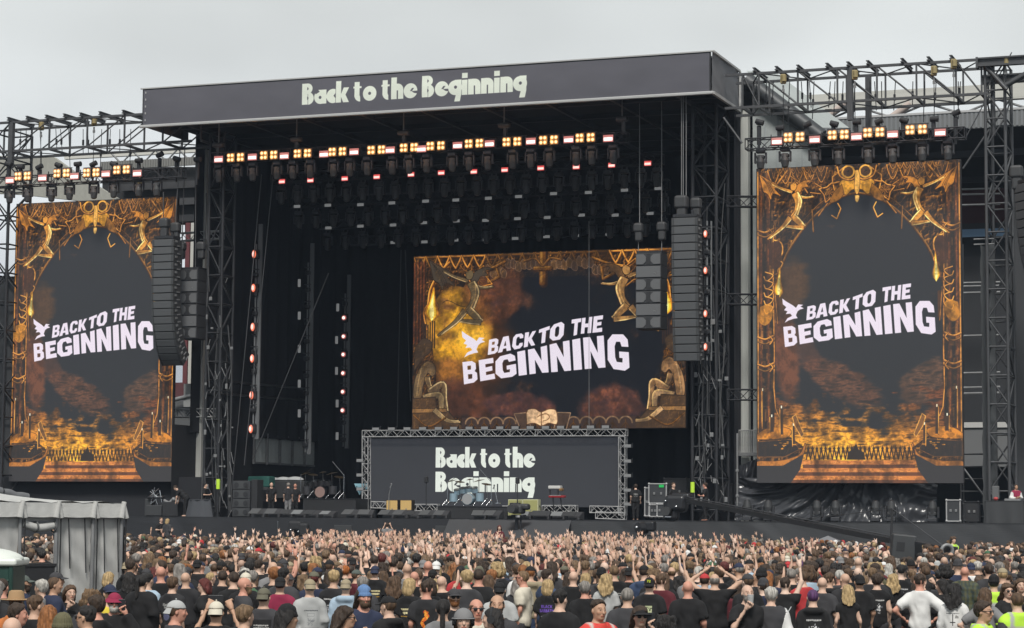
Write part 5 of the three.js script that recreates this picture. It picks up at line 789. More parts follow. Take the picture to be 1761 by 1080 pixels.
const mic = (t, p) => mesh('microphone', [new THREE.SphereGeometry(0.05, 8, 6).translate(p.x, p.y + 0.04, 0), tube(p, p.clone().add(V(-0.06, -0.16, 0.02)), 0.03, 6)], M.aluDull, t);
stand('thin microphone stand left of the tan guitar cabinets', [[668, 886], [669, 850], [673, 834]], 0.018, M.aluDull, -1, mic);
const horn = (t, p) => mesh('speaker_box', rb(0.2, 0.32, 0.2, p.x, p.y + 0.1, 0, 0.04), M.black, t);
stand('black stand with a small speaker left of the drum kit', [[733, 884], [733, 828]], 0.03, M.black, -3, horn);
stand('black stand with a small speaker in front of the lower lettering', [[890, 866], [890, 830]], 0.03, M.black, -3.5, horn);
stand('thin microphone stand between drum kit and lettering right end', [[856, 866], [850, 836]], 0.016, M.chrome, -4, mic);
{ // keyboards
  const t = thing('keyboard_stand', 'two keyboards, white above red, on a black stand right of the drum kit', 'keyboards', P(960, 876, -4)), o = t.position, q = (x, y) => P(x, y, -4).sub(o);
  const k = (x0, x1, y, m, h) => { const a = q(x0, y), b = q(x1, y); return rb(b.x - a.x, h, 0.36, (a.x + b.x) / 2, a.y, 0, 0.03); };
  mesh('upper_keyboard', k(944, 966, 839), std(0.6, 0.6, 0.58, 0.5), t); mesh('upper_keyboard_end', k(963, 968, 842, 0, 0.14), std(0.25, 0.14, 0.05, 0.5), t); t.children[0].geometry = rb(0.66, 0.16, 0.36, q(955, 838).x, q(955, 838).y, 0, 0.03);
  mesh('lower_keyboard', rb(0.84, 0.12, 0.34, q(959, 854).x, q(959, 854).y, 0.05, 0.03), std(0.3, 0.02, 0.025, 0.4), t); mesh('keys', bx(0.6, 0.02, 0.14, q(957, 852).x, q(957, 852).y, 0.16), M.white, t);
  mesh('stand', [[946, 842, 946, 854], [960, 842, 960, 854], [951, 856, 953, 878], [964, 856, 967, 878], [948, 878, 957, 876]].map(([a, b, c, d]) => tube(q(a, b), q(c, d), 0.03, 5)), M.black, t);
}
{ // flight cases
  const fcase = (label, x0, x1, y0, y1, z, panel, tagm) => { const a = P(x0, y1, z), b = P(x1, y0, z), w = b.x - a.x, h = b.y - a.y, t = thing('flight_case', label, 'flight case', V((a.x + b.x) / 2, a.y, z)), e = 0.05, edge = panel === M.black ? M.steelDark : M.alu;
    mesh('panel', rb(w, h, 0.7, 0, h / 2, -0.36, 0.02), panel, t); mesh('edge', [bx(w + 0.02, e, e, 0, e / 2, 0), bx(w + 0.02, e, e, 0, h - e / 2, 0), bx(e, h, e, -w / 2, h / 2, 0.003), bx(e, h, e, w / 2, h / 2, 0.003)], edge, t); mesh('corner', [[-1, 0], [1, 0], [-1, 1], [1, 1]].map(([s, v]) => new THREE.SphereGeometry(0.06, 8, 6).translate(s * w / 2, v ? h - 0.03 : 0.03, 0)), edge, t); for (const s of [-0.2, 0.2]) mesh('latch', rb(0.1, 0.12, 0.03, s * w, h * 0.5, 0.015, 0.01), M.aluDull, t); if (tagm) mesh('green_label', bx(w * 0.28, 0.13, 0.02, w * 0.22, h * 0.86, 0.012), std(0.02, 0.55, 0.12, 0.6), t); for (const s of [-1, 1]) mesh('castor', cyl(0.06, 0.05, s * (w / 2 - 0.1), -0.04, 0, 10).rotateZ(0), M.black, t); };
  const dk = std(0.04, 0.043, 0.048, 0.6);
  fcase('tall dark flight case with bright edges and a green label beside the low screen', 1116, 1146, 831, 866, -0.5, dk, true);
  fcase('flat dark flight case with bright edges below the green labelled one', 1117, 1131, 867, 889, -0.4, dk); fcase('small flight case with bright edges beside the man in shorts', 1130, 1144, 866, 889, -0.2, dk);
  fcase('narrow bright edged case left of the green labelled flight case', 1109, 1116, 838, 888, -0.6, dk);
  fcase('upright flight case with bright edges holding a lamp right of the black sheeting', 1628, 1651, 859, 897, 1.2, dk); fcase('dark upright case right of the bright edged lamp case', 1660, 1682, 862, 897, 0.6, M.black);
  fcase('dark equipment case behind the low screen on the right with pale label', 1142, 1180, 822, 868, -3, M.black); fcase('dark rack case under the right tower', 1236, 1258, 832, 868, -3.5, M.black);
  fcase('dark rack of amplifiers behind the man in black at the left', 437, 452, 842, 862, -5, M.black);
}
{ // moving lamps standing on the deck in front of the black sheeting
  [[1285, 890], [1321, 893], [1405, 893], [1437, 893], [1506, 895], [1533, 895], [1604, 896], [1639, 893]].forEach(([px, py], i) => { const o = copyOf(proto.head, P(px, py, 0.9).add(V(0, 0.12, 0)), 0, `${ORD[i]} from the left of the black lamps standing before the right screen's sheeting`, 'moving heads on the deck'); o.rotation.set(Math.PI, 0, 0); o.position.y = DECK + 0.12; });
}
{ // ground stacked speakers at the left tower, covered gear, hi-vis poles
  const a = P(414, 890, 1.5), t = thing('ground_stack', 'dark stack of speakers on the deck right of the left tower', 'loudspeakers', V(a.x, DECK, 1.5)); for (let k = 0; k < 4; k++) { const c = mesh('cabinet', rb(0.98, 0.44, 0.8, 0, 0.24 + k * 0.46 , -0.4, 0.02), std(0.04, 0.042, 0.046, 0.55), t); for (const s of [-0.25, 0.25]) mesh('horn', new THREE.CylinderGeometry(0.13, 0.06, 0.05, 12).rotateX(Math.PI / 2).translate(s, 0.24 + k * 0.46, 0.012), M.black, c); mesh('grille', bx(0.5, 0.36, 0.02, 0, 0.24 + k * 0.46, 0.006), M.grille, c); } mesh('side_panel', rb(0.34, 1.9, 0.7, 0.68, 0.95, -0.45, 0.02), M.black, t); rename(t);
  for (const [px, y0, y1, z, l] of [[375, 824, 841, 1.4, 'fluorescent yellow padded pole beside the left stage tower'], [1191, 829, 847, 1.4, 'fluorescent yellow padded pole beside the right stage tower']]) { const p = P(px, y1, z), q = P(px, y0, z), g = thing('padded_pole', l, 'pole', V(p.x, DECK, z)); mesh('pole', tube(V(0, 0, 0), V(0, q.y - DECK + 0.5, 0), 0.05), M.steelDark, g); mesh('pad', cyl(0.1, q.y - p.y, 0, (p.y + q.y) / 2 - DECK, 0, 10), M.hivis, g); }
  const c = thing('covered_gear', 'equipment under a dark draped cloth left of the left tower', 'equipment', onDeck(344, 2.6)); mesh('cover', grid(24, 12, (u, v) => { const r = 0.55 + 0.16 * v + 0.05 * Math.sin(u * 44); return V(Math.cos(u * 6.283) * r * 1.05, 0.85 - v * 0.85, Math.sin(u * 6.283) * r * 0.6); }), std(0.06, 0.065, 0.075, 0.8), c); mesh('top', new THREE.CylinderGeometry(0.6, 0.6, 0.04, 20).scale(1, 1, 0.6).translate(0, 0.85, 0), std(0.06, 0.065, 0.075, 0.8), c);
  const k = thing('band_equipment', 'dark keyboards and cymbals packed together below the left screen', 'equipment', onDeck(266, 1.5)); const RR = rng(5);
  mesh('case', [rb(0.9, 0.55, 0.6, 0.1, 0.3, 0, 0.04), rb(0.4, 0.9, 0.4, -0.35, 0.45, -0.1, 0.04), rb(0.35, 0.8, 0.4, 0.55, 0.4, -0.1, 0.04)], M.plastic, k); mesh('keyboard', bx(0.9, 0.08, 0.3, 0.12, 0.98, 0.1, 0.3), M.blackGloss, k); for (let i = 0; i < 12; i++) mesh('fitting', tube(V(RR() - 0.4, 0.6 + RR() * 0.5, 0.2), V(RR() - 0.4, 0.9 + RR() * 0.6, 0.2), 0.02, 5), M.chrome, k); rename(k);
  const w = thing('cable_trunk', 'black trunk with pale rolled cloth on top beside the bending man', 'trunk', onDeck(297, 1.6)); mesh('trunk', rb(0.9, 0.75, 0.6, 0, 0.38, 0, 0.04), M.black, w); mesh('rolled_cloth', [path([V(-0.45, 0.82, 0.1), V(-0.1, 0.72, 0.2), V(0.1, 0.9, 0.15), V(0.45, 0.72, 0.2)], 0.07, 8), new THREE.SphereGeometry(0.12, 10, 8).translate(0.12, 0.88, 0.15)], M.aluDull, w);
  const gc = thing('green_cover', 'dark green covered box behind the bald man in black', 'equipment', P(449, 862, -6)); mesh('cover', rb(1.3, 0.6, 0.8, 0, 1.05, 0, 0.08), std(0.02, 0.1, 0.085, 0.8), gc); mesh('base', rb(1.2, 0.75, 0.8, 0, 0.38, 0, 0.05), M.plastic, gc);
  const pc = thing('covered_instruments', 'row of instruments under pale cloths behind the men at the left', 'equipment', P(490, 858, -8)); for (const [x, s] of [[-0.7, 0.3], [-0.1, 0.36], [0.6, 0.4]]) mesh('pale_cloth', new THREE.SphereGeometry(s, 12, 8, 0, 7, 0, 1.7).scale(1.3, 0.45, 0.8).translate(x, 1.05, 0), std(0.42, 0.44, 0.45, 0.85), pc); mesh('box', rb(2.6, 0.95, 0.8, 0, 0.5, -0.1, 0.05), M.plastic, pc); rename(pc);
  const bb = thing('light_blue_panel', 'small light blue panel left of the low screen frame', 'panel', P(619, 838, -8.4)); mesh('panel', new THREE.ExtrudeGeometry(new THREE.Shape([[-0.32, 0.2], [0.5, 0.2], [0.5, -0.1], [0.2, -0.12], [0, -0.42]].map(([x, y]) => new THREE.Vector2(x, y))), { depth: 0.06, bevelEnabled: false }), std(0.3, 0.55, 0.66, 0.6), bb);
  const dj = thing('dj_booth', 'booth under dark grey cloth at the right end of the stage', 'booth', onDeck(1727, 2.6)); mesh('cloth', grid(30, 8, (u, v) => { const f = u * 3; return V(f < 0.5 ? -0.85 : f < 2.5 ? lerp(-0.85, 0.85, (f - 0.5) / 2) : 0.85, 0.95 * (1 - v), (f < 0.5 ? lerp(-0.8, 0, f * 2) : f > 2.5 ? lerp(0, -0.8, (f - 2.5) * 2) : 0) + 0.05 * v * Math.sin(u * 22) + 0.02); }), std(0.05, 0.053, 0.057, 0.85), dj); mesh('table_top', rb(1.75, 0.05, 0.85, 0, 0.96, -0.4, 0.01), M.black, dj); mesh('mixer', [rb(0.7, 0.1, 0.4, 0.35, 1.03, -0.3, 0.02)], M.aluDull, dj); mesh('red_speaker', new THREE.SphereGeometry(0.09, 12, 8).scale(1.2, 0.9, 1).translate(-0.4, 1.08, -0.3), std(0.42, 0.05, 0.05, 0.5), dj);
  const gp = thing('loudspeaker_column', 'thin grey speaker on a post left of the booth', 'loudspeaker', onDeck(1713, 2)); mesh('cabinet', rb(0.3, 0.6, 0.25, 0, 1.35, 0, 0.03), std(0.12, 0.125, 0.13, 0.6), gp); mesh('pole', tube(V(0, 0, 0), V(0, 1.05, 0), 0.03), M.black, gp);
}
function cameraRig(label, px, py, z, foot) { const p = P(px, py, z), t = thing('broadcast_camera', label, 'camera', p); mesh('body', [rb(0.5, 0.42, 0.7, 0, 0, 0, 0.1), new THREE.CylinderGeometry(0.2, 0.24, 0.5, 14).rotateX(Math.PI / 2).translate(-0.1, 0.02, 0.55), rb(0.9, 0.3, 0.5, 0.05, 0.12, -0.1, 0.12)], M.plastic, t); mesh('viewfinder', rb(0.3, 0.22, 0.2, -0.35, 0.2, -0.2, 0.04), M.black, t); mesh('white_plate', bx(0.2, 0.1, 0.03, 0.06, -0.32, 0.3), M.white, t); mesh('pedestal', [tube(V(-0.08, -0.3, 0), V(-0.14, foot - p.y, 0), 0.09, 8), tube(V(0.1, -0.3, 0), V(0.12, foot - p.y, 0), 0.05, 6), rb(0.6, 0.12, 0.5, 0, -0.3, 0, 0.04)], M.steelDark, t); }
cameraRig('broadcast camera on a pedestal before the olive cabinets with a white plate', 892, 876, 5.5, 1.2);
{
  const p = P(1108, 908, 5.5), t = thing('floor_spotlight', 'black spotlight on the stage front below the flight cases', 'stage lamp', p); mesh('head', [new THREE.CylinderGeometry(0.24, 0.28, 0.5, 16).rotateX(Math.PI / 2).rotateY(-0.5).translate(-0.1, 0, 0.1), rb(0.5, 0.46, 0.5, 0.25, 0.08, -0.1, 0.1)], M.blackGloss, t); mesh('lens', new THREE.SphereGeometry(0.09, 10, 8).translate(-0.24, 0.02, 0.4), M.chrome, t); mesh('yoke', rb(0.8, 0.1, 0.3, 0.1, -0.32, 0, 0.03), M.black, t);
  const q = P(515, 908, 4.6), s = thing('floor_spotlight', 'black covered spotlight hung on the left part of the stage front', 'stage lamp', q); mesh('cover', [rb(0.7, 0.5, 0.4, -0.2, 0.1, 0, 0.14), rb(0.5, 0.7, 0.4, 0.25, -0.1, 0, 0.14)], M.black, s); mesh('lens', new THREE.SphereGeometry(0.07, 10, 8).translate(-0.35, -0.1, 0.24), M.chrome, s); mesh('second_lens', new THREE.SphereGeometry(0.06, 10, 8).translate(0.05, -0.18, 0.24), M.chrome, s);
}
{ // camera crane: long arm from the stage out over the crowd
  const a = P(1176, 860, 7), b = P(1534, 930, 20), c = P(1640, 952, 23), t = thing('camera_crane', 'long black camera crane reaching down from the stage over the crowd at the right', 'camera crane', a), L = (p) => p.clone().sub(a);
  const beam = (p, q, r) => { const d = q.clone().sub(p), g = new THREE.BoxGeometry(r, r * 1.25, d.length()); g.applyQuaternion(new THREE.Quaternion().setFromUnitVectors(V(0, 0, 1), d.clone().normalize())); return g.translate((p.x + q.x) / 2, (p.y + q.y) / 2, (p.z + q.z) / 2); };
  mesh('arm', [beam(L(a), L(b), 0.16)], M.black, t); mesh('arm_rail', [tube(L(a).add(V(0, 0.17, 0)), L(b).add(V(0, 0.17, 0)), 0.03, 6)], M.steel, t); mesh('rear_arm', beam(L(P(1570, 940, 21)), L(c), 0.36), M.black, t);
  mesh('camera_head', [rb(1.0, 0.8, 0.8, -0.3, -0.15, 0.1, 0.22), rb(0.7, 1.0, 0.6, -0.55, -0.45, 0.1, 0.2), rb(0.9, 0.4, 0.6, -0.1, 0.12, 0, 0.14)], M.blackGloss, t); mesh('lens', new THREE.CylinderGeometry(0.2, 0.16, 0.5, 14).rotateX(Math.PI / 2).translate(-0.6, -0.5, 0.6), M.plastic, t); mesh('head_fitting', [new THREE.SphereGeometry(0.07, 8, 6).translate(-0.2, -0.3, 0.55), new THREE.SphereGeometry(0.06, 8, 6).translate(-0.7, -0.05, 0.5), bx(0.3, 0.05, 0.05, -0.6, -0.75, 0.45)], M.chrome, t);
  const k = L(P(1553, 941, 21.2)); mesh('weight_box', [new RoundedBoxGeometry(0.86, 0.92, 0.7, 2, 0.05).rotateY(0.3).rotateZ(-0.1).translate(k.x, k.y, k.z)], std(0.05, 0.054, 0.058, 0.55), t); mesh('box_window', bx(0.3, 0.34, 0.02).rotateY(0.3).rotateZ(-0.1).translate(k.x - 0.02, k.y + 0.02, k.z + 0.37), M.black, t);
  const m = L(P(1532, 930, 20)); mesh('mast', tube(m, m.clone().add(V(0.05, 1.2, -0.1)), 0.05, 6), M.black, t); mesh('stay', [tube(m.clone().add(V(0.05, 1.2, -0.1)), L(c), 0.02, 5), tube(m.clone().add(V(0.05, 1.2, -0.1)), L(a).lerp(L(b), 0.55), 0.015, 5)], M.steel, t); const e = L(c); mesh('control_wheel', new THREE.TorusGeometry(0.2, 0.07, 8, 20).rotateY(0.5).translate(e.x - 0.2, e.y + 0.1, e.z + 0.2), M.aluDull, t); mesh('crane_column', tube(L(P(1590, 945, 22)), V(L(P(1590, 945, 22)).x, -a.y, L(P(1590, 945, 22)).z), 0.12, 8), M.steelDark, t);
}
{ // low grey canopy behind the first rows, and the crowd barrier
  const a = P(1424, 926, 8), t = thing('pop_up_canopy', 'low grey cloth canopy in front of the stage at the right', 'canopy', V(a.x, 0, 8)), h = a.y + 0.12; mesh('cloth', new THREE.ConeGeometry(1.5, 0.5, 4, 4).rotateY(Math.PI / 4).translate(0, h - 0.25, 0), std(0.2, 0.21, 0.23, 0.6), t); for (const [x, z] of [[-1, -1], [1, -1], [1, 1], [-1, 1]]) mesh('leg', tube(V(x, 0, z), V(x, h - 0.45, z), 0.03), M.aluDull, t); rename(t);
  const b = thing('crowd_barrier', 'dark steel crowd barrier along the front of the stage', 'barrier', V(0, 0, 9.5)); for (let k = 0; k < 48; k++) { const x = -26 + k * 1.15; mesh('panel', [rb(1.1, 0.9, 0.05, x, 0.65, 0, 0.02), bx(1.1, 0.05, 0.12, x, 1.18, 0), bx(0.05, 1.15, 0.1, x - 0.55, 0.58, 0)], M.steelDark, b); } rename(b);
}
// ---------------------------------------------------------------- marquee and portable toilet at the left
const D = (px, py, dist) => EYE.clone().addScaledVector(ray(px, py), dist);
{
  const A = D(-34, 890, 39.5), B = D(206, 890, 41.6), u = B.clone().sub(A).setY(0), len = u.length(), ang = Math.atan2(-u.z, u.x), t = thing('marquee', 'grey cloth marquee with white roof at the left, its wall open in one bay', 'marquee', V(A.x, 0, A.z), ang);
  const at = (px) => { // where the wall crosses a pixel column
    let lo = 0, hi = len; for (let i = 0; i < 40; i++) { const m = (lo + hi) / 2, p = A.clone().addScaledVector(u, m / len); if (toPixel(V(p.x, 2.5, p.z))[0] < px) lo = m; else hi = m; } return lo; };
  const HE = 2.73, HV = 2.48, cloth = std(0.56, 0.565, 0.565, 0.7, 0, { map: T.vinyl, bumpMap: T.cloth, bumpScale: 0.01 }), roof = cloth, dark = std(0.10, 0.105, 0.11, 0.7);
  const xs = [0, at(32), at(94), at(157), len], dep = 5;
  const fold = (x, y, s) => 0.026 * Math.sin((x * 1.9 - (HV - y) * 1.7) * 7 + s + 2 * fbm(x, y, 4)) * sstep(HV - 0.1, HV - 0.9, y) + 0.006 * Math.sin(x * 23 + y * 3 + s) + 0.02 * (fbm(x * 4, y * 4, 3) - 0.5);
  const wall = (a, b, y0, y1, s, lift = 0) => mesh('wall_cloth', grid(44, 36, (p, q) => { const x = lerp(a, b, p), y = lerp(y0, y1, q); return V(x, y, fold(x, y, s) + lift); }), cloth, t);
  wall(xs[0], xs[1], 0, HV + 0.1, 1); wall(xs[2], xs[3], 0, HV + 0.1, 2.2); wall(xs[3], xs[4], 0, HV + 0.1, 4);
  wall(xs[1], xs[2], 0, 1.15, 5, -0.1); // counter front in the open bay
  mesh('counter', [bx(xs[2] - xs[1], 0.05, 0.6, (xs[1] + xs[2]) / 2, 1.62, -0.2), bx(xs[2] - xs[1] - 0.05, 1.6, 0.05, (xs[1] + xs[2]) / 2, 0.8, 0.06)], M.black, t);
  mesh('rolled_blind', [path([V(xs[1] + 0.05, HV - 0.12, 0.02), V((xs[1] + xs[2]) / 2, HV - 0.2, 0.04), V(xs[2] - 0.05, HV - 0.16, 0.02)], 0.075, 10, 16), bx(xs[2] - xs[1], 0.1, 0.02, (xs[1] + xs[2]) / 2, HV - 0.02, -0.02)], cloth, t); for (const f of [0.45, 0.95]) mesh('strap', new THREE.TorusGeometry(0.09, 0.018, 6, 12).rotateY(Math.PI / 2).translate(lerp(xs[1], xs[2], f), HV - 0.18, 0.03), dark, t);
  for (let k = 0; k < 4; k++) mesh('valance', grid(20, 5, (p, q) => V(lerp(xs[k] + 0.03, xs[k + 1] - 0.03, p), lerp(HE, HV - 0.012 * Math.sin(p * Math.PI), q), 0.08 + 0.05 * q - 0.008 * Math.sin(p * Math.PI) + 0.012 * (fbm(p * 6 + k * 9, q * 3, 7) - 0.5) + 0.003 * Math.sin(p * 17 + k * 2))), cloth, t);
  for (let k = 1; k < 5; k++) { mesh('pole', tube(V(xs[k], 0, 0.06), V(xs[k], HE, 0.06), 0.035, 8), M.aluDull, t); mesh('corner_fold', [tube(V(xs[k] - 0.05, HV - 0.02, 0.12), V(xs[k] + 0.02, HE + 0.03, 0.1), 0.06, 8, 0.045), tube(V(xs[k] + 0.07, HV - 0.02, 0.12), V(xs[k], HE + 0.02, 0.1), 0.045, 8, 0.04)], cloth, t); mesh('lacing', tube(V(xs[k] + 0.07, 0, 0.1), V(xs[k] + 0.07, HV, 0.1), 0.014, 5), M.black, t); }
  for (const [a, f0, f1] of [[2, 0.32, 0.9], [2, 0.76, 0.98], [3, 0.36, 0.98], [3, 0.84, 0.98]]) mesh('wall_strap', tube(V(lerp(xs[a], xs[a + 1], f0 * 1.0), HV - 0.03, 0.07), V(lerp(xs[a], xs[a + 1], f0 + 0.05), HV - 0.03 - f1, 0.09), 0.012, 4), M.black, t);
  const rp = P(0, 836, 0); // ridge seen falling to the right
  mesh('roof_cloth', grid(16, 10, (p, q) => { const x = lerp(-0.6, len + 0.02, p); return V(x, HE + 0.02 + q * (0.50 * (1 - x / len) + 0.03) - 0.03 * Math.sin(q * Math.PI) + 0.02 * Math.sin(p * 31) * (1 - q), 0.08 - q * 3); }), roof, t);
  mesh('roof_cloth', grid(16, 6, (p, q) => { const x = lerp(-0.6, len + 0.02, p); return V(x, HE + 0.02 + (1 - q) * (0.50 * (1 - x / len) + 0.03), -2.95 - q * 2); }), roof, t);
  const yr = (x) => HE + 0.06 + 0.50 * (1 - x / len); for (const [f0, f1, r] of [[-0.1, 0.78, 0.075], [0.79, 0.98, 0.07]]) mesh('rolled_sheet', path([0, 0.25, 0.5, 0.75, 1].map((s) => { const x = len * lerp(f0, f1, s); return V(x, yr(x) + 0.05 + 0.015 * Math.sin(s * 9), -2.95); }), r, 10, 24), std(0.13, 0.135, 0.145, 0.6), t);
  for (const [x, z] of [[0.1, -4.9], [len, -4.9], [xs[2], -4.9]]) mesh('pole', tube(V(x, 0, z), V(x, HE, z), 0.035, 8), M.aluDull, t);
  mesh('end_wall', grid(24, 16, (p, q) => V(len + 0.02 * Math.sin(p * 30), lerp(0, HE, q), lerp(0, -1.2, p))), cloth, t); rename(t);
  const g = D(213, 905, 42), gp = thing('thin_pole', 'thin dark pole standing just right of the marquee', 'pole', V(g.x, 0, g.z)); mesh('pole', tube(V(0, 0, 0), V(0, 2.3, 0), 0.022, 6), M.black, gp);
}
{
  const a = D(14, 960, 29.5), t = thing('portable_toilet', 'dark green portable toilet with white domed roof at the left edge', 'portable toilet', V(a.x - 0.50, 0, a.z - 0.05), 0.42), gm = std(0.018, 0.075, 0.058, 0.5, 0, { map: T.wear });
  const H = 1.86; mesh('cabin', rb(1.1, H, 1.1, 0, H / 2, 0, 0.05), gm, t); mesh('door', rb(0.8, H - 0.25, 0.04, -0.1, H / 2, 0.56, 0.02), gm, t); mesh('roof', [new THREE.SphereGeometry(0.62, 20, 8, 0, 7, 0, Math.PI / 2).scale(0.98, 0.26, 0.98).translate(0, H + 0.06, 0), rb(1.2, 0.1, 1.2, 0, H + 0.03, 0, 0.04)], std(0.74, 0.78, 0.73, 0.4, 0, { transparent: false }), t);
  for (let k = 0; k < 5; k++) { mesh('vent_slot', path([V(0.16, H - 0.2 - k * 0.075, 0.565), V(0.33, H - 0.225 - k * 0.075, 0.572), V(0.5, H - 0.2 - k * 0.075, 0.565)], 0.016, 6, 8), gm, t); }
  for (const x of [-0.52, 0.06, 0.52]) mesh('corner_rib', rb(0.06, H, 0.06, x, H / 2, 0.54, 0.02), gm, t); rename(t);
}
// ---------------------------------------------------------------- people: bodies as one smooth surface each
const v3 = (a) => V(a[0], a[1], a[2]);
function smin(a, b, k) { const h = Math.max(k - Math.abs(a - b), 0) / k; return Math.min(a, b) - h * h * k * 0.25; }
// shapes: [kind, ...numbers]; a cone has two ends with a radius each, an ellipsoid a centre and three radii
const CONE = (a, b, ra, rb, k = 0.04) => ({ c: 1, ax: a[0], ay: a[1], az: a[2], dx: b[0] - a[0], dy: b[1] - a[1], dz: b[2] - a[2], ra, rb, k, ll: 1 / ((b[0] - a[0]) ** 2 + (b[1] - a[1]) ** 2 + (b[2] - a[2]) ** 2) });
const ELL = (c, r, k = 0.04) => ({ c: 0, x: c[0], y: c[1], z: c[2], a: r[0], b: r[1], d: r[2], k });
function evalOne(s, x, y, z) {
  if (s.c) { const px = x - s.ax, py = y - s.ay, pz = z - s.az; let t = (px * s.dx + py * s.dy + pz * s.dz) * s.ll; t = t < 0 ? 0 : t > 1 ? 1 : t; const ex = px - s.dx * t, ey = py - s.dy * t, ez = pz - s.dz * t; return Math.sqrt(ex * ex + ey * ey + ez * ez) - (s.ra + (s.rb - s.ra) * t); }
  const px = (x - s.x) / s.a, py = (y - s.y) / s.b, pz = (z - s.z) / s.d, k0 = Math.sqrt(px * px + py * py + pz * pz), qx = px / s.a, qy = py / s.b, qz = pz / s.d, k1 = Math.sqrt(qx * qx + qy * qy + qz * qz); return k1 < 1e-9 ? -Math.min(s.a, s.b, s.d) : k0 * (k0 - 1) / k1;
}
function fieldOf(list, grow = 0) { return (x, y, z) => { let d = 1e3; for (const s of list) { const e = evalOne(s, x, y, z); d = d > 100 ? e : smin(d, e, s.k); } return d - grow; }; }
// surface of f = 0 in a box, meshed with cells of the given size (dual grid: one vertex per crossed cell)
function surface(f, lo, hi, cell, color) {
  const n = [0, 1, 2].map((k) => Math.max(2, Math.ceil((hi[k] - lo[k]) / cell) + 1)), [nx, ny, nz] = n, v = new Float32Array(nx * ny * nz), id = new Int32Array((nx - 1) * (ny - 1) * (nz - 1)).fill(-1);
  for (let k = 0, o = 0; k < nz; k++) for (let j = 0; j < ny; j++) for (let i = 0; i < nx; i++) v[o++] = f(lo[0] + i * cell, lo[1] + j * cell, lo[2] + k * cell);
  const pos = [], col = [], nor = [], ix = [], at = (i, j, k) => (k * ny + j) * nx + i, e = cell * 0.5;
  for (let k = 0; k < nz - 1; k++) for (let j = 0; j < ny - 1; j++) for (let i = 0; i < nx - 1; i++) {
    let mask = 0; for (let c = 0; c < 8; c++) if (v[at(i + (c & 1), j + ((c >> 1) & 1), k + (c >> 2))] < 0) mask |= 1 << c;
    if (mask === 0 || mask === 255) continue;
    let sx = 0, sy = 0, sz = 0, m = 0;
    for (let a = 0; a < 8; a++) for (let ax = 1; ax < 8; ax <<= 1) { if (a & ax) continue; const b = a | ax; if (((mask >> a) & 1) === ((mask >> b) & 1)) continue;
      const va = v[at(i + (a & 1), j + ((a >> 1) & 1), k + (a >> 2))], vb = v[at(i + (b & 1), j + ((b >> 1) & 1), k + (b >> 2))], t = va / (va - vb);
      sx += (a & 1) + (ax === 1 ? t : 0); sy += ((a >> 1) & 1) + (ax === 2 ? t : 0); sz += (a >> 2) + (ax === 4 ? t : 0); m++; }
    const x = lo[0] + (i + sx / m) * cell, y = lo[1] + (j + sy / m) * cell, z = lo[2] + (k + sz / m) * cell;
    let gx = f(x + e, y, z) - f(x - e, y, z), gy = f(x, y + e, z) - f(x, y - e, z), gz = f(x, y, z + e) - f(x, y, z - e); const l = Math.hypot(gx, gy, gz) || 1;
    id[(k * (ny - 1) + j) * (nx - 1) + i] = pos.length / 3; pos.push(x, y, z); nor.push(gx / l, gy / l, gz / l); if (color) col.push(...color(x, y, z));
  }
  const cid = (i, j, k) => id[(k * (ny - 1) + j) * (nx - 1) + i], quad = (a, b, c, d, flip) => { if (a < 0 || b < 0 || c < 0 || d < 0) return; flip ? ix.push(a, c, b, a, d, c) : ix.push(a, b, c, a, c, d); };
  for (let k = 1; k < nz - 1; k++) for (let j = 1; j < ny - 1; j++) for (let i = 1; i < nx - 1; i++) {
    const s = v[at(i, j, k)] < 0;
    if (i < nx - 1 && s !== v[at(i + 1, j, k)] < 0) quad(cid(i, j - 1, k - 1), cid(i, j, k - 1), cid(i, j, k), cid(i, j - 1, k), !s);
    if (s !== v[at(i, j + 1, k)] < 0) quad(cid(i - 1, j, k - 1), cid(i - 1, j, k), cid(i, j, k), cid(i, j, k - 1), !s);
    if (s !== v[at(i, j, k + 1)] < 0) quad(cid(i - 1, j - 1, k), cid(i, j - 1, k), cid(i, j, k), cid(i - 1, j, k), !s);
  }
  const g = new THREE.BufferGeometry(); g.setAttribute('position', new THREE.Float32BufferAttribute(pos, 3)); g.setAttribute('normal', new THREE.Float32BufferAttribute(nor, 3)); if (color) g.setAttribute('color', new THREE.Float32BufferAttribute(col, 3)); g.setAttribute('uv', new THREE.Float32BufferAttribute(new Float32Array(pos.length / 3 * 2), 2)); g.setIndex(ix); return g;
}
function mergeIndexed(list) { // keeps the shared vertices
  const p = [], n = [], c = [], ix = []; let o = 0;
  for (const g of list) { const a = g.attributes; for (let i = 0; i < a.position.count; i++) { p.push(a.position.getX(i), a.position.getY(i), a.position.getZ(i)); n.push(a.normal.getX(i), a.normal.getY(i), a.normal.getZ(i)); a.color ? c.push(a.color.getX(i), a.color.getY(i), a.color.getZ(i)) : c.push(1, 1, 1); } for (const i of g.index.array) ix.push(i + o); o += a.position.count; }
  const g = new THREE.BufferGeometry(); g.setAttribute('position', new THREE.Float32BufferAttribute(p, 3)); g.setAttribute('normal', new THREE.Float32BufferAttribute(n, 3)); g.setAttribute('color', new THREE.Float32BufferAttribute(c, 3)); g.setIndex(ix); return g;
}
const BUILD = { m: { w: 0.93, b: 0, s: 0.9, hip: 1 }, l: { w: 1.1, b: 0.045, s: 0.97, hip: 1.12 }, f: { w: 0.84, b: 0, s: 0.79, hip: 1.08 } };
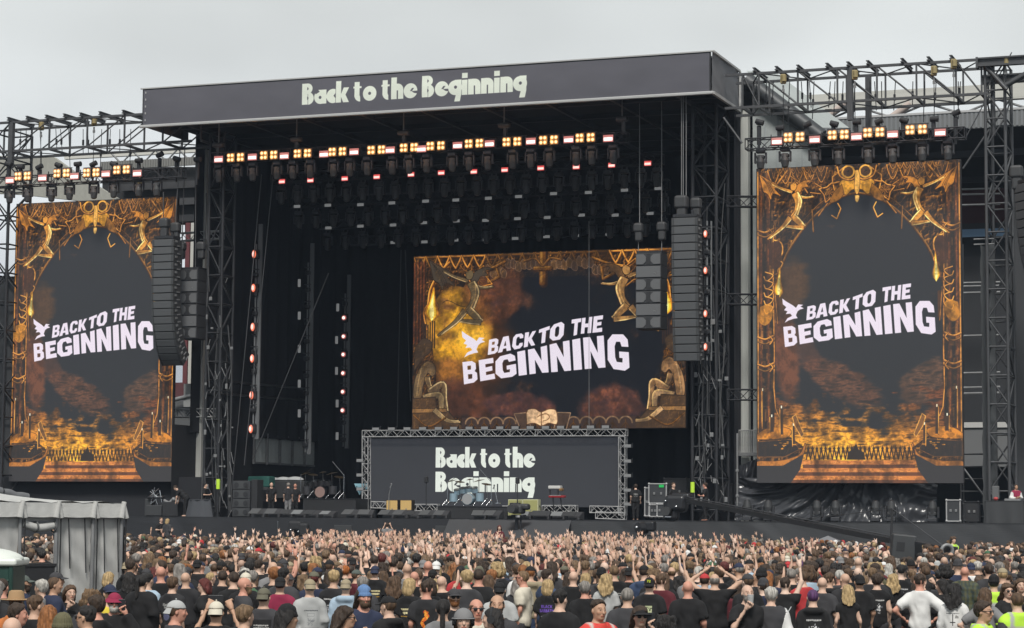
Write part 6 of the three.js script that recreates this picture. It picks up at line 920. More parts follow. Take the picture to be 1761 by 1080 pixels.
// where elbows and wrists go, and what the hands do; [right elbow, right wrist, left elbow, left wrist, right hand, left hand]; the figure looks along +z, its left is +x
const POSE = {
  down: [[-0.225, 1.14, -0.03], [-0.225, 0.90, 0.06], [0.225, 1.14, -0.03], [0.225, 0.90, 0.06], 'rest', 'rest'],
  fold: [[-0.26, 1.15, 0.02], [0.02, 1.16, 0.19], [0.26, 1.15, 0.02], [-0.02, 1.2, 0.17], 'rest', 'rest'],
  hornsR: [[-0.27, 1.69, 0.07], [-0.24, 1.95, 0.13], [0.225, 1.14, -0.03], [0.225, 0.90, 0.06], 'horns', 'rest'],
  hornsL: [[-0.225, 1.14, -0.03], [-0.225, 0.90, 0.06], [0.29, 1.67, 0.10], [0.32, 1.93, 0.17], 'rest', 'horns'],
  both: [[-0.28, 1.68, 0.06], [-0.30, 1.94, 0.12], [0.28, 1.68, 0.06], [0.34, 1.93, 0.08], 'horns', 'open'],
  fist: [[-0.26, 1.64, 0.14], [-0.20, 1.89, 0.20], [0.225, 1.14, -0.03], [0.225, 0.90, 0.06], 'open', 'rest'],
  crown: [[-0.40, 1.62, 0.06], [-0.15, 1.80, 0.14], [0.40, 1.62, 0.06], [0.15, 1.80, 0.14], 'rest', 'rest'],
  phone: [[-0.27, 1.40, 0.20], [-0.13, 1.68, 0.30], [0.27, 1.40, 0.20], [0.13, 1.68, 0.30], 'grip', 'grip'],
  hips: [[-0.42, 1.18, -0.10], [-0.20, 1.00, 0.02], [0.42, 1.18, -0.10], [0.20, 1.00, 0.02], 'rest', 'rest'],
  mouth: [[-0.26, 1.17, 0.14], [-0.09, 1.44, 0.20], [0.225, 1.14, -0.03], [0.225, 0.90, 0.06], 'grip', 'rest'],
  ear: [[-0.225, 1.14, -0.03], [-0.225, 0.90, 0.06], [0.30, 1.24, 0.10], [0.15, 1.50, 0.09], 'rest', 'grip'],
  front: [[-0.27, 1.14, 0.02], [-0.10, 1.14, 0.24], [0.27, 1.14, 0.02], [0.08, 1.16, 0.25], 'grip', 'grip'],
};
function handShapes(E, W, how, side) { // palm and five fingers, each its own chain of two bones
  const d = v3(W).sub(v3(E)).normalize(), ref = Math.abs(d.y) > 0.8 ? V(0, 0, 1) : V(0, 1, 0), s = d.clone().cross(ref).normalize().multiplyScalar(side), nrm = s.clone().cross(d).normalize().multiplyScalar(side), o = v3(W);
  const at = (a, b, c) => o.clone().addScaledVector(d, a).addScaledVector(s, b).addScaledVector(nrm, c).toArray(), L = [CONE(at(-0.01, 0, 0), at(0.03, 0, 0), 0.028, 0.03, 0.02)];
  for (const b of [-0.026, -0.009, 0.009, 0.026]) L.push(CONE(at(0.02, b * 0.7, 0), at(0.085, b, 0), 0.016, 0.013, 0.018));
  [[-0.030, 0.072], [-0.010, 0.088], [0.011, 0.080], [0.031, 0.062]].forEach(([b, len], i) => { const spread = b * 0.5, folded = how === 'grip' || how === 'rest' ? (how === 'rest' ? 0.45 : 0.85) : how === 'horns' ? (i === 1 || i === 2 ? 1 : 0) : 0.08, k = at(0.085, b, 0); const m = at(0.085 + len * 0.5 * (1 - folded * 0.75), b + spread * 0.5, len * 0.45 * folded), t = at(0.085 + len * (1 - folded * 1.15), b + spread, len * (folded > 0.9 ? 0.35 : 0.75 * folded)); L.push(CONE(k, m, 0.0125, 0.0115, 0.008), CONE(m, t, 0.0115, 0.0095, 0.008)); });
  const th = how === 'open' ? [at(0.03, -0.03, 0.01), at(0.065, -0.062, 0.015), at(0.095, -0.075, 0.015)] : [at(0.03, -0.03, 0.012), at(0.065, -0.042, 0.03), at(0.09, -0.015, 0.04)];
  L.push(CONE(th[0], th[1], 0.016, 0.013, 0.012), CONE(th[1], th[2], 0.0125, 0.0105, 0.008)); return L;
}
const HC = [0, 1.635, 0.012];
function headShapes() {
  const y = HC[1], z = HC[2];
  return [ELL([0, y + 0.028, z - 0.012], [0.077, 0.088, 0.096], 0.02), ELL([0, y - 0.03, z + 0.022], [0.063, 0.085, 0.072], 0.03), ELL([0, y - 0.088, z + 0.052], [0.034, 0.024, 0.03], 0.03), CONE([0, y + 0.012, z + 0.09], [0, y - 0.028, z + 0.108], 0.009, 0.014, 0.014), CONE([-0.03, y + 0.022, z + 0.082], [0.03, y + 0.022, z + 0.082], 0.011, 0.011, 0.02),
    ELL([-0.036, y - 0.02, z + 0.066], [0.022, 0.02, 0.018], 0.02), ELL([0.036, y - 0.02, z + 0.066], [0.022, 0.02, 0.018], 0.02), CONE([-0.017, y - 0.058, z + 0.09], [0.017, y - 0.058, z + 0.09], 0.008, 0.008, 0.01), ELL([-0.08, y - 0.008, z - 0.012], [0.011, 0.03, 0.018], 0.008), ELL([0.08, y - 0.008, z - 0.012], [0.011, 0.03, 0.018], 0.008), CONE([0, 1.44, -0.012], [0, 1.60, 0.004], 0.062, 0.052, 0.03)];
}
function faceColor(x, y, z) { // lips, brows and eyes are tinted skin; the rest stays the skin's own tone
  const u = Math.abs(x), v = y - HC[1], f = z - HC[2]; if (f < 0.05) return [1, 1, 1];
  if (v < -0.046 && v > -0.070 && u < 0.026) return [0.92, 0.58, 0.55];
  if (v > 0.026 && v < 0.040 && u > 0.012 && u < 0.05) return [0.42, 0.34, 0.30];
  if (v > -0.002 && v < 0.016 && u > 0.016 && u < 0.045) return u > 0.025 && u < 0.037 ? [0.12, 0.10, 0.10] : [1.15, 1.2, 1.25];
  if (v > -0.03 && v < -0.008 && u > 0.02) return [1.05, 0.9, 0.86]; return [1, 1, 1];
}
const bodyCache = new Map();
function figure(pose, build, cells) { // {body, shapes}
  const key = pose + build + cells.b; if (bodyCache.has(key)) return bodyCache.get(key);
  const B = BUILD[build], [rE0, rW0, lE0, lW0, rh, lh] = POSE[pose], sx = (p) => [p[0] * (Math.abs(p[0]) > 0.18 ? (B.w + 1) / 2 : 1), p[1], p[2]];
  const rE = sx(rE0), rW = sx(rW0), lE = sx(lE0), lW = sx(lW0), up = (e) => e[1] > 1.5 ? 0.05 : 0;
  const rS = [-0.178 * B.s, 1.375 + up(rE), 0], lS = [0.178 * B.s, 1.375 + up(lE), 0];
  const torso = [ELL([0, 0.95, 0], [0.165 * B.w * B.hip, 0.13, 0.115 * B.w], 0.06), ELL([0, 1.12, 0.005 + B.b], [0.145 * B.w, 0.17, 0.105 * B.w + B.b], 0.08), ELL([0, 1.30, -0.005], [0.17 * B.w, 0.18, 0.112 * B.w], 0.08), CONE(rS, [0, 1.455, -0.02], 0.052, 0.06, 0.05), CONE(lS, [0, 1.455, -0.02], 0.052, 0.062, 0.06)];
  if (build === 'f') torso.push(ELL([-0.07, 1.28, 0.085], [0.06, 0.06, 0.05], 0.05), ELL([0.07, 1.28, 0.085], [0.06, 0.06, 0.05], 0.05));
  const aw = (B.w + 1) / 2 * (build === 'f' ? 0.88 : 1), arm = (S, E, W) => [CONE(S, E, 0.054 * aw, 0.043 * aw, 0.05), CONE(E, W, 0.044 * aw, 0.028 * aw, 0.03)];
  const legs = []; for (const s of [-1, 1]) legs.push(CONE([s * 0.092, 0.92, 0], [s * 0.097, 0.5, 0.012], 0.09 * B.w, 0.056 * B.w, 0.05), CONE([s * 0.097, 0.5, 0.012], [s * 0.095, 0.09, -0.02], 0.056 * B.w, 0.04, 0.03), CONE([s * 0.095, 0.045, -0.05], [s * 0.11, 0.035, 0.14], 0.045, 0.036, 0.03));
  const neck = CONE([0, 1.42, -0.015], [0, 1.57, 0.0], 0.064, 0.054, 0.04), ra = arm(rS, rE, rW), la = arm(lS, lE, lW), all = [...torso, neck, ...legs, ...ra, ...la];
  const top = Math.max(1.6, rW[1] + 0.06, lW[1] + 0.06), wide = Math.max(0.34, Math.abs(rE[0]) + 0.12);
  const parts = [surface(fieldOf(all), [-wide, -0.02, -0.26], [wide, top, 0.42], cells.b), surface(fieldOf(headShapes()), [-0.115, 1.46, -0.12], [0.115, 1.78, 0.17], cells.h, faceColor)];
  for (const [E, W, h, s] of [[rE, rW, rh, -1], [lE, lW, lh, 1]]) parts.push(surface(fieldOf(handShapes(E, W, h, s)), W.map((q) => q - 0.2), W.map((q) => q + 0.2), h === 'rest' ? cells.f * 1.5 : cells.f));
  const r = { body: mergeIndexed(parts), torso, ra, la, legs, rW, lW, wide, top, B }; bodyCache.set(key, r); return r;
}
const capPlane = (S, E, t, grow, r0, r1) => { const a = v3(S), d = v3(E).sub(a), l = d.length(); d.normalize(); const s = CONE(S, v3(S).addScaledVector(d, l * t + 0.05).toArray(), r0, r1, 0.05); return (x, y, z) => Math.max(evalOne(s, x, y, z) - grow, (x - a.x) * d.x + (y - a.y) * d.y + (z - a.z) * d.z - l * t); };
const wearCache = new Map();
function garment(F, key, sleeve, cell, grow = 0.016, opt = {}) { // a shirt over a figure: sleeve 0 none, 1 short, 2 long
  if (wearCache.has(key)) return wearCache.get(key);
  const base = fieldOf(F.torso, grow + 0.006), B = F.B, arms = [];
  const end = (c) => [c.ax + c.dx, c.ay + c.dy, c.az + c.dz], st = (c) => [c.ax, c.ay, c.az];
  for (const [u, l] of [F.ra, F.la]) { if (sleeve === 1) arms.push(capPlane(st(u), end(u), 0.80, grow + 0.014, u.ra, u.rb + 0.014)); if (sleeve === 2) arms.push(capPlane(st(u), end(u), 1.05, grow + 0.006, u.ra, u.rb), capPlane(st(l), end(l), 0.96, grow + 0.006, l.ra, l.rb)); }
  const hem = opt.hem ?? 0.86, f = (x, y, z) => {
    let d = base(x, y, z); if (y < 1.2) d -= 0.012 * (1.2 - y) / 0.3; for (const a of arms) d = smin(d, a(x, y, z), 0.045);
    if (opt.hood) { d = smin(d, evalOne(opt.hoodA, x, y, z), 0.04); }
    d += 0.045 * (fbm(x * 9 + z * 5 + 20, y * 6 - x * 4 + 20, 33, 2) - 0.5) * (y < 1.34 ? 1 : 0.5);
    return Math.max(d, hem - y, y - 1.50 - Math.abs(x) * 0.05, 0.076 - Math.sqrt(x * x + (z - 0.01) ** 2) - Math.max(0, 1.455 - y) * 3);
  };
  const g = surface(f, [-F.wide - 0.03, hem - 0.06, -0.30], [F.wide + 0.03, Math.max(1.56, sleeve ? F.top : 0), 0.40], cell, opt.color); g.userData = {}; const r = { g, f }; wearCache.set(key, r); return r;
}
const hoodA = ELL([0, 1.45, -0.10], [0.14, 0.06, 0.07], 0.04);
function trousersOf(F, cell) { const legs = fieldOf(F.legs, 0.02), hip = evalOne, t0 = F.torso[0], f = (x, y, z) => { let d = smin(legs(x, y, z), hip(t0, x, y, z) - 0.016, 0.04); d += 0.006 * Math.sin(y * 30 + x * 20); return Math.max(d, y - 0.98, 0.07 - y); }; return surface(f, [-0.34, 0.02, -0.24], [0.34, 1.02, 0.24], cell); }
function printPatch(F, f, x0, x1, y0, y1, front) { // a printed area lying on the shirt, found by walking onto its surface
  const s = front ? 1 : -1; return grid(9, 9, (u, v) => { const x = lerp(x0, x1, front ? u : 1 - u), y = lerp(y0, y1, v); let z = s * 0.36; for (let i = 0; i < 26; i++) z -= s * Math.max(-0.02, f(x, y, z) * 0.75); return V(x, y, z + s * 0.004); });
}
// hair and headgear, all made on the one head
const skull = headShapes().slice(0, 2), sk = fieldOf(skull);
const HN = (x, y, z, s) => fbm(x * s + 40, y * s * 0.35 + z * s * 0.5, 61, 3) - 0.5, strands = (x, y, z) => { const a = Math.atan2(x, z - HC[2]), n = vnoise(a * 16 + 50, y * 9, 5) * 0.6 + vnoise(a * 38 + 80, y * 16, 8) * 0.4; const k = 0.22 + 1.22 * n; return [k, k, k]; };
const faceCut = (x, y, z, line = 1.695) => { const a = (z - 0.03) * 0.85 - (y - line) * 0.65; return a - 0.03 + Math.max(0, Math.abs(x) - 0.05) * 0.35; };
const HAIR = {
  short: [(x, y, z) => Math.max(sk(x, y, z) - 0.012 - 0.012 * sstep(1.64, 1.73, y) - 0.034 * HN(x, y, z, 52), faceCut(x, y, z), 1.575 - y - Math.max(0, z) * 1.2), [-0.13, 1.52, -0.16], [0.13, 1.82, 0.16]],
  crop: [(x, y, z) => Math.max(sk(x, y, z) - 0.007 - 0.004 * HN(x, y, z, 60), faceCut(x, y, z, 1.70), 1.585 - y - Math.max(0, z) * 1.4), [-0.12, 1.54, -0.14], [0.12, 1.79, 0.15]],
  fade: [(x, y, z) => Math.max(sk(x, y, z) - 0.003 - 0.017 * sstep(1.66, 1.71, y) - 0.03 * HN(x, y, z, 60), faceCut(x, y, z, 1.705), 1.59 - y - Math.max(0, z) * 1.4), [-0.13, 1.54, -0.16], [0.13, 1.83, 0.16]],
  ring: [(x, y, z) => Math.max(sk(x, y, z) - 0.008, faceCut(x, y, z, 1.66), y - 1.685 - 0.01 * HN(x, y, z, 50), 1.585 - y - Math.max(0, z) * 1.4), [-0.12, 1.54, -0.14], [0.12, 1.74, 0.14]],
  curly: [(x, y, z) => Math.max(Math.min(sk(x, y, z) - 0.04, evalOne(ELL([0, 1.60, -0.05], [0.125, 0.11, 0.10]), x, y, z)) - 0.09 * HN(x, y, z, 40), faceCut(x, y, z, 1.68) - 0.01, 1.50 - y), [-0.19, 1.46, -0.22], [0.19, 1.86, 0.18]],
  bob: [(x, y, z) => Math.max(smin(sk(x, y, z) - 0.022, evalOne(ELL([0, 1.57, -0.025], [0.112, 0.13, 0.105]), x, y, z), 0.03) - 0.034 * HN(x, y, z, 44), faceCut(x, y, z, 1.67), 1.465 - y + 0.06 * HN(x, y, z, 70)), [-0.16, 1.44, -0.19], [0.16, 1.82, 0.17]],
  long: [(x, y, z) => Math.max(smin(sk(x, y, z) - 0.02, Math.min(evalOne(ELL([0, 1.42, -0.075], [0.135, 0.31, 0.07]), x, y, z), evalOne(ELL([0, 1.58, -0.02], [0.11, 0.14, 0.10]), x, y, z)), 0.04) - 0.036 * HN(x, y, z, 46), faceCut(x, y, z, 1.67), 1.20 - y + 0.05 * HN(x, y, z, 50)), [-0.18, 1.16, -0.22], [0.18, 1.82, 0.17]],
  wavy: [(x, y, z) => Math.max(smin(sk(x, y, z) - 0.03, Math.min(evalOne(ELL([0, 1.40, -0.08], [0.17, 0.28, 0.085]), x, y, z), evalOne(ELL([0, 1.58, -0.03], [0.13, 0.15, 0.11]), x, y, z)), 0.05) - 0.06 * HN(x, y, z, 26) - 0.02 * (vnoise(x * 60 + 30, y * 14 + z * 20, 3) - 0.5), faceCut(x, y, z, 1.67), 1.17 - y + 0.06 * HN(x, y, z, 50)), [-0.23, 1.12, -0.25], [0.23, 1.84, 0.18]],
  tail: [(x, y, z) => Math.max(Math.min(smin(sk(x, y, z) - 0.012, evalOne(CONE([0, 1.68, -0.11], [0, 1.66, -0.14], 0.03, 0.028), x, y, z), 0.02), evalOne(CONE([0, 1.66, -0.14], [0, 1.36, -0.15], 0.032, 0.03), x, y, z)) - 0.012 * HN(x, y, z, 46), faceCut(x, y, z)), [-0.13, 1.30, -0.22], [0.13, 1.80, 0.16]],
};
const HAIRG = {}; function hairGeo(k, cell) { return HAIRG[k + cell] ??= surface(HAIR[k][0], HAIR[k][1], HAIR[k][2], cell, strands); }
const brim = (f) => grid(14, 4, (u, v) => { const a = (u - 0.5) * 2.1, r = lerp(0.085, 0.178, v) * (1 - 0.12 * Math.abs(u - 0.5) * 2); return V(Math.sin(a) * r * 0.92, 1.69 - 0.012 * v - 0.05 * (u - 0.5) ** 2 - (f ? 0.01 : 0.03) * v, HC[2] + Math.cos(a) * r * 1.02); });
function thick(g, t) { const a = g.clone(), b = g.clone().translate(0, -t, 0); b.index.array.reverse(); return merge([a, b]); }
const dome = (gr, y0, h = 0) => surface((x, y, z) => Math.max(sk(x, y - h * sstep(1.66, 1.74, y), z) - gr, y0 - y + (z - HC[2]) * -0.06), [-0.13, 1.6, -0.16], [0.13, 1.86, 0.17], 0.015);
const lathe = (pts) => new THREE.LatheGeometry(pts.map(([r, y]) => new THREE.Vector2(r, y)), 20).translate(0, 0, HC[2] - 0.01);
const HAT = {
  cap: () => merge([dome(0.013, 1.672), thick(brim(true), 0.006), new THREE.SphereGeometry(0.01, 6, 5).translate(0, 1.772, 0)]),
  capback: () => merge([dome(0.013, 1.672), thick(grid(14, 4, (u, v) => { const a = (u - 0.5) * 2.0; return V(Math.sin(a) * (0.085 + 0.012 * v), 1.682 - 0.062 * v - 0.02 * (u - 0.5) ** 2, HC[2] - 0.012 - Math.cos(a) * (0.098 + 0.045 * v)); }), 0.006), new THREE.SphereGeometry(0.01, 6, 5).translate(0, 1.772, 0)]),
  beanie: () => surface((x, y, z) => Math.max(sk(x, y - 0.035 * sstep(1.66, 1.76, y), z) - (y < 1.695 ? 0.018 : 0.012) - 0.004 * Math.sin(Math.atan2(x, z) * 26), 1.652 - y), [-0.13, 1.6, -0.16], [0.13, 1.86, 0.17], 0.014),
  bucket: () => merge([dome(0.02, 1.68), lathe([[0.1, 1.70], [0.105, 1.69], [0.15, 1.645], [0.148, 1.642], [0.1, 1.68]])]),
  fedora: () => merge([lathe([[0, 1.80], [0.06, 1.805], [0.09, 1.79], [0.105, 1.70], [0.11, 1.69], [0.19, 1.695], [0.195, 1.685], [0.1, 1.675]])]),
  helmet: () => merge([dome(0.03, 1.665, 0.0), lathe([[0.118, 1.675], [0.13, 1.668], [0.128, 1.66], [0.11, 1.665]])]),
};
const HATG = {}; const hatGeo = (k) => HATG[k] ??= HAT[k]();
const EXTRA = {
  sunglasses: [() => merge([...[-1, 1].map((s) => new THREE.SphereGeometry(0.026, 10, 8).scale(1, 0.8, 0.25).translate(s * 0.034, HC[1] + 0.006, HC[2] + 0.098)), bx(0.14, 0.008, 0.008, 0, HC[1] + 0.016, HC[2] + 0.098), ...[-1, 1].map((s) => bx(0.006, 0.008, 0.11, s * 0.076, HC[1] + 0.012, HC[2] + 0.045))]), () => M.blackGloss],
  glasses: [() => merge([...[-1, 1].map((s) => new THREE.TorusGeometry(0.022, 0.003, 5, 14).translate(s * 0.034, HC[1] + 0.004, HC[2] + 0.100)), bx(0.03, 0.005, 0.005, 0, HC[1] + 0.01, HC[2] + 0.102), ...[-1, 1].map((s) => bx(0.004, 0.006, 0.11, s * 0.076, HC[1] + 0.01, HC[2] + 0.045))]), () => M.black],
  beard: [() => surface((x, y, z) => Math.max(Math.min(evalOne(ELL([0, 1.56, 0.062], [0.066, 0.062, 0.054]), x, y, z), sk(x, y, z) - 0.008) - 0.012 * HN(x, y, z, 60), y - 1.598 + Math.abs(x) * -0.35, -(z - 0.0) + (1.6 - y) * 0.1, evalOne(ELL([0, 1.578, 0.12], [0.022, 0.007, 0.03]), x, y, z) * -1), [-0.1, 1.47, -0.02], [0.1, 1.66, 0.16], 0.011, strands), null],
  headphones: [() => merge([new THREE.TorusGeometry(0.105, 0.012, 6, 20, Math.PI).translate(0, 1.665, 0), ...[-1, 1].map((s) => new THREE.CylinderGeometry(0.042, 0.046, 0.04, 14).rotateZ(Math.PI / 2).translate(s * 0.1, 1.63, 0.0))]), () => M.black],
};
const EXG = {}; const exGeo = (k) => EXG[k] ??= EXTRA[k][0]();
// ---------------------------------------------------------------- who stands where
const skinMat = (r, g, b) => std(r, g, b, 0.62, 0, { vertexColors: true });
const SKIN = { p: skinMat(0.62, 0.41, 0.31), t: skinMat(0.50, 0.30, 0.20), r: skinMat(0.58, 0.29, 0.21), w: skinMat(0.68, 0.49, 0.39), d: skinMat(0.30, 0.17, 0.11), n: skinMat(0.56, 0.36, 0.26) };
const hairMat = (r, g, b) => std(r, g, b, 0.78, 0, { vertexColors: true });
const HCOL = { black: hairMat(0.018, 0.016, 0.016), 'dark brown': hairMat(0.05, 0.032, 0.022), brown: hairMat(0.105, 0.062, 0.036), 'light brown': hairMat(0.19, 0.12, 0.066), ginger: hairMat(0.30, 0.12, 0.04), blond: hairMat(0.48, 0.34, 0.17), grey: hairMat(0.26, 0.24, 0.22), white: hairMat(0.52, 0.50, 0.46), 'dark red': hairMat(0.12, 0.025, 0.022), purple: hairMat(0.10, 0.04, 0.13), orange: hairMat(0.42, 0.13, 0.03) };
const CLOTH = {}; const COL = { black: [0.0095, 0.0095, 0.011], 'faded black': [0.022, 0.022, 0.025], charcoal: [0.045, 0.045, 0.05], grey: [0.20, 0.20, 0.205], 'light grey': [0.42, 0.43, 0.43], white: [0.70, 0.70, 0.69], navy: [0.022, 0.03, 0.065], 'dark blue': [0.04, 0.065, 0.13], blue: [0.12, 0.22, 0.42], 'light blue': [0.36, 0.47, 0.58], maroon: [0.10, 0.014, 0.022], red: [0.46, 0.04, 0.045], claret: [0.26, 0.02, 0.06], green: [0.06, 0.13, 0.07], olive: [0.12, 0.11, 0.06], khaki: [0.32, 0.27, 0.18], cream: [0.62, 0.58, 0.48], brown: [0.13, 0.08, 0.045], tan: [0.36, 0.23, 0.12], purple: [0.13, 0.06, 0.20], orange: [0.55, 0.18, 0.05], yellow: [0.70, 0.55, 0.06], 'dark grey green': [0.09, 0.11, 0.10], mint: [0.42, 0.58, 0.46], lime: [0.52, 0.80, 0.06], teal: [0.03, 0.10, 0.11] };
const clothMat = (c) => CLOTH[c] ??= std(...COL[c], 0.88, 0, { side: THREE.DoubleSide });
const FINE = { b: 0.042, h: 0.0125, f: 0.0125, s: 0.036, r: 0.016, t: 0.055, x: 0.016 }, MID = { b: 0.058, h: 0.0185, f: 0.0135, s: 0.052, r: 0.025, t: 0.08, x: 0.02 };
const hivisMat = std(1, 1, 1, 0.7, 0, { vertexColors: true });
const hivisColor = (x, y, z) => (Math.abs(y - 1.10) < 0.03 || Math.abs(y - 1.28) < 0.03 || (Math.abs(Math.abs(x) - 0.12) < 0.02 && y > 1.28)) ? [0.42, 0.43, 0.42] : [0.50, 0.82, 0.06];
const redVest = (x, y, z) => (Math.abs(y - 1.18) < 0.03 || (Math.abs(Math.abs(x) - 0.14) < 0.022 && y > 1.2)) ? [0.5, 0.48, 0.45] : [0.62, 0.05, 0.04];
const plaid = (x, y, z) => { const k = 0.5 + 0.5 * Math.sign(Math.sin(x * 95 + z * 60)), q = 0.5 + 0.5 * Math.sign(Math.sin(y * 80)); return [0.035 + 0.05 * k, 0.05 + 0.05 * k * (0.6 + 0.4 * q), 0.035 + 0.02 * q]; };
const camo = (x, y, z) => { const n = fbm(x * 18 + 9, y * 16 + z * 14, 9, 3); return n > 0.55 ? [0.16, 0.16, 0.10] : n > 0.46 ? [0.07, 0.085, 0.05] : [0.11, 0.09, 0.06]; };
// prints, drawn on the colour of the cloth they lie on
const PRINT = {}; function printMat(kind) {
  return PRINT[kind] ??= (() => {
    const c = canvas(192, 192), g = c.getContext('2d'), css = (a) => `rgb(${a.map((x) => Math.round(255 * Math.pow(x, 1 / 2.2))).join(',')})`, R = rng(kind.length * 77 + kind.charCodeAt(1));
    const bg = { cross: 'white', lines: 'light grey', yellow: 'white', script: 'faded black' }[kind] ?? 'black'; g.fillStyle = css(COL[bg]); g.fillRect(0, 0, 192, 192); g.textAlign = 'center';
    const scribble = (y, n, col, h = 8) => { g.fillStyle = col; let x = 24; while (x < 168) { const w = 4 + R() * 12; g.fillRect(x, y + R() * 2, w, h * (0.7 + 0.3 * R())); x += w + 3; } };
    if (kind === 'script') { g.fillStyle = '#d5d7d4'; g.font = 'italic bold 34px serif'; g.fillText('Black', 70, 40); g.fillText('Sabbath', 112, 66); g.fillStyle = 'rgba(120,126,170,.7)'; g.beginPath(); g.ellipse(90, 128, 50, 56, 0, 0, 7); g.fill(); }
    if (kind === 'purple') { g.fillStyle = '#7b58c8'; g.font = 'bold 46px sans-serif'; g.fillText('BLACK', 96, 52); g.fillText('SABBATH', 96, 96, 176); scribble(136, 1, '#c8c8cc', 7); scribble(152, 1, '#b0b0b4', 6); }
    if (kind === 'tour') { g.fillStyle = '#d8d8d8'; g.font = 'bold 30px sans-serif'; g.fillText('BLACK SABBATH', 96, 52, 176); g.fillText('TOUR', 96, 88); scribble(130, 1, '#77777a', 5); }
    if (kind === 'orange') { for (let i = 0; i < 60; i++) { g.fillStyle = ['#d8641e', '#e8902e', '#b83c14', '#f0b040'][i % 4]; const t = i / 60; g.beginPath(); g.ellipse(96 + 26 * Math.sin(t * 7) + (R() - 0.5) * 26, 22 + t * 150, 8 + 10 * R(), 6 + 8 * R(), R() * 3, 0, 7); g.fill(); } }
    if (kind === 'pale') { scribble(40, 1, '#e4d9a8', 22); scribble(72, 1, '#e4d9a8', 26); scribble(112, 1, '#c89a3a', 10); }
    if (kind === 'tusk') { g.strokeStyle = '#d6dadd'; g.lineCap = 'round'; g.lineWidth = 20; g.beginPath(); g.moveTo(60, 170); g.bezierCurveTo(50, 110, 110, 90, 84, 24); g.stroke(); }
    if (kind === 'cross') { g.fillStyle = '#26262a'; g.fillRect(92, 30, 9, 110); g.fillRect(66, 104, 60, 9); scribble(20, 1, '#4a4a50', 8); g.strokeStyle = '#333'; g.lineWidth = 4; for (let i = 0; i < 5; i++) { g.beginPath(); g.moveTo(120 + i * 8, 70); g.lineTo(132 + i * 6, 40 + i * 3); g.stroke(); } }
    if (kind === 'lines') { scribble(30, 1, '#55585c', 14); g.strokeStyle = '#777a7e'; g.lineWidth = 3; g.strokeRect(60, 62, 72, 26); for (let i = 0; i < 14; i++) { g.beginPath(); g.moveTo(50 + R() * 90, 96 + R() * 80); g.lineTo(50 + R() * 90, 96 + R() * 80); g.stroke(); } }
    if (kind === 'yellow') { g.fillStyle = '#e6c42c'; g.fillRect(34, 20, 124, 156); for (let i = 0; i < 26; i++) { g.fillStyle = ['#f4e9b0', '#d06a24', '#c23a20', '#f0a030'][i % 4]; g.beginPath(); g.ellipse(50 + R() * 92, 40 + i * 5, 6 + 16 * R(), 5 + 9 * R(), R() * 3, 0, 7); g.fill(); } }
    if (kind === 'mask') { g.fillStyle = '#cfd3d6'; g.beginPath(); g.ellipse(96, 96, 34, 44, 0, 0, 7); g.fill(); g.fillStyle = '#18181a'; g.fillRect(70, 92, 20, 9); g.fillRect(102, 92, 20, 9); g.strokeStyle = '#cfd3d6'; g.lineWidth = 9; g.beginPath(); g.moveTo(20, 50); g.lineTo(70, 110); g.moveTo(172, 40); g.lineTo(122, 110); g.moveTo(84, 130); g.lineTo(130, 176); g.stroke(); }
    if (kind === 'words') { scribble(40, 1, '#b9b9b6', 14); scribble(62, 1, '#b9b9b6', 14); scribble(104, 1, '#8a8a88', 6); scribble(118, 1, '#8a8a88', 6); scribble(132, 1, '#8a8a88', 6); }
    if (kind === 'badge') { g.fillStyle = '#b9c098'; g.beginPath(); g.moveTo(56, 30); g.lineTo(136, 30); g.lineTo(130, 120); g.lineTo(96, 168); g.lineTo(62, 120); g.closePath(); g.fill(); g.fillStyle = '#20201c'; for (let i = 0; i < 16; i++) g.fillRect(64 + R() * 60, 40 + R() * 90, 4 + R() * 10, 4 + R() * 9); }
    if (kind === 'flower') { for (let i = 0; i < 70; i++) { g.fillStyle = ['#7c1f28', '#b0412f', '#c8a050', '#5a1620'][i % 4]; const a = R() * 7, r = 20 + R() * 55; g.beginPath(); g.arc(96 + Math.cos(a) * r, 96 + Math.sin(a) * r * 1.1, 4 + R() * 9, 0, 7); g.fill(); } g.fillStyle = '#c9b48a'; g.font = 'bold 22px serif'; }
    if (kind === 'skull') { for (let i = 0; i < 50; i++) { g.fillStyle = ['#a8aaae', '#6c6e74', '#d2d2d2'][i % 3]; const a = R() * 7, r = R() * 60; g.beginPath(); g.ellipse(96 + Math.cos(a) * r, 110 + Math.sin(a) * r * 0.9, 3 + R() * 10, 2 + R() * 8, R() * 3, 0, 7); g.fill(); } scribble(18, 1, '#cfcfcf', 16); }
    const m = std(1, 1, 1, 0.85, 0, { map: canvasTexture(c), side: THREE.DoubleSide }); return m;
  })();
}
const HEIGHT = 1.752, AWAY = V(-Math.sin(0.3543), 0, -Math.cos(0.3543)), RIGHT = V(Math.cos(0.3543), 0, -Math.sin(0.3543));
const turnOf = (deg) => { const a = deg * Math.PI / 180, d = AWAY.clone().multiplyScalar(Math.cos(a)).addScaledVector(RIGHT, Math.sin(a)); return Math.atan2(d.x, d.z); };
const trouserCache = new Map(), shareCache = new Map();
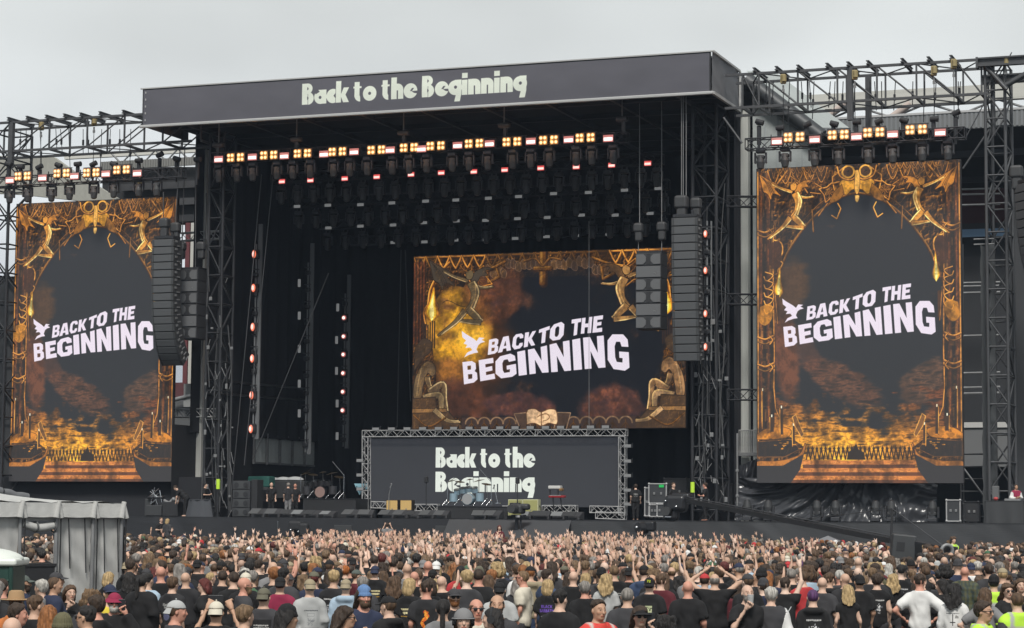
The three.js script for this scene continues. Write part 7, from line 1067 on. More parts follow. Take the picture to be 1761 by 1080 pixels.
function person(o) { // o: pos, turn, tall, build, pose, skin, hair [style, colour], hat [kind, colour], top [kind, colour], print, extras, label, group
  const Q = o.mid ? MID : FINE, F = figure(o.pose, o.build, Q), t = new THREE.Group(); t.name = numbered('person'); scene.add(t); t.position.copy(o.pos); t.rotation.y = o.turn; t.scale.setScalar(o.tall / HEIGHT); if (o.lean) t.rotation.z = o.lean;
  tag(t, o.label, 'person', o.group);
  mesh('body', F.body, SKIN[o.skin], t);
  const [kind, col] = o.top, k0 = o.pose + o.build + (o.mid ? 'mid' : '');
  const opts = { shirt: [1, 0.016], longsleeve: [2, 0.018], hoodie: [2, 0.026, { hood: 1, hoodA }], vest: [0, 0.014], jacket: [2, 0.028], coat: [2, 0.03], hivis: [0, 0.036, { color: hivisColor, hem: 0.95 }], steward: [2, 0.036, { color: redVest, hem: 0.9 }], plaid: [2, 0.024, { color: plaid }], waistcoat: [0, 0.030, { hem: 0.92 }] };
  const wear = (kd) => { const [sl, gr, op] = opts[kd]; return garment(F, k0 + kd, sl, Q.s, gr, op); };
  if (kind === 'hivis' || kind === 'waistcoat') { mesh('shirt', wear(o.under?.[0] ?? 'shirt').g, clothMat(o.under?.[1] ?? 'black'), t); }
  const w = wear(kind), wm = kind === 'hivis' || kind === 'steward' || kind === 'plaid' ? hivisMat : clothMat(col);
  mesh({ hivis: 'safety_vest', steward: 'steward_jacket', hoodie: 'hooded_top', jacket: 'jacket', coat: 'jacket', vest: 'sleeveless_top', waistcoat: 'waistcoat' }[kind] ?? 'shirt', w.g, wm, t);
  const tk = o.build + Q.t; if (!trouserCache.has(tk)) trouserCache.set(tk, trousersOf(F, Q.t)); mesh('trousers', trouserCache.get(tk), clothMat(o.legs ?? 'charcoal'), t);
  if (o.print) { const pk = k0 + kind + o.print, fr = o.printFront; if (!shareCache.has(pk)) shareCache.set(pk, printPatch(F, w.f, fr ? -0.11 : -0.135, fr ? 0.11 : 0.135, 1.05, 1.36, fr)); mesh('print', shareCache.get(pk), printMat(o.print), t); }
  if (o.hair && o.hair[0] !== 'bald') mesh('hair', hairGeo(o.hair[0], Q.r), HCOL[o.hair[1]], t);
  if (o.hat) { const h = mesh({ cap: 'cap', capback: 'cap', beanie: 'beanie', bucket: 'bucket_hat', fedora: 'brimmed_hat', helmet: 'hat' }[o.hat[0]], hatGeo(o.hat[0]), o.hat[1] === 'camo' ? (CLOTH.camo ??= std(0.13, 0.125, 0.09, 0.9)) : clothMat(o.hat[1]), t); if (o.hat[2]) { const c = canvas(64, 48), g = c.getContext('2d'); g.fillStyle = '#161617'; g.fillRect(0, 0, 64, 48); g.fillStyle = '#c8d820'; g.font = 'bold 40px sans-serif'; g.textAlign = 'center'; g.fillText(o.hat[2], 32, 39); mesh('cap_number', grid(6, 4, (u, v) => { const a = (0.5 - u) * 0.9; return V(-Math.sin(-a) * 0.102, 1.672 + v * 0.062, HC[2] - 0.012 - Math.cos(a) * 0.117 + 0.014 * v); }), std(1, 1, 1, 0.8, 0, { map: canvasTexture(c), side: THREE.DoubleSide }), h); } }
  if (o.pack) { const pk = mesh('backpack', rb(0.3, 0.44, 0.16, 0, 1.2, -0.2 * F.B.w - 0.02, 0.06, 2), clothMat(o.pack), t); mesh('pocket', rb(0.24, 0.2, 0.06, 0, 1.1, -0.2 * F.B.w - 0.12, 0.025, 1), clothMat(o.pack), pk); for (const s of [-1, 1]) mesh('shoulder_strap', path([V(s * 0.1, 1.38, -0.13), V(s * 0.11, 1.475, -0.03), V(s * 0.11, 1.40, 0.11), V(s * 0.13, 1.15, 0.13)], 0.02, 5, 10), clothMat(o.pack), pk); }
  for (const e of o.extras ?? []) { const [name, c] = e.split(':'); mesh(name, exGeo(name), EXTRA[name][1]?.() ?? HCOL[c ?? 'dark brown'], t); }
  return { t, F };
}
function held(p, side, name, label, cat, geo, mat) { // a thing in somebody's hand
  const w = v3(side < 0 ? p.F.rW : p.F.lW), e = v3(side < 0 ? p.F.ra[0].c ? [p.F.ra[1].ax, p.F.ra[1].ay, p.F.ra[1].az] : [0, 0, 0] : [p.F.la[1].ax, p.F.la[1].ay, p.F.la[1].az]), q = w.clone().addScaledVector(w.clone().sub(e).normalize(), 0.11);
  p.t.updateMatrixWorld(true); const o = thing(name, label, cat, q.applyMatrix4(p.t.matrixWorld), p.t.rotation.y); for (const [n, g, m] of [].concat(geo)) mesh(n, g, m ?? mat, o); return o;
}
const spots = [];
const far = (p) => Math.hypot(p.x - EYE.x, p.z - EYE.z);
const inTent = (p) => { const [x, y] = toPixel(V(p.x, 2.3, p.z)); const d = far(p); return x < 214 && d > 30.2 && d < 50; };
// people near the camera, one by one: pixel of the head's top, turn (0 away, 90 right, 180 to the camera), height, build, pose, skin, hair, hat, top, label, more
const H = (s, c) => [s, c];
const NEAR = [
  [40, 988, 75, 1.72, 'm', 'down', 't', H('short', 'dark brown'), ['cap', 'dark grey green'], ['jacket', 'navy'], 'bearded man in grey green cap and navy jacket beside the portable toilet', { extras: ['beard:dark brown'] }],
  [28, 1020, 20, 1.66, 'm', 'down', 't', H('short', 'brown'), ['fedora', 'tan'], ['shirt', 'orange'], 'person in tan brimmed hat in front of the portable toilet', {}],
  [61, 1024, 40, 1.70, 'm', 'down', 'n', H('fade', 'brown'), null, ['shirt', 'black'], 'man with short brown hair and black T-shirt right of the tan hat', {}],
  [30, 1038, 80, 1.66, 'm', 'down', 'r', H('short', 'dark brown'), null, ['shirt', 'charcoal'], 'dark haired man looking right just below the tan brimmed hat', {}],
  [21, 1060, 0, 1.74, 'm', 'down', 'p', H('bald', ''), null, ['shirt', 'black'], 'bald pink head at the bottom left corner of the photo', {}],
  [84, 1041, 0, 1.60, 'f', 'down', 'p', H('long', 'ginger'), null, ['shirt', 'black'], 'person with long straight ginger hair at the bottom left', {}],
  [93, 992, 70, 1.72, 'l', 'down', 't', H('crop', 'brown'), null, ['hoodie', 'navy'], 'man with cropped brown hair and navy hooded top before the marquee opening', {}],
  [97, 983, 80, 1.74, 'm', 'down', 't', H('short', 'dark brown'), ['cap', 'charcoal'], ['shirt', 'black'], 'man in dark peaked cap behind the navy hooded top', {}],
  [72, 997, -60, 1.68, 'm', 'down', 'p', H('short', 'white'), null, ['shirt', 'grey'], 'white haired person left of the navy hooded top', {}],
  [121, 1006, 150, 1.60, 'f', 'mouth', 'p', H('long', 'brown'), null, ['shirt', 'black'], 'woman with long brown hair holding her hand to her face before the marquee', {}],
  [108, 1058, 0, 1.70, 'm', 'down', 't', H('short', 'dark brown'), ['beanie', 'olive'], ['shirt', 'charcoal'], 'olive hat at the bottom edge below the woman touching her face', {}],
  [150, 1042, -70, 1.68, 'm', 'down', 't', H('fade', 'black'), null, ['shirt', 'black'], 'black haired man in sunglasses looking left at the bottom edge', { extras: ['sunglasses'] }],
  [166, 1024, -60, 1.72, 'm', 'down', 'r', H('short', 'dark brown'), null, ['shirt', 'black'], 'dark brown haired man looking left beside the red bucket hat', {}],
  [157, 1013, 10, 1.66, 'm', 'down', 'n', H('curly', 'light brown'), null, ['shirt', 'charcoal'], 'person with bushy light brown hair left of the red bucket hat', {}],
  [189, 1004, 150, 1.70, 'm', 'down', 'n', H('short', 'dark brown'), ['cap', 'navy'], ['shirt', 'yellow'], 'man in navy cap and yellow top behind the red bucket hat', { extras: ['sunglasses'] }],
  [197, 1019, 170, 1.64, 'm', 'ear', 'r', H('short', 'white'), ['bucket', 'claret'], ['jacket', 'black'], 'white bearded man in red bucket hat and sunglasses talking on a phone', { extras: ['sunglasses', 'beard:white'], phone: 1 }],
  [187, 984, 30, 1.62, 'f', 'down', 'p', H('bob', 'blond'), null, ['shirt', 'black'], 'woman with straight blond hair in front of the marquee right end', {}],
  [223, 984, 0, 1.68, 'f', 'down', 'n', H('long', 'black'), null, ['jacket', 'black'], 'long black haired person in black left of the other at the marquee corner', {}],
  [244, 988, 20, 1.70, 'l', 'down', 'n', H('tail', 'black'), null, ['coat', 'black'], 'large person in black coat with black ponytail right of the marquee', {}],
  [265, 976, 0, 1.62, 'f', 'down', 'p', H('wavy', 'dark red'), null, ['shirt', 'light grey'], 'person with wavy dark red hair and light grey top near the marquee', {}],
  [297, 992, 30, 1.66, 'm', 'down', 'p', H('short', 'brown'), null, ['shirt', 'faded black'], 'man in faded black T-shirt with white script lettering on the back', { print: 'script' }],
  [303, 1031, 75, 1.70, 'm', 'down', 'r', H('short', 'brown'), ['capback', 'light grey'], ['shirt', 'charcoal'], 'man looking right in light grey cap worn backwards at the bottom', {}],
  [372, 1033, 0, 1.68, 'm', 'phone', 't', H('short', 'brown'), ['capback', 'cream'], ['shirt', 'black'], 'man in cream backwards cap filming with a phone held up in both hands', { phone: 1, legs: 'black' }],
  [352, 995, -80, 1.62, 'f', 'hips', 'p', H('bob', 'dark red'), null, ['shirt', 'black'], 'woman with dark red bob in glasses looking left with bare arms', { extras: ['glasses'] }],
  [420, 992, 70, 1.74, 'm', 'down', 'r', H('bald', ''), null, ['shirt', 'charcoal'], 'sunburnt bald man in glasses looking right in a charcoal T-shirt', { extras: ['glasses', 'beard:light brown'] }],
  [421, 1041, 40, 1.66, 'm', 'down', 'n', H('short', 'light brown'), null, ['shirt', 'black'], 'light brown haired head at the bottom below the sunburnt bald man', {}],
  [322, 974, 10, 1.70, 'm', 'down', 't', H('short', 'dark brown'), ['capback', 'charcoal'], ['shirt', 'black'], 'man in dark grey backwards cap and plain black T-shirt', {}],
  [302, 962, 50, 1.70, 'm', 'hornsR', 'r', H('short', 'black'), ['cap', 'black'], ['shirt', 'black'], 'man in black cap and patterned black shirt raising one hand in horns sign', { print: 'words' }],
  [351, 959, 20, 1.68, 'm', 'down', 'r', H('bald', ''), null, ['shirt', 'charcoal'], 'bald man in charcoal shirt under the left screen edge', {}],
  [362, 984, 50, 1.58, 'm', 'down', 'p', H('crop', 'blond'), null, ['shirt', 'black'], 'youth with cropped blond hair between grey cap and red haired woman', {}],
  [381, 965, 50, 1.72, 'm', 'down', 't', H('short', 'dark brown'), ['cap', 'black'], ['shirt', 'charcoal'], 'man in black peaked cap and charcoal T-shirt with bare forearm', {}],
  [401, 986, 20, 1.58, 'f', 'down', 'n', H('bob', 'light brown'), null, ['shirt', 'black'], 'woman with light brown bob behind the sunburnt bald man', {}],
  [434, 982, 0, 1.70, 'm', 'hornsL', 'n', H('short', 'grey'), null, ['shirt', 'black'], 'grey haired man raising one hand left of the lime cord', {}],
  [462, 972, -10, 1.64, 'f', 'phone', 'p', H('tail', 'black'), null, ['hoodie', 'black'], 'person in black hooded top holding a phone up with both hands', { phone: 1 }],
  [454, 1010, 10, 1.70, 'm', 'down', 'n', H('short', 'dark brown'), ['capback', 'camo'], ['shirt', 'charcoal'], 'man in dark camouflage backwards cap and charcoal T-shirt with faint lettering', { print: 'words' }],
  [494, 1042, 60, 1.68, 'm', 'down', 't', H('long', 'black'), ['beanie', 'black'], ['shirt', 'black'], 'person in tight black hat at the bottom left of the white long sleeves', {}],
  [533, 995, -15, 1.70, 'm', 'down', 'p', H('crop', 'grey'), ['capback', 'khaki'], ['longsleeve', 'light grey'], 'man in khaki cap and pale long sleeved shirt with dark print on back', { print: 'lines' }],
  [482, 991, 0, 1.70, 'm', 'down', 'n', H('short', 'dark brown'), ['capback', 'black'], ['shirt', 'claret'], 'man in black cap and claret and light blue football shirt', {}],
  [497, 986, 165, 1.66, 'm', 'mouth', 'p', H('short', 'dark brown'), ['cap', 'charcoal'], ['shirt', 'black'], 'man in dark cap facing the camera with one hand to his cap', {}],
  [595, 995, 5, 1.66, 'm', 'down', 'p', H('crop', 'grey'), ['capback', 'khaki'], ['hoodie', 'light blue'], 'person in khaki backwards cap and light blue hooded top', {}],
  [626, 1009, 160, 1.74, 'm', 'down', 'r', H('long', 'dark brown'), ['beanie', 'blue'], ['shirt', 'navy'], 'man in blue knitted hat facing the camera in navy lettered T-shirt', { print: 'words', printFront: true, extras: ['beard:brown'] }],
  [594, 1044, 90, 1.64, 'f', 'mouth', 't', H('wavy', 'dark brown'), null, ['shirt', 'black'], 'woman with long dark hair and sunglasses in profile at the bottom', { extras: ['sunglasses'] }],
  [624, 992, 0, 1.68, 'm', 'down', 'p', H('short', 'grey'), null, ['shirt', 'charcoal'], 'grey haired man behind the blue knitted hat', {}],
  [645, 972, 5, 1.70, 'm', 'hornsL', 'p', H('short', 'brown'), ['capback', 'navy'], ['shirt', 'black'], 'man in navy cap and black T-shirt with pale lettering, arm raised', { print: 'pale' }],
  [505, 962, 0, 1.66, 'f', 'down', 'p', H('curly', 'brown'), null, ['shirt', 'charcoal'], 'person with big curly brown hair left of the raised arms', {}],
  [594, 973, 0, 1.64, 'm', 'down', 'p', H('short', 'orange'), null, ['shirt', 'black'], 'person with bright orange dyed hair', {}],
  [580, 977, 0, 1.66, 'f', 'down', 'n', H('bob', 'black'), null, ['hoodie', 'black'], 'person with black bob hair left of the orange hair', {}],
  [524, 967, 0, 1.70, 'm', 'down', 'n', H('short', 'black'), null, ['shirt', 'black'], 'black haired man between curly brown hair and dark hooded arm', {}],
  [552, 966, 10, 1.72, 'l', 'fold', 'n', H('long', 'black'), null, ['hoodie', 'black'], 'broad person in black hooded top before the left riser', {}],
  [613, 979, 60, 1.64, 'm', 'down', 'n', H('short', 'brown'), ['cap', 'dark grey green'], ['shirt', 'maroon'], 'person in dark green cap above the blue knitted hat', {}],
  [669, 1024, -50, 1.68, 'm', 'down', 'p', H('crop', 'brown'), ['cap', 'black'], ['hoodie', 'black'], 'youth in black cap and black hooded top looking left at the bottom', {}],
  [678, 992, 0, 1.66, 'f', 'down', 'n', H('wavy', 'brown'), null, ['vest', 'black'], 'person with long curly brown hair and lettered black top', { print: 'words' }],
  [734, 998, 10, 1.72, 'm', 'down', 'r', H('fade', 'dark brown'), null, ['shirt', 'faded black'], 'man in faded black shirt with orange figure print on the back', { print: 'orange' }],
  [748, 996, 0, 1.60, 'f', 'down', 'p', H('long', 'blond'), null, ['vest', 'black'], 'blond haired woman right of the man with the orange print', {}],
  [762, 1030, 0, 1.66, 'f', 'down', 'n', H('tail', 'black'), null, ['jacket', 'grey'], 'person with black ponytail and grey denim jacket at the bottom', {}],
  [797, 1047, 175, 1.66, 'f', 'down', 'p', H('bob', 'brown'), ['helmet', 'grey'], ['shirt', 'black'], 'person in grey hat and black headphones facing the camera', { extras: ['headphones'] }],
  [819, 1029, 165, 1.70, 'm', 'down', 'r', H('ring', 'brown'), null, ['shirt', 'cream'], 'balding man in sunglasses and cream shirt facing the camera', { extras: ['sunglasses'] }],
  [855, 1022, 180, 1.74, 'm', 'down', 't', H('ring', 'dark brown'), null, ['shirt', 'charcoal'], 'bearded balding man facing the camera in dark top left of the yellow print', { extras: ['beard:dark brown'] }],
  [847, 1046, -80, 1.62, 'f', 'down', 'p', H('long', 'black'), null, ['shirt', 'black'], 'woman with long black hair in profile below the bearded balding man', { extras: ['headphones'] }],
  [859, 1000, 0, 1.70, 'm', 'down', 'p', H('short', 'black'), ['capback', 'black'], ['shirt', 'light grey'], 'man in black backwards cap and pale grey T-shirt', {}],
  [781, 1011, 165, 1.66, 'm', 'down', 'p', H('short', 'ginger'), ['cap', 'charcoal'], ['shirt', 'black'], 'ginger bearded man in grey cap and sunglasses facing the camera', { extras: ['sunglasses', 'beard:ginger'] }],
  [799, 995, 5, 1.56, 'm', 'down', 'n', H('short', 'light brown'), null, ['shirt', 'charcoal'], 'youth with short light brown hair and pale collar line', {}],
  [825, 983, 60, 1.70, 'm', 'down', 't', H('short', 'black'), null, ['shirt', 'charcoal'], 'black haired man looking down to the right under the drum kit', {}],
  [776, 967, 10, 1.66, 'f', 'down', 'n', H('wavy', 'light brown'), null, ['waistcoat', 'maroon'], 'person with long light brown hair in maroon patterned waistcoat', {}],
  [805, 971, 40, 1.66, 'm', 'down', 'r', H('short', 'grey'), ['cap', 'green'], ['shirt', 'black'], 'man in green cap looking right below the drum kit', {}],
  [687, 966, 10, 1.68, 'm', 'down', 'p', H('short', 'brown'), null, ['shirt', 'black'], 'brown haired man below the tan cabinets with pale neck', {}],
  [720, 980, 0, 1.68, 'm', 'down', 'p', H('crop', 'brown'), null, ['shirt', 'black'], 'man in black T-shirt with a white curved tusk on the back', { print: 'tusk' }],
  [744, 979, 30, 1.66, 'm', 'down', 'n', H('short', 'black'), ['cap', 'black'], ['shirt', 'black'], 'man in black cap right of the white tusk print', {}],
  [861, 970, 0, 1.74, 'l', 'down', 'n', H('crop', 'grey'), null, ['shirt', 'navy'], 'broad man in plain navy T-shirt with cropped grey hair', {}],
  [714, 962, 20, 1.68, 'm', 'down', 'n', H('short', 'brown'), ['cap', 'grey'], ['shirt', 'navy'], 'man in grey cap below the microphone stand', {}],
  [830, 957, 0, 1.66, 'f', 'down', 'n', H('long', 'dark brown'), null, ['shirt', 'black'], 'person with straight long dark brown hair below the drum kit', {}],
  [900, 981, -70, 1.76, 'm', 'down', 'r', H('crop', 'light brown'), null, ['shirt', 'cream'], 'man in sunglasses and cream T-shirt with yellow print on the front', { print: 'yellow', printFront: true, extras: ['sunglasses'] }],
  [942, 997, 10, 1.62, 'f', 'down', 'p', H('bob', 'blond'), null, ['shirt', 'black'], 'blond woman in black T-shirt with purple band lettering', { print: 'purple' }],
  [963, 1014, 30, 1.74, 'l', 'down', 'p', H('fade', 'black'), null, ['longsleeve', 'black'], 'broad black haired man in plain black top right of the purple lettering', {}],
  [1029, 1031, 150, 1.70, 'm', 'down', 't', H('fade', 'dark brown'), null, ['steward', ''], 'young man in red steward jacket facing right at the bottom', {}],
  [1006, 1000, 5, 1.66, 'm', 'mouth', 'r', H('short', 'grey'), null, ['shirt', 'black'], 'grey haired man in black T-shirt left of the long wavy blond hair', { phone: 1 }],
  [1042, 988, 5, 1.66, 'f', 'down', 'p', H('wavy', 'blond'), null, ['shirt', 'light grey'], 'woman with very long wavy blond hair and pale top', {}],
  [1007, 986, 0, 1.62, 'f', 'down', 'p', H('bob', 'blond'), null, ['shirt', 'grey'], 'woman with thick blond bob behind the grey haired man', {}],
  [978, 984, 0, 1.66, 'f', 'down', 'n', H('long', 'dark brown'), null, ['shirt', 'charcoal'], 'person with straight dark brown hair right of the purple lettering', {}],
  [1079, 1010, 10, 1.72, 'l', 'down', 'n', H('crop', 'grey'), null, ['shirt', 'charcoal'], 'heavy man with cropped grey hair in charcoal top above the phone caller', {}],
  [1053, 979, 0, 1.66, 'm', 'down', 'p', H('short', 'brown'), ['beanie', 'red'], ['hoodie', 'black'], 'person in red and grey knitted hat', {}],
  [934, 970, 10, 1.64, 'f', 'down', 'n', H('bob', 'dark red'), null, ['shirt', 'black'], 'person with dark red bob behind the cream T-shirt man', {}],
  [952, 959, 0, 1.70, 'm', 'down', 'r', H('crop', 'brown'), null, ['shirt', 'black'], 'man with cropped brown hair and red neck below the keyboards', {}],
  [968, 968, 0, 1.70, 'm', 'hornsL', 'p', H('short', 'brown'), null, ['shirt', 'blue'], 'person in blue and white shirt raising an arm in horns sign', {}],
  [1117, 992, 10, 1.70, 'm', 'down', 'p', H('short', 'black'), ['cap', 'black', '72'], ['shirt', 'black'], 'person in black cap with yellow number and pale badge on the back', { print: 'badge', capTurn: 1 }],
  [1136, 987, 5, 1.72, 'm', 'down', 'p', H('fade', 'brown'), null, ['shirt', 'maroon'], 'man in plain maroon shirt right of the yellow numbered cap', {}],
  [1183, 998, 5, 1.72, 'l', 'down', 'r', H('bald', ''), null, ['shirt', 'black'], 'large bald man in plain black T-shirt left of the man filming', {}],
  [1229, 986, 0, 1.74, 'l', 'crown', 'n', H('ring', 'grey'), null, ['shirt', 'black'], 'balding man in black T-shirt with both hands held over his head', {}],
  [1285, 1005, 165, 1.72, 'm', 'mouth', 'p', H('bald', ''), null, ['shirt', 'black'], 'bald bearded man drinking from a white cup facing the camera', { extras: ['beard:grey'], cup: 1 }],
  [1101, 1041, 170, 1.64, 'f', 'ear', 'p', H('long', 'dark brown'), ['cap', 'black'], ['shirt', 'black'], 'person in black cap and sunglasses holding a phone to the ear at the bottom', { extras: ['sunglasses'], phone: 1 }],
  [1145, 1057, 0, 1.66, 'm', 'down', 'n', H('curly', 'black'), null, ['shirt', 'black'], 'curly black hair at the bottom edge below the large bald man', {}],
  [1168, 967, 0, 1.70, 'm', 'down', 'p', H('short', 'brown'), ['capback', 'dark blue'], ['shirt', 'black'], 'man in dark blue cap and black T-shirt with white tour lettering', { print: 'tour' }],
  [1187, 979, -60, 1.68, 'm', 'down', 'r', H('crop', 'brown'), null, ['shirt', 'charcoal'], 'man in sunglasses looking left behind the large bald man', { extras: ['sunglasses'] }],
  [1099, 972, 5, 1.68, 'm', 'down', 'p', H('fade', 'ginger'), null, ['shirt', 'black'], 'man with short ginger hair and purple printed T-shirt', { print: 'purple' }],
  [1151, 965, 0, 1.68, 'm', 'down', 'n', H('short', 'black'), ['capback', 'charcoal'], ['shirt', 'black'], 'man in charcoal cap left of the dark blue cap', {}],
  [1128, 977, 0, 1.64, 'f', 'down', 'n', H('bob', 'brown'), ['bucket', 'khaki'], ['shirt', 'olive'], 'person in wide khaki hat behind the maroon shirt', {}],
  [1292, 984, 10, 1.68, 'm', 'down', 'p', H('short', 'brown'), ['capback', 'light blue'], ['shirt', 'black'], 'person in light blue backwards cap behind the man drinking', {}],
  [1262, 959, 0, 1.70, 'f', 'down', 'n', H('wavy', 'black'), null, ['shirt', 'black'], 'person with long curly black hair right of the balding man', {}],
  [1326, 1010, 10, 1.68, 'l', 'down', 'p', H('short', 'white'), null, ['waistcoat', 'charcoal'], 'white haired man in black leather waistcoat over white sleeves', { under: ['longsleeve', 'white'], extras: ['beard:grey'] }],
  [1398, 1013, 5, 1.66, 'f', 'down', 'p', H('crop', 'purple'), null, ['hoodie', 'black'], 'person with short purple hair in black top with white skull print', { print: 'skull' }],
  [1325, 980, -50, 1.66, 'm', 'down', 'p', H('short', 'brown'), null, ['shirt', 'charcoal'], 'youth with brown parted hair looking left above the white haired man', {}],
  [1350, 993, 10, 1.70, 'm', 'hornsR', 'w', H('fade', 'dark brown'), null, ['shirt', 'black'], 'man in black T-shirt with white mask print raising a tattooed arm', { print: 'mask' }],
  [1414, 992, 10, 1.70, 'm', 'down', 'p', H('bald', ''), null, ['shirt', 'charcoal'], 'bald man behind the short purple hair', {}],
  [1426, 985, 30, 1.72, 'm', 'down', 'n', H('fade', 'brown'), null, ['hoodie', 'black'], 'man with short brown hair in black jacket right of the bald man', {}],
  [1478, 987, -10, 1.74, 'm', 'down', 't', H('short', 'black'), ['capback', 'black'], ['shirt', 'black'], 'tall man in black cap and black T-shirt with a shoulder bag', {}],
  [1458, 1006, 0, 1.60, 'f', 'down', 'p', H('long', 'blond'), null, ['vest', 'black'], 'person with very long pale blond hair left of the tall black cap', {}],
  [1508, 987, 5, 1.72, 'm', 'down', 'p', H('short', 'dark brown'), null, ['vest', 'black'], 'man in sleeveless black top with round pale back print', { print: 'skull' }],
  [1395, 988, 0, 1.62, 'f', 'hips', 'p', H('bob', 'dark red'), null, ['vest', 'black'], 'woman with dark red hair in black sleeveless top above the purple hair', {}],
  [1355, 965, 0, 1.66, 'm', 'down', 'p', H('short', 'brown'), ['capback', 'red'], ['shirt', 'black'], 'person in bright red cap below the right screen', {}],
  [1413, 966, -20, 1.64, 'f', 'down', 'p', H('tail', 'ginger'), ['cap', 'mint'], ['shirt', 'black'], 'person in mint green cap with ginger ponytail', {}],
  [1378, 964, 0, 1.68, 'f', 'down', 'n', H('bob', 'purple'), null, ['shirt', 'black'], 'person with bright purple bob below the right screen', {}],
  [1581, 987, 5, 1.76, 'm', 'hips', 'r', H('fade', 'dark brown'), null, ['shirt', 'white'], 'man in plain white T-shirt with hands on his hips', { legs: 'black' }],
  [1640, 1004, 20, 1.68, 'f', 'down', 'n', H('wavy', 'black'), ['capback', 'camo'], ['longsleeve', 'white'], 'woman in camouflage cap and white long sleeved shirt with black cross', { print: 'cross' }],
  [1659, 974, 10, 1.76, 'l', 'down', 'r', H('bald', ''), null, ['plaid', ''], 'bald man in green checked shirt', {}],
  [1709, 990, 10, 1.72, 'm', 'down', 'n', H('short', 'black'), ['beanie', 'black'], ['hivis', ''], 'person in bright yellow safety vest seen from behind at the right', {}],
  [1694, 1011, 20, 1.64, 'f', 'hips', 'p', H('long', 'brown'), null, ['shirt', 'grey'], 'woman with long brown hair and grey top, hand on hip', {}],
  [1690, 1034, 120, 1.70, 'm', 'down', 't', H('short', 'dark brown'), null, ['hivis', ''], 'steward in sunglasses and yellow safety vest facing right at the bottom', { extras: ['sunglasses'], under: ['longsleeve', 'charcoal'] }],
  [1733, 1004, 170, 1.64, 'f', 'front', 'p', H('wavy', 'brown'), null, ['shirt', 'black'], 'woman in sunglasses facing the camera near the right edge', { extras: ['sunglasses'] }],
  [1755, 995, 180, 1.66, 'f', 'front', 'p', H('long', 'brown'), null, ['shirt', 'black'], 'smiling brown haired woman cut by the right edge', {}],
  [1749, 1018, -10, 1.72, 'm', 'down', 'p', H('crop', 'brown'), null, ['hivis', ''], 'officer in yellow and dark safety vest with silver band at right edge', { under: ['shirt', 'charcoal'] }],
  [1535, 988, 0, 1.62, 'f', 'down', 'p', H('wavy', 'blond'), null, ['shirt', 'black'], 'person with blond dreadlocks left of the white T-shirt man', {}],
  [1621, 996, -40, 1.64, 'f', 'phone', 'p', H('bob', 'black'), null, ['shirt', 'black'], 'person holding a black phone high right of the white T-shirt man', { phone: 1 }],
  [1626, 962, 20, 1.66, 'm', 'down', 'p', H('short', 'brown'), ['beanie', 'dark blue'], ['shirt', 'black'], 'person in dark blue knitted hat near the crane', {}],
  [1612, 966, 40, 1.64, 'm', 'down', 'p', H('short', 'grey'), ['beanie', 'light grey'], ['shirt', 'grey'], 'person in pale grey knitted hat left of the dark blue hat', {}],
  [1525, 957, 50, 1.70, 'm', 'down', 'r', H('short', 'white'), ['cap', 'cream'], ['shirt', 'navy'], 'man in cream cap looking down below the crane box', {}],
  [1558, 960, 5, 1.70, 'm', 'down', 'r', H('crop', 'brown'), null, ['waistcoat', 'charcoal'], 'man in patched dark waistcoat below the crane box', { print: 'words' }],
  [1707, 957, 0, 1.74, 'l', 'down', 'n', H('long', 'black'), null, ['hoodie', 'black'], 'tall broad person with long black hair below the outer tower', {}],
  [1678, 966, 20, 1.66, 'm', 'down', 'p', H('short', 'black'), ['capback', 'black'], ['shirt', 'black'], 'man in black cap and T-shirt with white purple print right of checked shirt', { print: 'purple' }],
  [1745, 966, 0, 1.70, 'm', 'down', 'p', H('short', 'grey'), null, ['shirt', 'charcoal'], 'grey haired man in charcoal T-shirt near the right edge', {}],
];
for (const [px, py, deg, tall, build, pose, skin, hair, hat, top, label, more] of NEAR) {
  const q = PY(px, py, tall * 0.965 + (hat ? 0.015 : hair[0] === 'curly' ? 0.03 : 0.008)), pos = V(q.x, 0, q.z);
  const long = ['long', 'wavy', 'tail', 'bob', 'curly'].includes(hair[0]), hs = hat && !long && hair[0] !== 'bald' ? ['crop', hair[1]] : hat && hair[0] === 'curly' ? ['bob', hair[1]] : hair;
  const p = person({ pos, turn: turnOf(deg) , tall: tall * 0.965, build, pose, skin, hair: hs, hat: hat && hat[2] ? ['capback', hat[1], hat[2]] : hat, top, label, ...more });
  spots.push(pos);
  if (more.phone) held(p, pose === 'ear' ? 1 : -1, 'phone', `phone in the hand of the ${label.split(' ').slice(0, 8).join(' ')}`, 'phone', [['case', rb(pose === 'phone' ? 0.16 : 0.08, pose === 'phone' ? 0.08 : 0.16, 0.012, pose === 'phone' ? 0.13 : 0, 0, 0.02, 0.005), M.blackGloss]]);
  if (more.cup) held(p, -1, 'paper_cup', 'white paper cup held to the mouth of the bald bearded man', 'cup', [['cup', new THREE.CylinderGeometry(0.045, 0.034, 0.12, 14).translate(0, 0.03, 0.0), M.white]]);
}
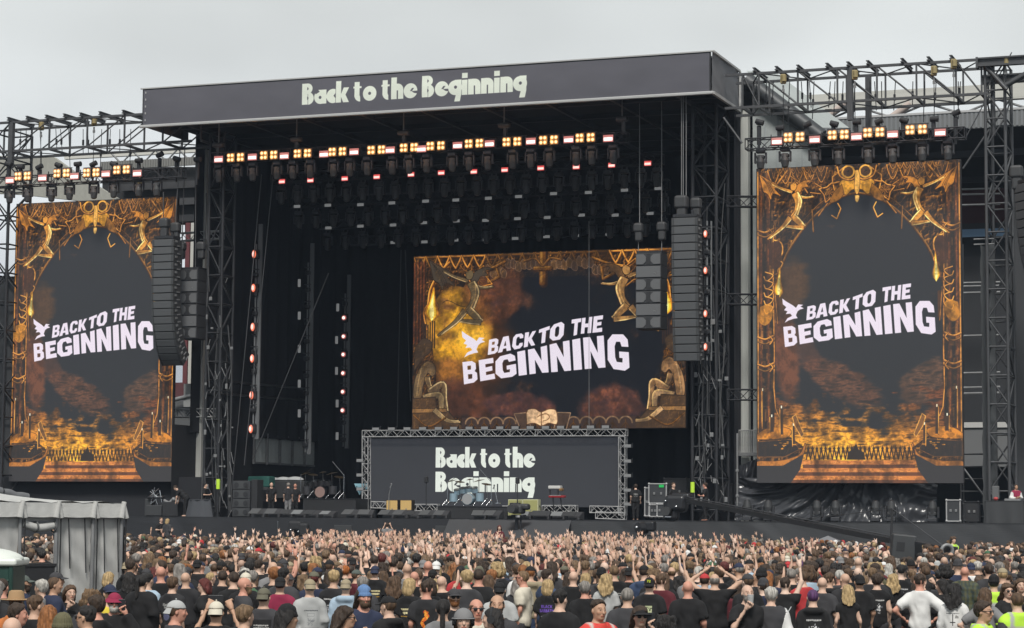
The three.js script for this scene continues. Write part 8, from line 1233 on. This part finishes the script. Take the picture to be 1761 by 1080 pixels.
// the rest of the nearer crowd, each a person with a look of its own
const R6 = rng(20250), pick = (l) => { let t = 0; for (const [, w] of l) t += w; let r = R6() * t; for (const [x, w] of l) if ((r -= w) < 0) return x; return l[0][0]; };
const TOPS = [['black', 60], ['faded black', 18], ['charcoal', 10], ['grey', 4], ['light grey', 3], ['white', 4], ['navy', 6], ['maroon', 3], ['red', 1.2], ['olive', 2], ['green', 1.4], ['dark blue', 3], ['light blue', 1.5], ['khaki', 1.2], ['purple', 1]];
const HAIRS = [['black', 14], ['dark brown', 30], ['brown', 26], ['light brown', 12], ['blond', 6], ['grey', 9], ['ginger', 4], ['white', 2.5], ['dark red', 2]];
const HATS = [['black', 12], ['charcoal', 5], ['navy', 3], ['khaki', 3], ['camo', 2], ['grey', 3], ['white', 2], ['red', 1.4], ['green', 1], ['cream', 1.5]];
const WHERE = [[215, 'in front of the marquee'], [330, 'below the left screen'], [430, 'below the left tower'], [620, 'below the left riser'], [760, 'below the tan cabinets'], [862, 'below the drum kit'], [930, 'below the olive cabinets'], [1080, 'below the keyboards'], [1190, 'below the flight cases'], [1300, 'below the right tower'], [1480, 'below the right screen'], [1600, 'near the crane box'], [2000, 'below the outer tower']];
const AD = { short: 'short', crop: 'cropped', fade: 'short', ring: 'thinning', curly: 'curly', bob: 'chin length', long: 'long straight', wavy: 'long wavy', tail: 'tied back' };
const field = [];
function open(p, d) { if (inTent(p)) return false; for (const q of spots) if ((q.x - p.x) ** 2 + (q.z - p.z) ** 2 < d * d) return false; return true; }
{
  const HERO = [297, 303, 372, 420, 533, 626, 645, 734, 859, 900, 942, 963, 1029, 1042, 1117, 1136, 1183, 1229, 1285, 1326, 1350, 1398, 1478, 1508, 1581, 1640, 1659, 1690, 1709, 1733, 1749]; const COUNT = 300 - NEAR.length - 12; let tries = 0; const list = [];
  while (list.length < COUNT && tries++ < 30000) {
    const d = 23 + 20 * Math.pow(R6(), 0.8), px = -20 + R6() * 1800, r = ray(px, 1000), l = Math.hypot(r.x, r.z), p = V(EYE.x + r.x / l * d, 0, EYE.z + r.z / l * d);
    const minD = d < 33 ? 0.8 : 0.55; if (!open(p, minD)) continue;
    if (NEAR.some((n) => Math.abs(n[0] - px) < (d < 33 ? 26 : 9) && d < far(spots[NEAR.indexOf(n)]) && d > 1)) { if (d < 33 || R6() < 0.8) continue; }
    if (NEAR.some((n, i) => HERO.includes(n[0]) && Math.abs(n[0] - px) < 24 + 900 / d && d < far(spots[i]))) continue;
    spots.push(p); list.push([p, px, d]);
  }
  list.sort((a, b) => a[1] - b[1]); const seen = new Map(), made = [];
  for (const [p, px, d] of list) {
    const build = pick([['m', 60], ['l', 16], ['f', 24]]), col = pick(HAIRS), style = build === 'f' ? pick([['long', 4], ['wavy', 4], ['bob', 3], ['tail', 2]]) : pick([['short', 10], ['crop', 6], ['fade', 6], ['ring', 3], ['bald', 4], ['long', 2], ['wavy', 1], ['curly', 2]]);
    const capped = style !== 'bald' && style !== 'curly' && R6() < 0.26, hat = capped ? [pick([['cap', 5], ['capback', 4], ['beanie', 2]]), pick(HATS)] : null, kind = pick([['shirt', 74], ['hoodie', 9], ['vest', 6], ['longsleeve', 6], ['jacket', 4]]), tc = pick(TOPS);
    const arms = d > 36 && px > 420 && px < 1380 ? 0.22 : 0.05, pose = R6() < arms ? pick([['hornsR', 3], ['hornsL', 3], ['fist', 1]]) : pick([['down', 9], ['fold', 2], ['front', 1]]);
    const look = V(0 - p.x, 0, 0 - p.z).normalize(), turn = Math.atan2(look.x, look.z) + (R6() - 0.5) * 1.0 + (R6() < 0.08 ? (R6() - 0.5) * 3 : 0);
    const print = (kind === 'shirt' || kind === 'vest') && /black/.test(tc) && pose === 'down' && R6() < 0.62 ? pick([['words', 5], ['skull', 3], ['flower', 2], ['tour', 1], ['badge', 1], ['pale', 1]]) : null;
    const hairWords = style === 'bald' ? 'bald person' : hat ? `person in ${hat[1] === 'camo' ? 'camouflage' : hat[1]} ${hat[0] === 'beanie' ? 'knitted hat' : hat[0] === 'capback' ? 'backwards cap' : 'cap'}` : `person with ${AD[style]} ${col} hair`;
    const topWords = `${tc} ${{ shirt: 'T-shirt', hoodie: 'hooded top', vest: 'sleeveless top', longsleeve: 'long sleeves', jacket: 'jacket' }[kind]}`, act = /horns|fist/.test(pose) ? ' raising arm' : print ? ' with back print' : '';
    const label = `${hairWords} ${style === 'bald' || !hat ? 'in' : 'and'} ${topWords}${act}, ${WHERE.find(([x]) => px < x)[1]}`;
    made.push({ pos: p, turn, tall: (build === 'f' ? 1.57 : 1.69) + (R6() - 0.5) * 0.14, build, pose, skin: pick([['p', 5], ['t', 2], ['r', 2], ['w', 3], ['n', 5]]), hair: hat && !['long', 'wavy', 'tail', 'bob'].includes(style) ? ['crop', col] : [style, col], hat, top: [kind, tc], print, pack: !print && pose === 'down' && R6() < 0.13 ? pick([['charcoal', 3], ['black', 3], ['navy', 1], ['olive', 1], ['maroon', 1]]) : null, extras: R6() < 0.07 ? ['glasses'] : [], label, mid: d > 31, lean: (R6() - 0.5) * 0.09, legs: pick([['charcoal', 4], ['black', 4], ['dark blue', 3], ['olive', 1]]) });
    seen.set(label, (seen.get(label) ?? 0) + 1);
  }
  const nth = new Map();
  for (const m of made) { const n = seen.get(m.label); if (n > 1) { const k = nth.get(m.label) ?? 0; nth.set(m.label, k + 1); const full = m.label; m.label = `${n === 2 ? (k ? 'right' : 'left') : ORD[k] + ' from left'} of ${['', '', 'two', 'three', 'four', 'five', 'six'][n] ?? 'several'}: ${full}`; } const base = m.label; m.label = m.label.replace('long wavy', 'wavy').replace('long straight', 'straight'); if (m.label.split(' ').length > 16) m.label = m.label.replace(' person with', '').replace(' with back print', ''); person(m); field.push(m.pos); }
}
// crew on and before the stage
function crew(px, py, z, floor, deg, tall, build, pose, skin, hair, top, label, more = {}) { const p = P(px, py, z); return person({ pos: V(p.x, floor, z), turn: turnOf(deg), tall, build, pose, skin, hair, hat: null, top, label, ...more }); }
crew(1213, 890, 2.4, DECK, -70, 1.76, 'm', 'front', 'r', ['short', 'dark brown'], ['shirt', 'black'], 'man in black standing on the stage behind the crane arm', { legs: 'black' });
crew(1158, 890, 2.0, DECK, 150, 1.76, 'm', 'front', 'p', ['short', 'brown'], ['shirt', 'black'], 'man in black T-shirt at the flight case with green label', { legs: 'black' });
crew(1093, 890, 0.5, DECK, 0, 1.72, 'l', 'down', 'p', ['short', 'dark brown'], ['shirt', 'black'], 'man in black seen from behind right of the low screen', { legs: 'black', print: 'words' });
crew(466, 884, -1.5, DECK, 170, 1.80, 'm', 'down', 'p', ['bald', ''], ['shirt', 'black'], 'bald man in black standing left of three on the stage', { legs: 'black' });
crew(495, 884, 0.5, DECK, 0, 1.74, 'm', 'down', 'p', ['short', 'grey'], ['shirt', 'faded black'], 'grey haired man in grey jeans on the stage at the left', { legs: 'grey' });
crew(507, 884, -1.5, DECK, 180, 1.76, 'm', 'down', 'r', ['crop', 'brown'], ['shirt', 'black'], 'man in black half behind the grey jeans on the stage', { legs: 'black' });
crew(547, 868, -7.6, DECK + 0.55, 150, 1.5, 'm', 'front', 'p', ['bald', ''], ['shirt', 'charcoal'], 'person behind the tan drum on the left riser', { legs: 'black' });
crew(352, 884, 1.0, DECK, 100, 1.72, 'm', 'front', 'p', ['short', 'black'], ['shirt', 'black'], 'dim figure in black beside the left stage tower', { legs: 'black' });
crew(1748, 897, 2.0, DECK, 170, 1.72, 'm', 'front', 't', ['short', 'dark brown'], ['waistcoat', 'claret'], 'person in claret and white shirt behind the booth at the right edge', { under: ['longsleeve', 'white'], extras: ['headphones'], legs: 'black' });
crew(1639, 928, 21.5, 0.25, 150, 1.72, 'm', 'front', 'p', ['curly', 'brown'], ['hivis', ''], 'crane operator with brown hair and yellow vest at the crane end', { under: ['shirt', 'black'], extras: ['headphones'] });
crew(277, 900, 5.6, 0.72, 150, 1.72, 'm', 'front', 'p', ['short', 'brown'], ['shirt', 'black'], 'man in black below the left screen leaning on the barrier', {});
crew(288, 900, 5.8, 0.66, 30, 1.72, 'm', 'down', 'p', ['bob', 'blond'], ['jacket', 'charcoal'], 'blond person from behind beside the man at the barrier', {});
crew(859, 900, 8.4, 0.55, 180, 1.66, 'f', 'front', 'p', ['long', 'dark red'], ['longsleeve', 'maroon'], 'long haired woman in dark red top before the covered ramp', {});
crew(666, 905, 6.2, 0.55, 0, 1.72, 'm', 'phone', 'n', ['short', 'dark brown'], ['shirt', 'grey'], 'photographer in the pit before the tan cabinets', {});
{ // man bending over at the left: a body of his own, bent at the hips
  const p = P(319, 884, 2.0), b = [[-0.1, 0.92, 0], [0.1, 0.92, 0]], L = [ELL([0, 0.94, -0.05], [0.17, 0.14, 0.14], 0.06), CONE([0, 0.98, 0], [0, 1.22, 0.3], 0.15, 0.16, 0.08), CONE([-0.17, 1.27, 0.34], [0.17, 1.27, 0.34], 0.06, 0.06, 0.07), CONE([0, 1.27, 0.36], [0, 1.36, 0.48], 0.06, 0.055, 0.04), CONE([-0.2, 1.24, 0.34], [-0.22, 0.98, 0.42], 0.054, 0.044, 0.04), CONE([-0.22, 0.98, 0.42], [-0.18, 0.74, 0.46], 0.044, 0.03, 0.03), CONE([0.2, 1.24, 0.34], [0.22, 0.98, 0.42], 0.054, 0.044, 0.04), CONE([0.22, 0.98, 0.42], [0.18, 0.74, 0.46], 0.044, 0.03, 0.03)];
  for (const s of [-1, 1]) L.push(CONE([s * 0.1, 0.9, -0.04], [s * 0.11, 0.5, 0], 0.09, 0.06, 0.05), CONE([s * 0.11, 0.5, 0], [s * 0.11, 0.09, -0.04], 0.06, 0.042, 0.03), CONE([s * 0.11, 0.045, -0.06], [s * 0.12, 0.035, 0.13], 0.045, 0.036, 0.03), ...handShapes([s * 0.22, 0.98, 0.42], [s * 0.18, 0.74, 0.46], 'rest', s));
  const head = surface(fieldOf(headShapes()), [-0.115, 1.5, -0.12], [0.115, 1.78, 0.17], FINE.h, faceColor).translate(0, -1.5, 0).rotateX(0.75).translate(0, 1.36, 0.46);
  const t = thing('person', 'man in black bending down over gear below the left screen', 'person', V(p.x, DECK, 2.0), turnOf(-80)); mesh('body', mergeIndexed([surface(fieldOf(L), [-0.4, 0, -0.3], [0.4, 1.5, 0.7], 0.026), head]), SKIN.p, t);
  const sh = [L[0], L[1], L[2]], f0 = fieldOf(sh, 0.022), f1 = fieldOf([L[4], L[6]], 0.026); mesh('shirt', surface((x, y, z) => Math.max(smin(f0(x, y, z), Math.max(f1(x, y, z), 1.06 - y), 0.04) + 0.006 * Math.sin(y * 30 + z * 22), 0.9 - y), [-0.4, 0.8, -0.3], [0.4, 1.5, 0.6], 0.026), clothMat('black'), t); const tr = fieldOf(L.filter((s, i) => i === 0 || (i >= 8 && s.c && s.ra > 0.04)), 0.018); mesh('trousers', surface((x, y, z) => Math.max(tr(x, y, z), y - 1.0, 0.07 - y), [-0.4, 0, -0.35], [0.4, 1.05, 0.4], 0.034), clothMat('black'), t); mesh('hair', hairGeo('short', FINE.r).clone().translate(0, -1.5, 0).rotateX(0.75).translate(0, 1.36, 0.46), HCOL['dark brown'], t);
}
// the dense crowd further off, which nobody could count: bodies, clothes and hair of a dozen kinds
{
  const C = new THREE.Group(); C.name = 'crowd'; scene.add(C); tag(C, 'dense far crowd in dark clothes, many hands raised, filling the field before the stage', 'crowd', null, 'stuff');
  const RC = rng(911), LO = { b: 0.055, h: 0.017, f: 0.0125, s: 0.045, r: 0.02 }, kinds = [];
  for (const [pose, build, w, zone, sl = 1] of [['down', 'm', 30, 0], ['down', 'f', 16, 0], ['down', 'l', 12, 0], ['hornsR', 'm', 9, 1], ['hornsL', 'm', 9, 1], ['both', 'm', 5, 1], ['fist', 'f', 5, 1], ['hornsR', 'f', 5, 1], ['phone', 'm', 2, 0], ['hornsL', 'l', 4, 1, 2], ['fist', 'm', 4, 1, 2], ['down', 'm', 8, 0, 2]]) { const F = figure(pose, build, LO); kinds.push({ F, w, zone, body: F.body, shirt: garment(F, 'far' + pose + build + sl, sl, LO.s, 0.018).g, list: [] }); }
  const styles = ['short', 'crop', 'bob', 'long', 'wavy', 'curly', 'ring', 'cap', 'capback', 'beanie'].map((k) => ({ k, geo: HAT[k] ? hatGeo(k) : hairGeo(k, LO.r), list: [] }));
  const rows = []; const step = 0.585;
  for (let d = 42.5; d < 97; d += step * (d < 60 ? 1.0 : 0.98)) { const w = d * 0.27; for (let s = -w; s < w; s += step * 1.06) rows.push([d + (RC() - 0.5) * 0.5, s + (RC() - 0.5) * 0.5]); }
  for (const [d, s] of rows) {
    const p = EYE.clone().addScaledVector(AWAY, d).addScaledVector(RIGHT, s); p.y = 0; if (p.z < 10.6 || inTent(p) || RC() < 0.22 * sstep(0.45, 0.7, fbm(p.x / 4 + 9, p.z / 4 + 30, 23, 3)) + 0.04) continue;
    
    const [px] = toPixel(V(p.x, 1.7, p.z)); if (px < -120 || px > 1880) continue; if ((px > 1524 && px < 1590 && d > 58 && d < 92) || (px > 1618 && px < 1662 && d > 68 && d < 92)) continue;
    if (spots.some((q) => (q.x - p.x) ** 2 + (q.z - p.z) ** 2 < 0.16)) continue;
    const mid = Math.exp(-(((px - 880) / 430) ** 4)), clump = fbm(p.x / 3.2 + 50, p.z / 3.2 + 50, 19, 3), raise = (0.03 + 0.95 * mid) * clamp(3.4 * clump - 0.75, 0.1, 2); let tot = 0; const ws = kinds.map((k) => { const w = k.w * (k.zone ? raise * 0.78 : 1); tot += w; return w; }); let r = RC() * tot, i = 0; while ((r -= ws[i]) > 0) i++;
    const k = kinds[i], tall = (k.F.B === BUILD.f ? 1.52 : 1.64) + (RC() - 0.5) * 0.27, look = Math.atan2(-p.x * 0.8, -p.z) + (RC() - 0.5) * 0.8, m = new THREE.Matrix4().compose(p, new THREE.Quaternion().setFromAxisAngle(UPV, look), V(1, 1, 1).multiplyScalar(tall / HEIGHT));
    k.list.push(m); const h = RC(); let st = k.F.B === BUILD.f ? (h < 0.35 ? 3 : h < 0.65 ? 4 : h < 0.85 ? 2 : 7) : h < 0.34 ? 0 : h < 0.52 ? 1 : h < 0.58 ? 6 : h < 0.63 ? 5 : h < 0.68 ? 3 : h < 0.78 ? 7 : h < 0.87 ? 8 : h < 0.90 ? 9 : -1; if (st >= 0) styles[st].list.push(m);
  }
  const c = new THREE.Color(), wpick = (l) => { let t = 0; for (const [, w] of l) t += w; let r = RC() * t; for (const [x, w] of l) if ((r -= w) < 0) return x; return l[0][0]; };
  const put = (name, geo, list, mat, color) => { if (!list.length) return; const im = new THREE.InstancedMesh(geo, mat, list.length); im.name = name; list.forEach((m, i) => { im.setMatrixAt(i, m); color(c); im.setColorAt(i, c); }); im.castShadow = im.receiveShadow = true; im.userData.kind = 'stuff'; C.add(im); };
  const skins = [[0.63, 0.42, 0.32], [0.57, 0.36, 0.26], [0.60, 0.33, 0.24], [0.70, 0.50, 0.40], [0.58, 0.39, 0.29], [0.48, 0.30, 0.21]], base = std(1, 1, 1, 0.65, 0, { vertexColors: true }), cl = std(1, 1, 1, 0.88, 0, { side: THREE.DoubleSide });
  for (const k of kinds) { put('heads_and_arms', k.body, k.list, base, (q) => { const s = skins[Math.floor(RC() * 6)], v = 0.7 + 0.5 * RC(); q.setRGB(s[0] * v, s[1] * v, s[2] * v); }); put('shirts', k.shirt, k.list, cl, (q) => { const s = COL[wpick(TOPS)], v = 0.8 + 0.4 * RC(); q.setRGB(s[0] * v, s[1] * v, s[2] * v); }); }
  const legs = trousersOf(kinds[0].F, 0.07); put('trousers', legs, kinds.flatMap((k) => k.list), cl, (q) => q.setRGB(0.03 + 0.03 * RC(), 0.03 + 0.03 * RC(), 0.04 + 0.03 * RC()));
  for (const s of styles) put(HAT[s.k] ? 'hats' : 'hair', s.geo, s.list, HAT[s.k] ? cl : base, (q) => { if (HAT[s.k]) { const a = COL[wpick(HATS.filter(([n]) => COL[n]))]; q.setRGB(...a); } else { const a = HCOL[wpick(HAIRS)].color; q.setRGB(a.r, a.g, a.b); } });
  rename(C); console.log('far crowd', kinds.reduce((t, k) => t + k.list.length, 0));
}
renderer.render(scene, camera);
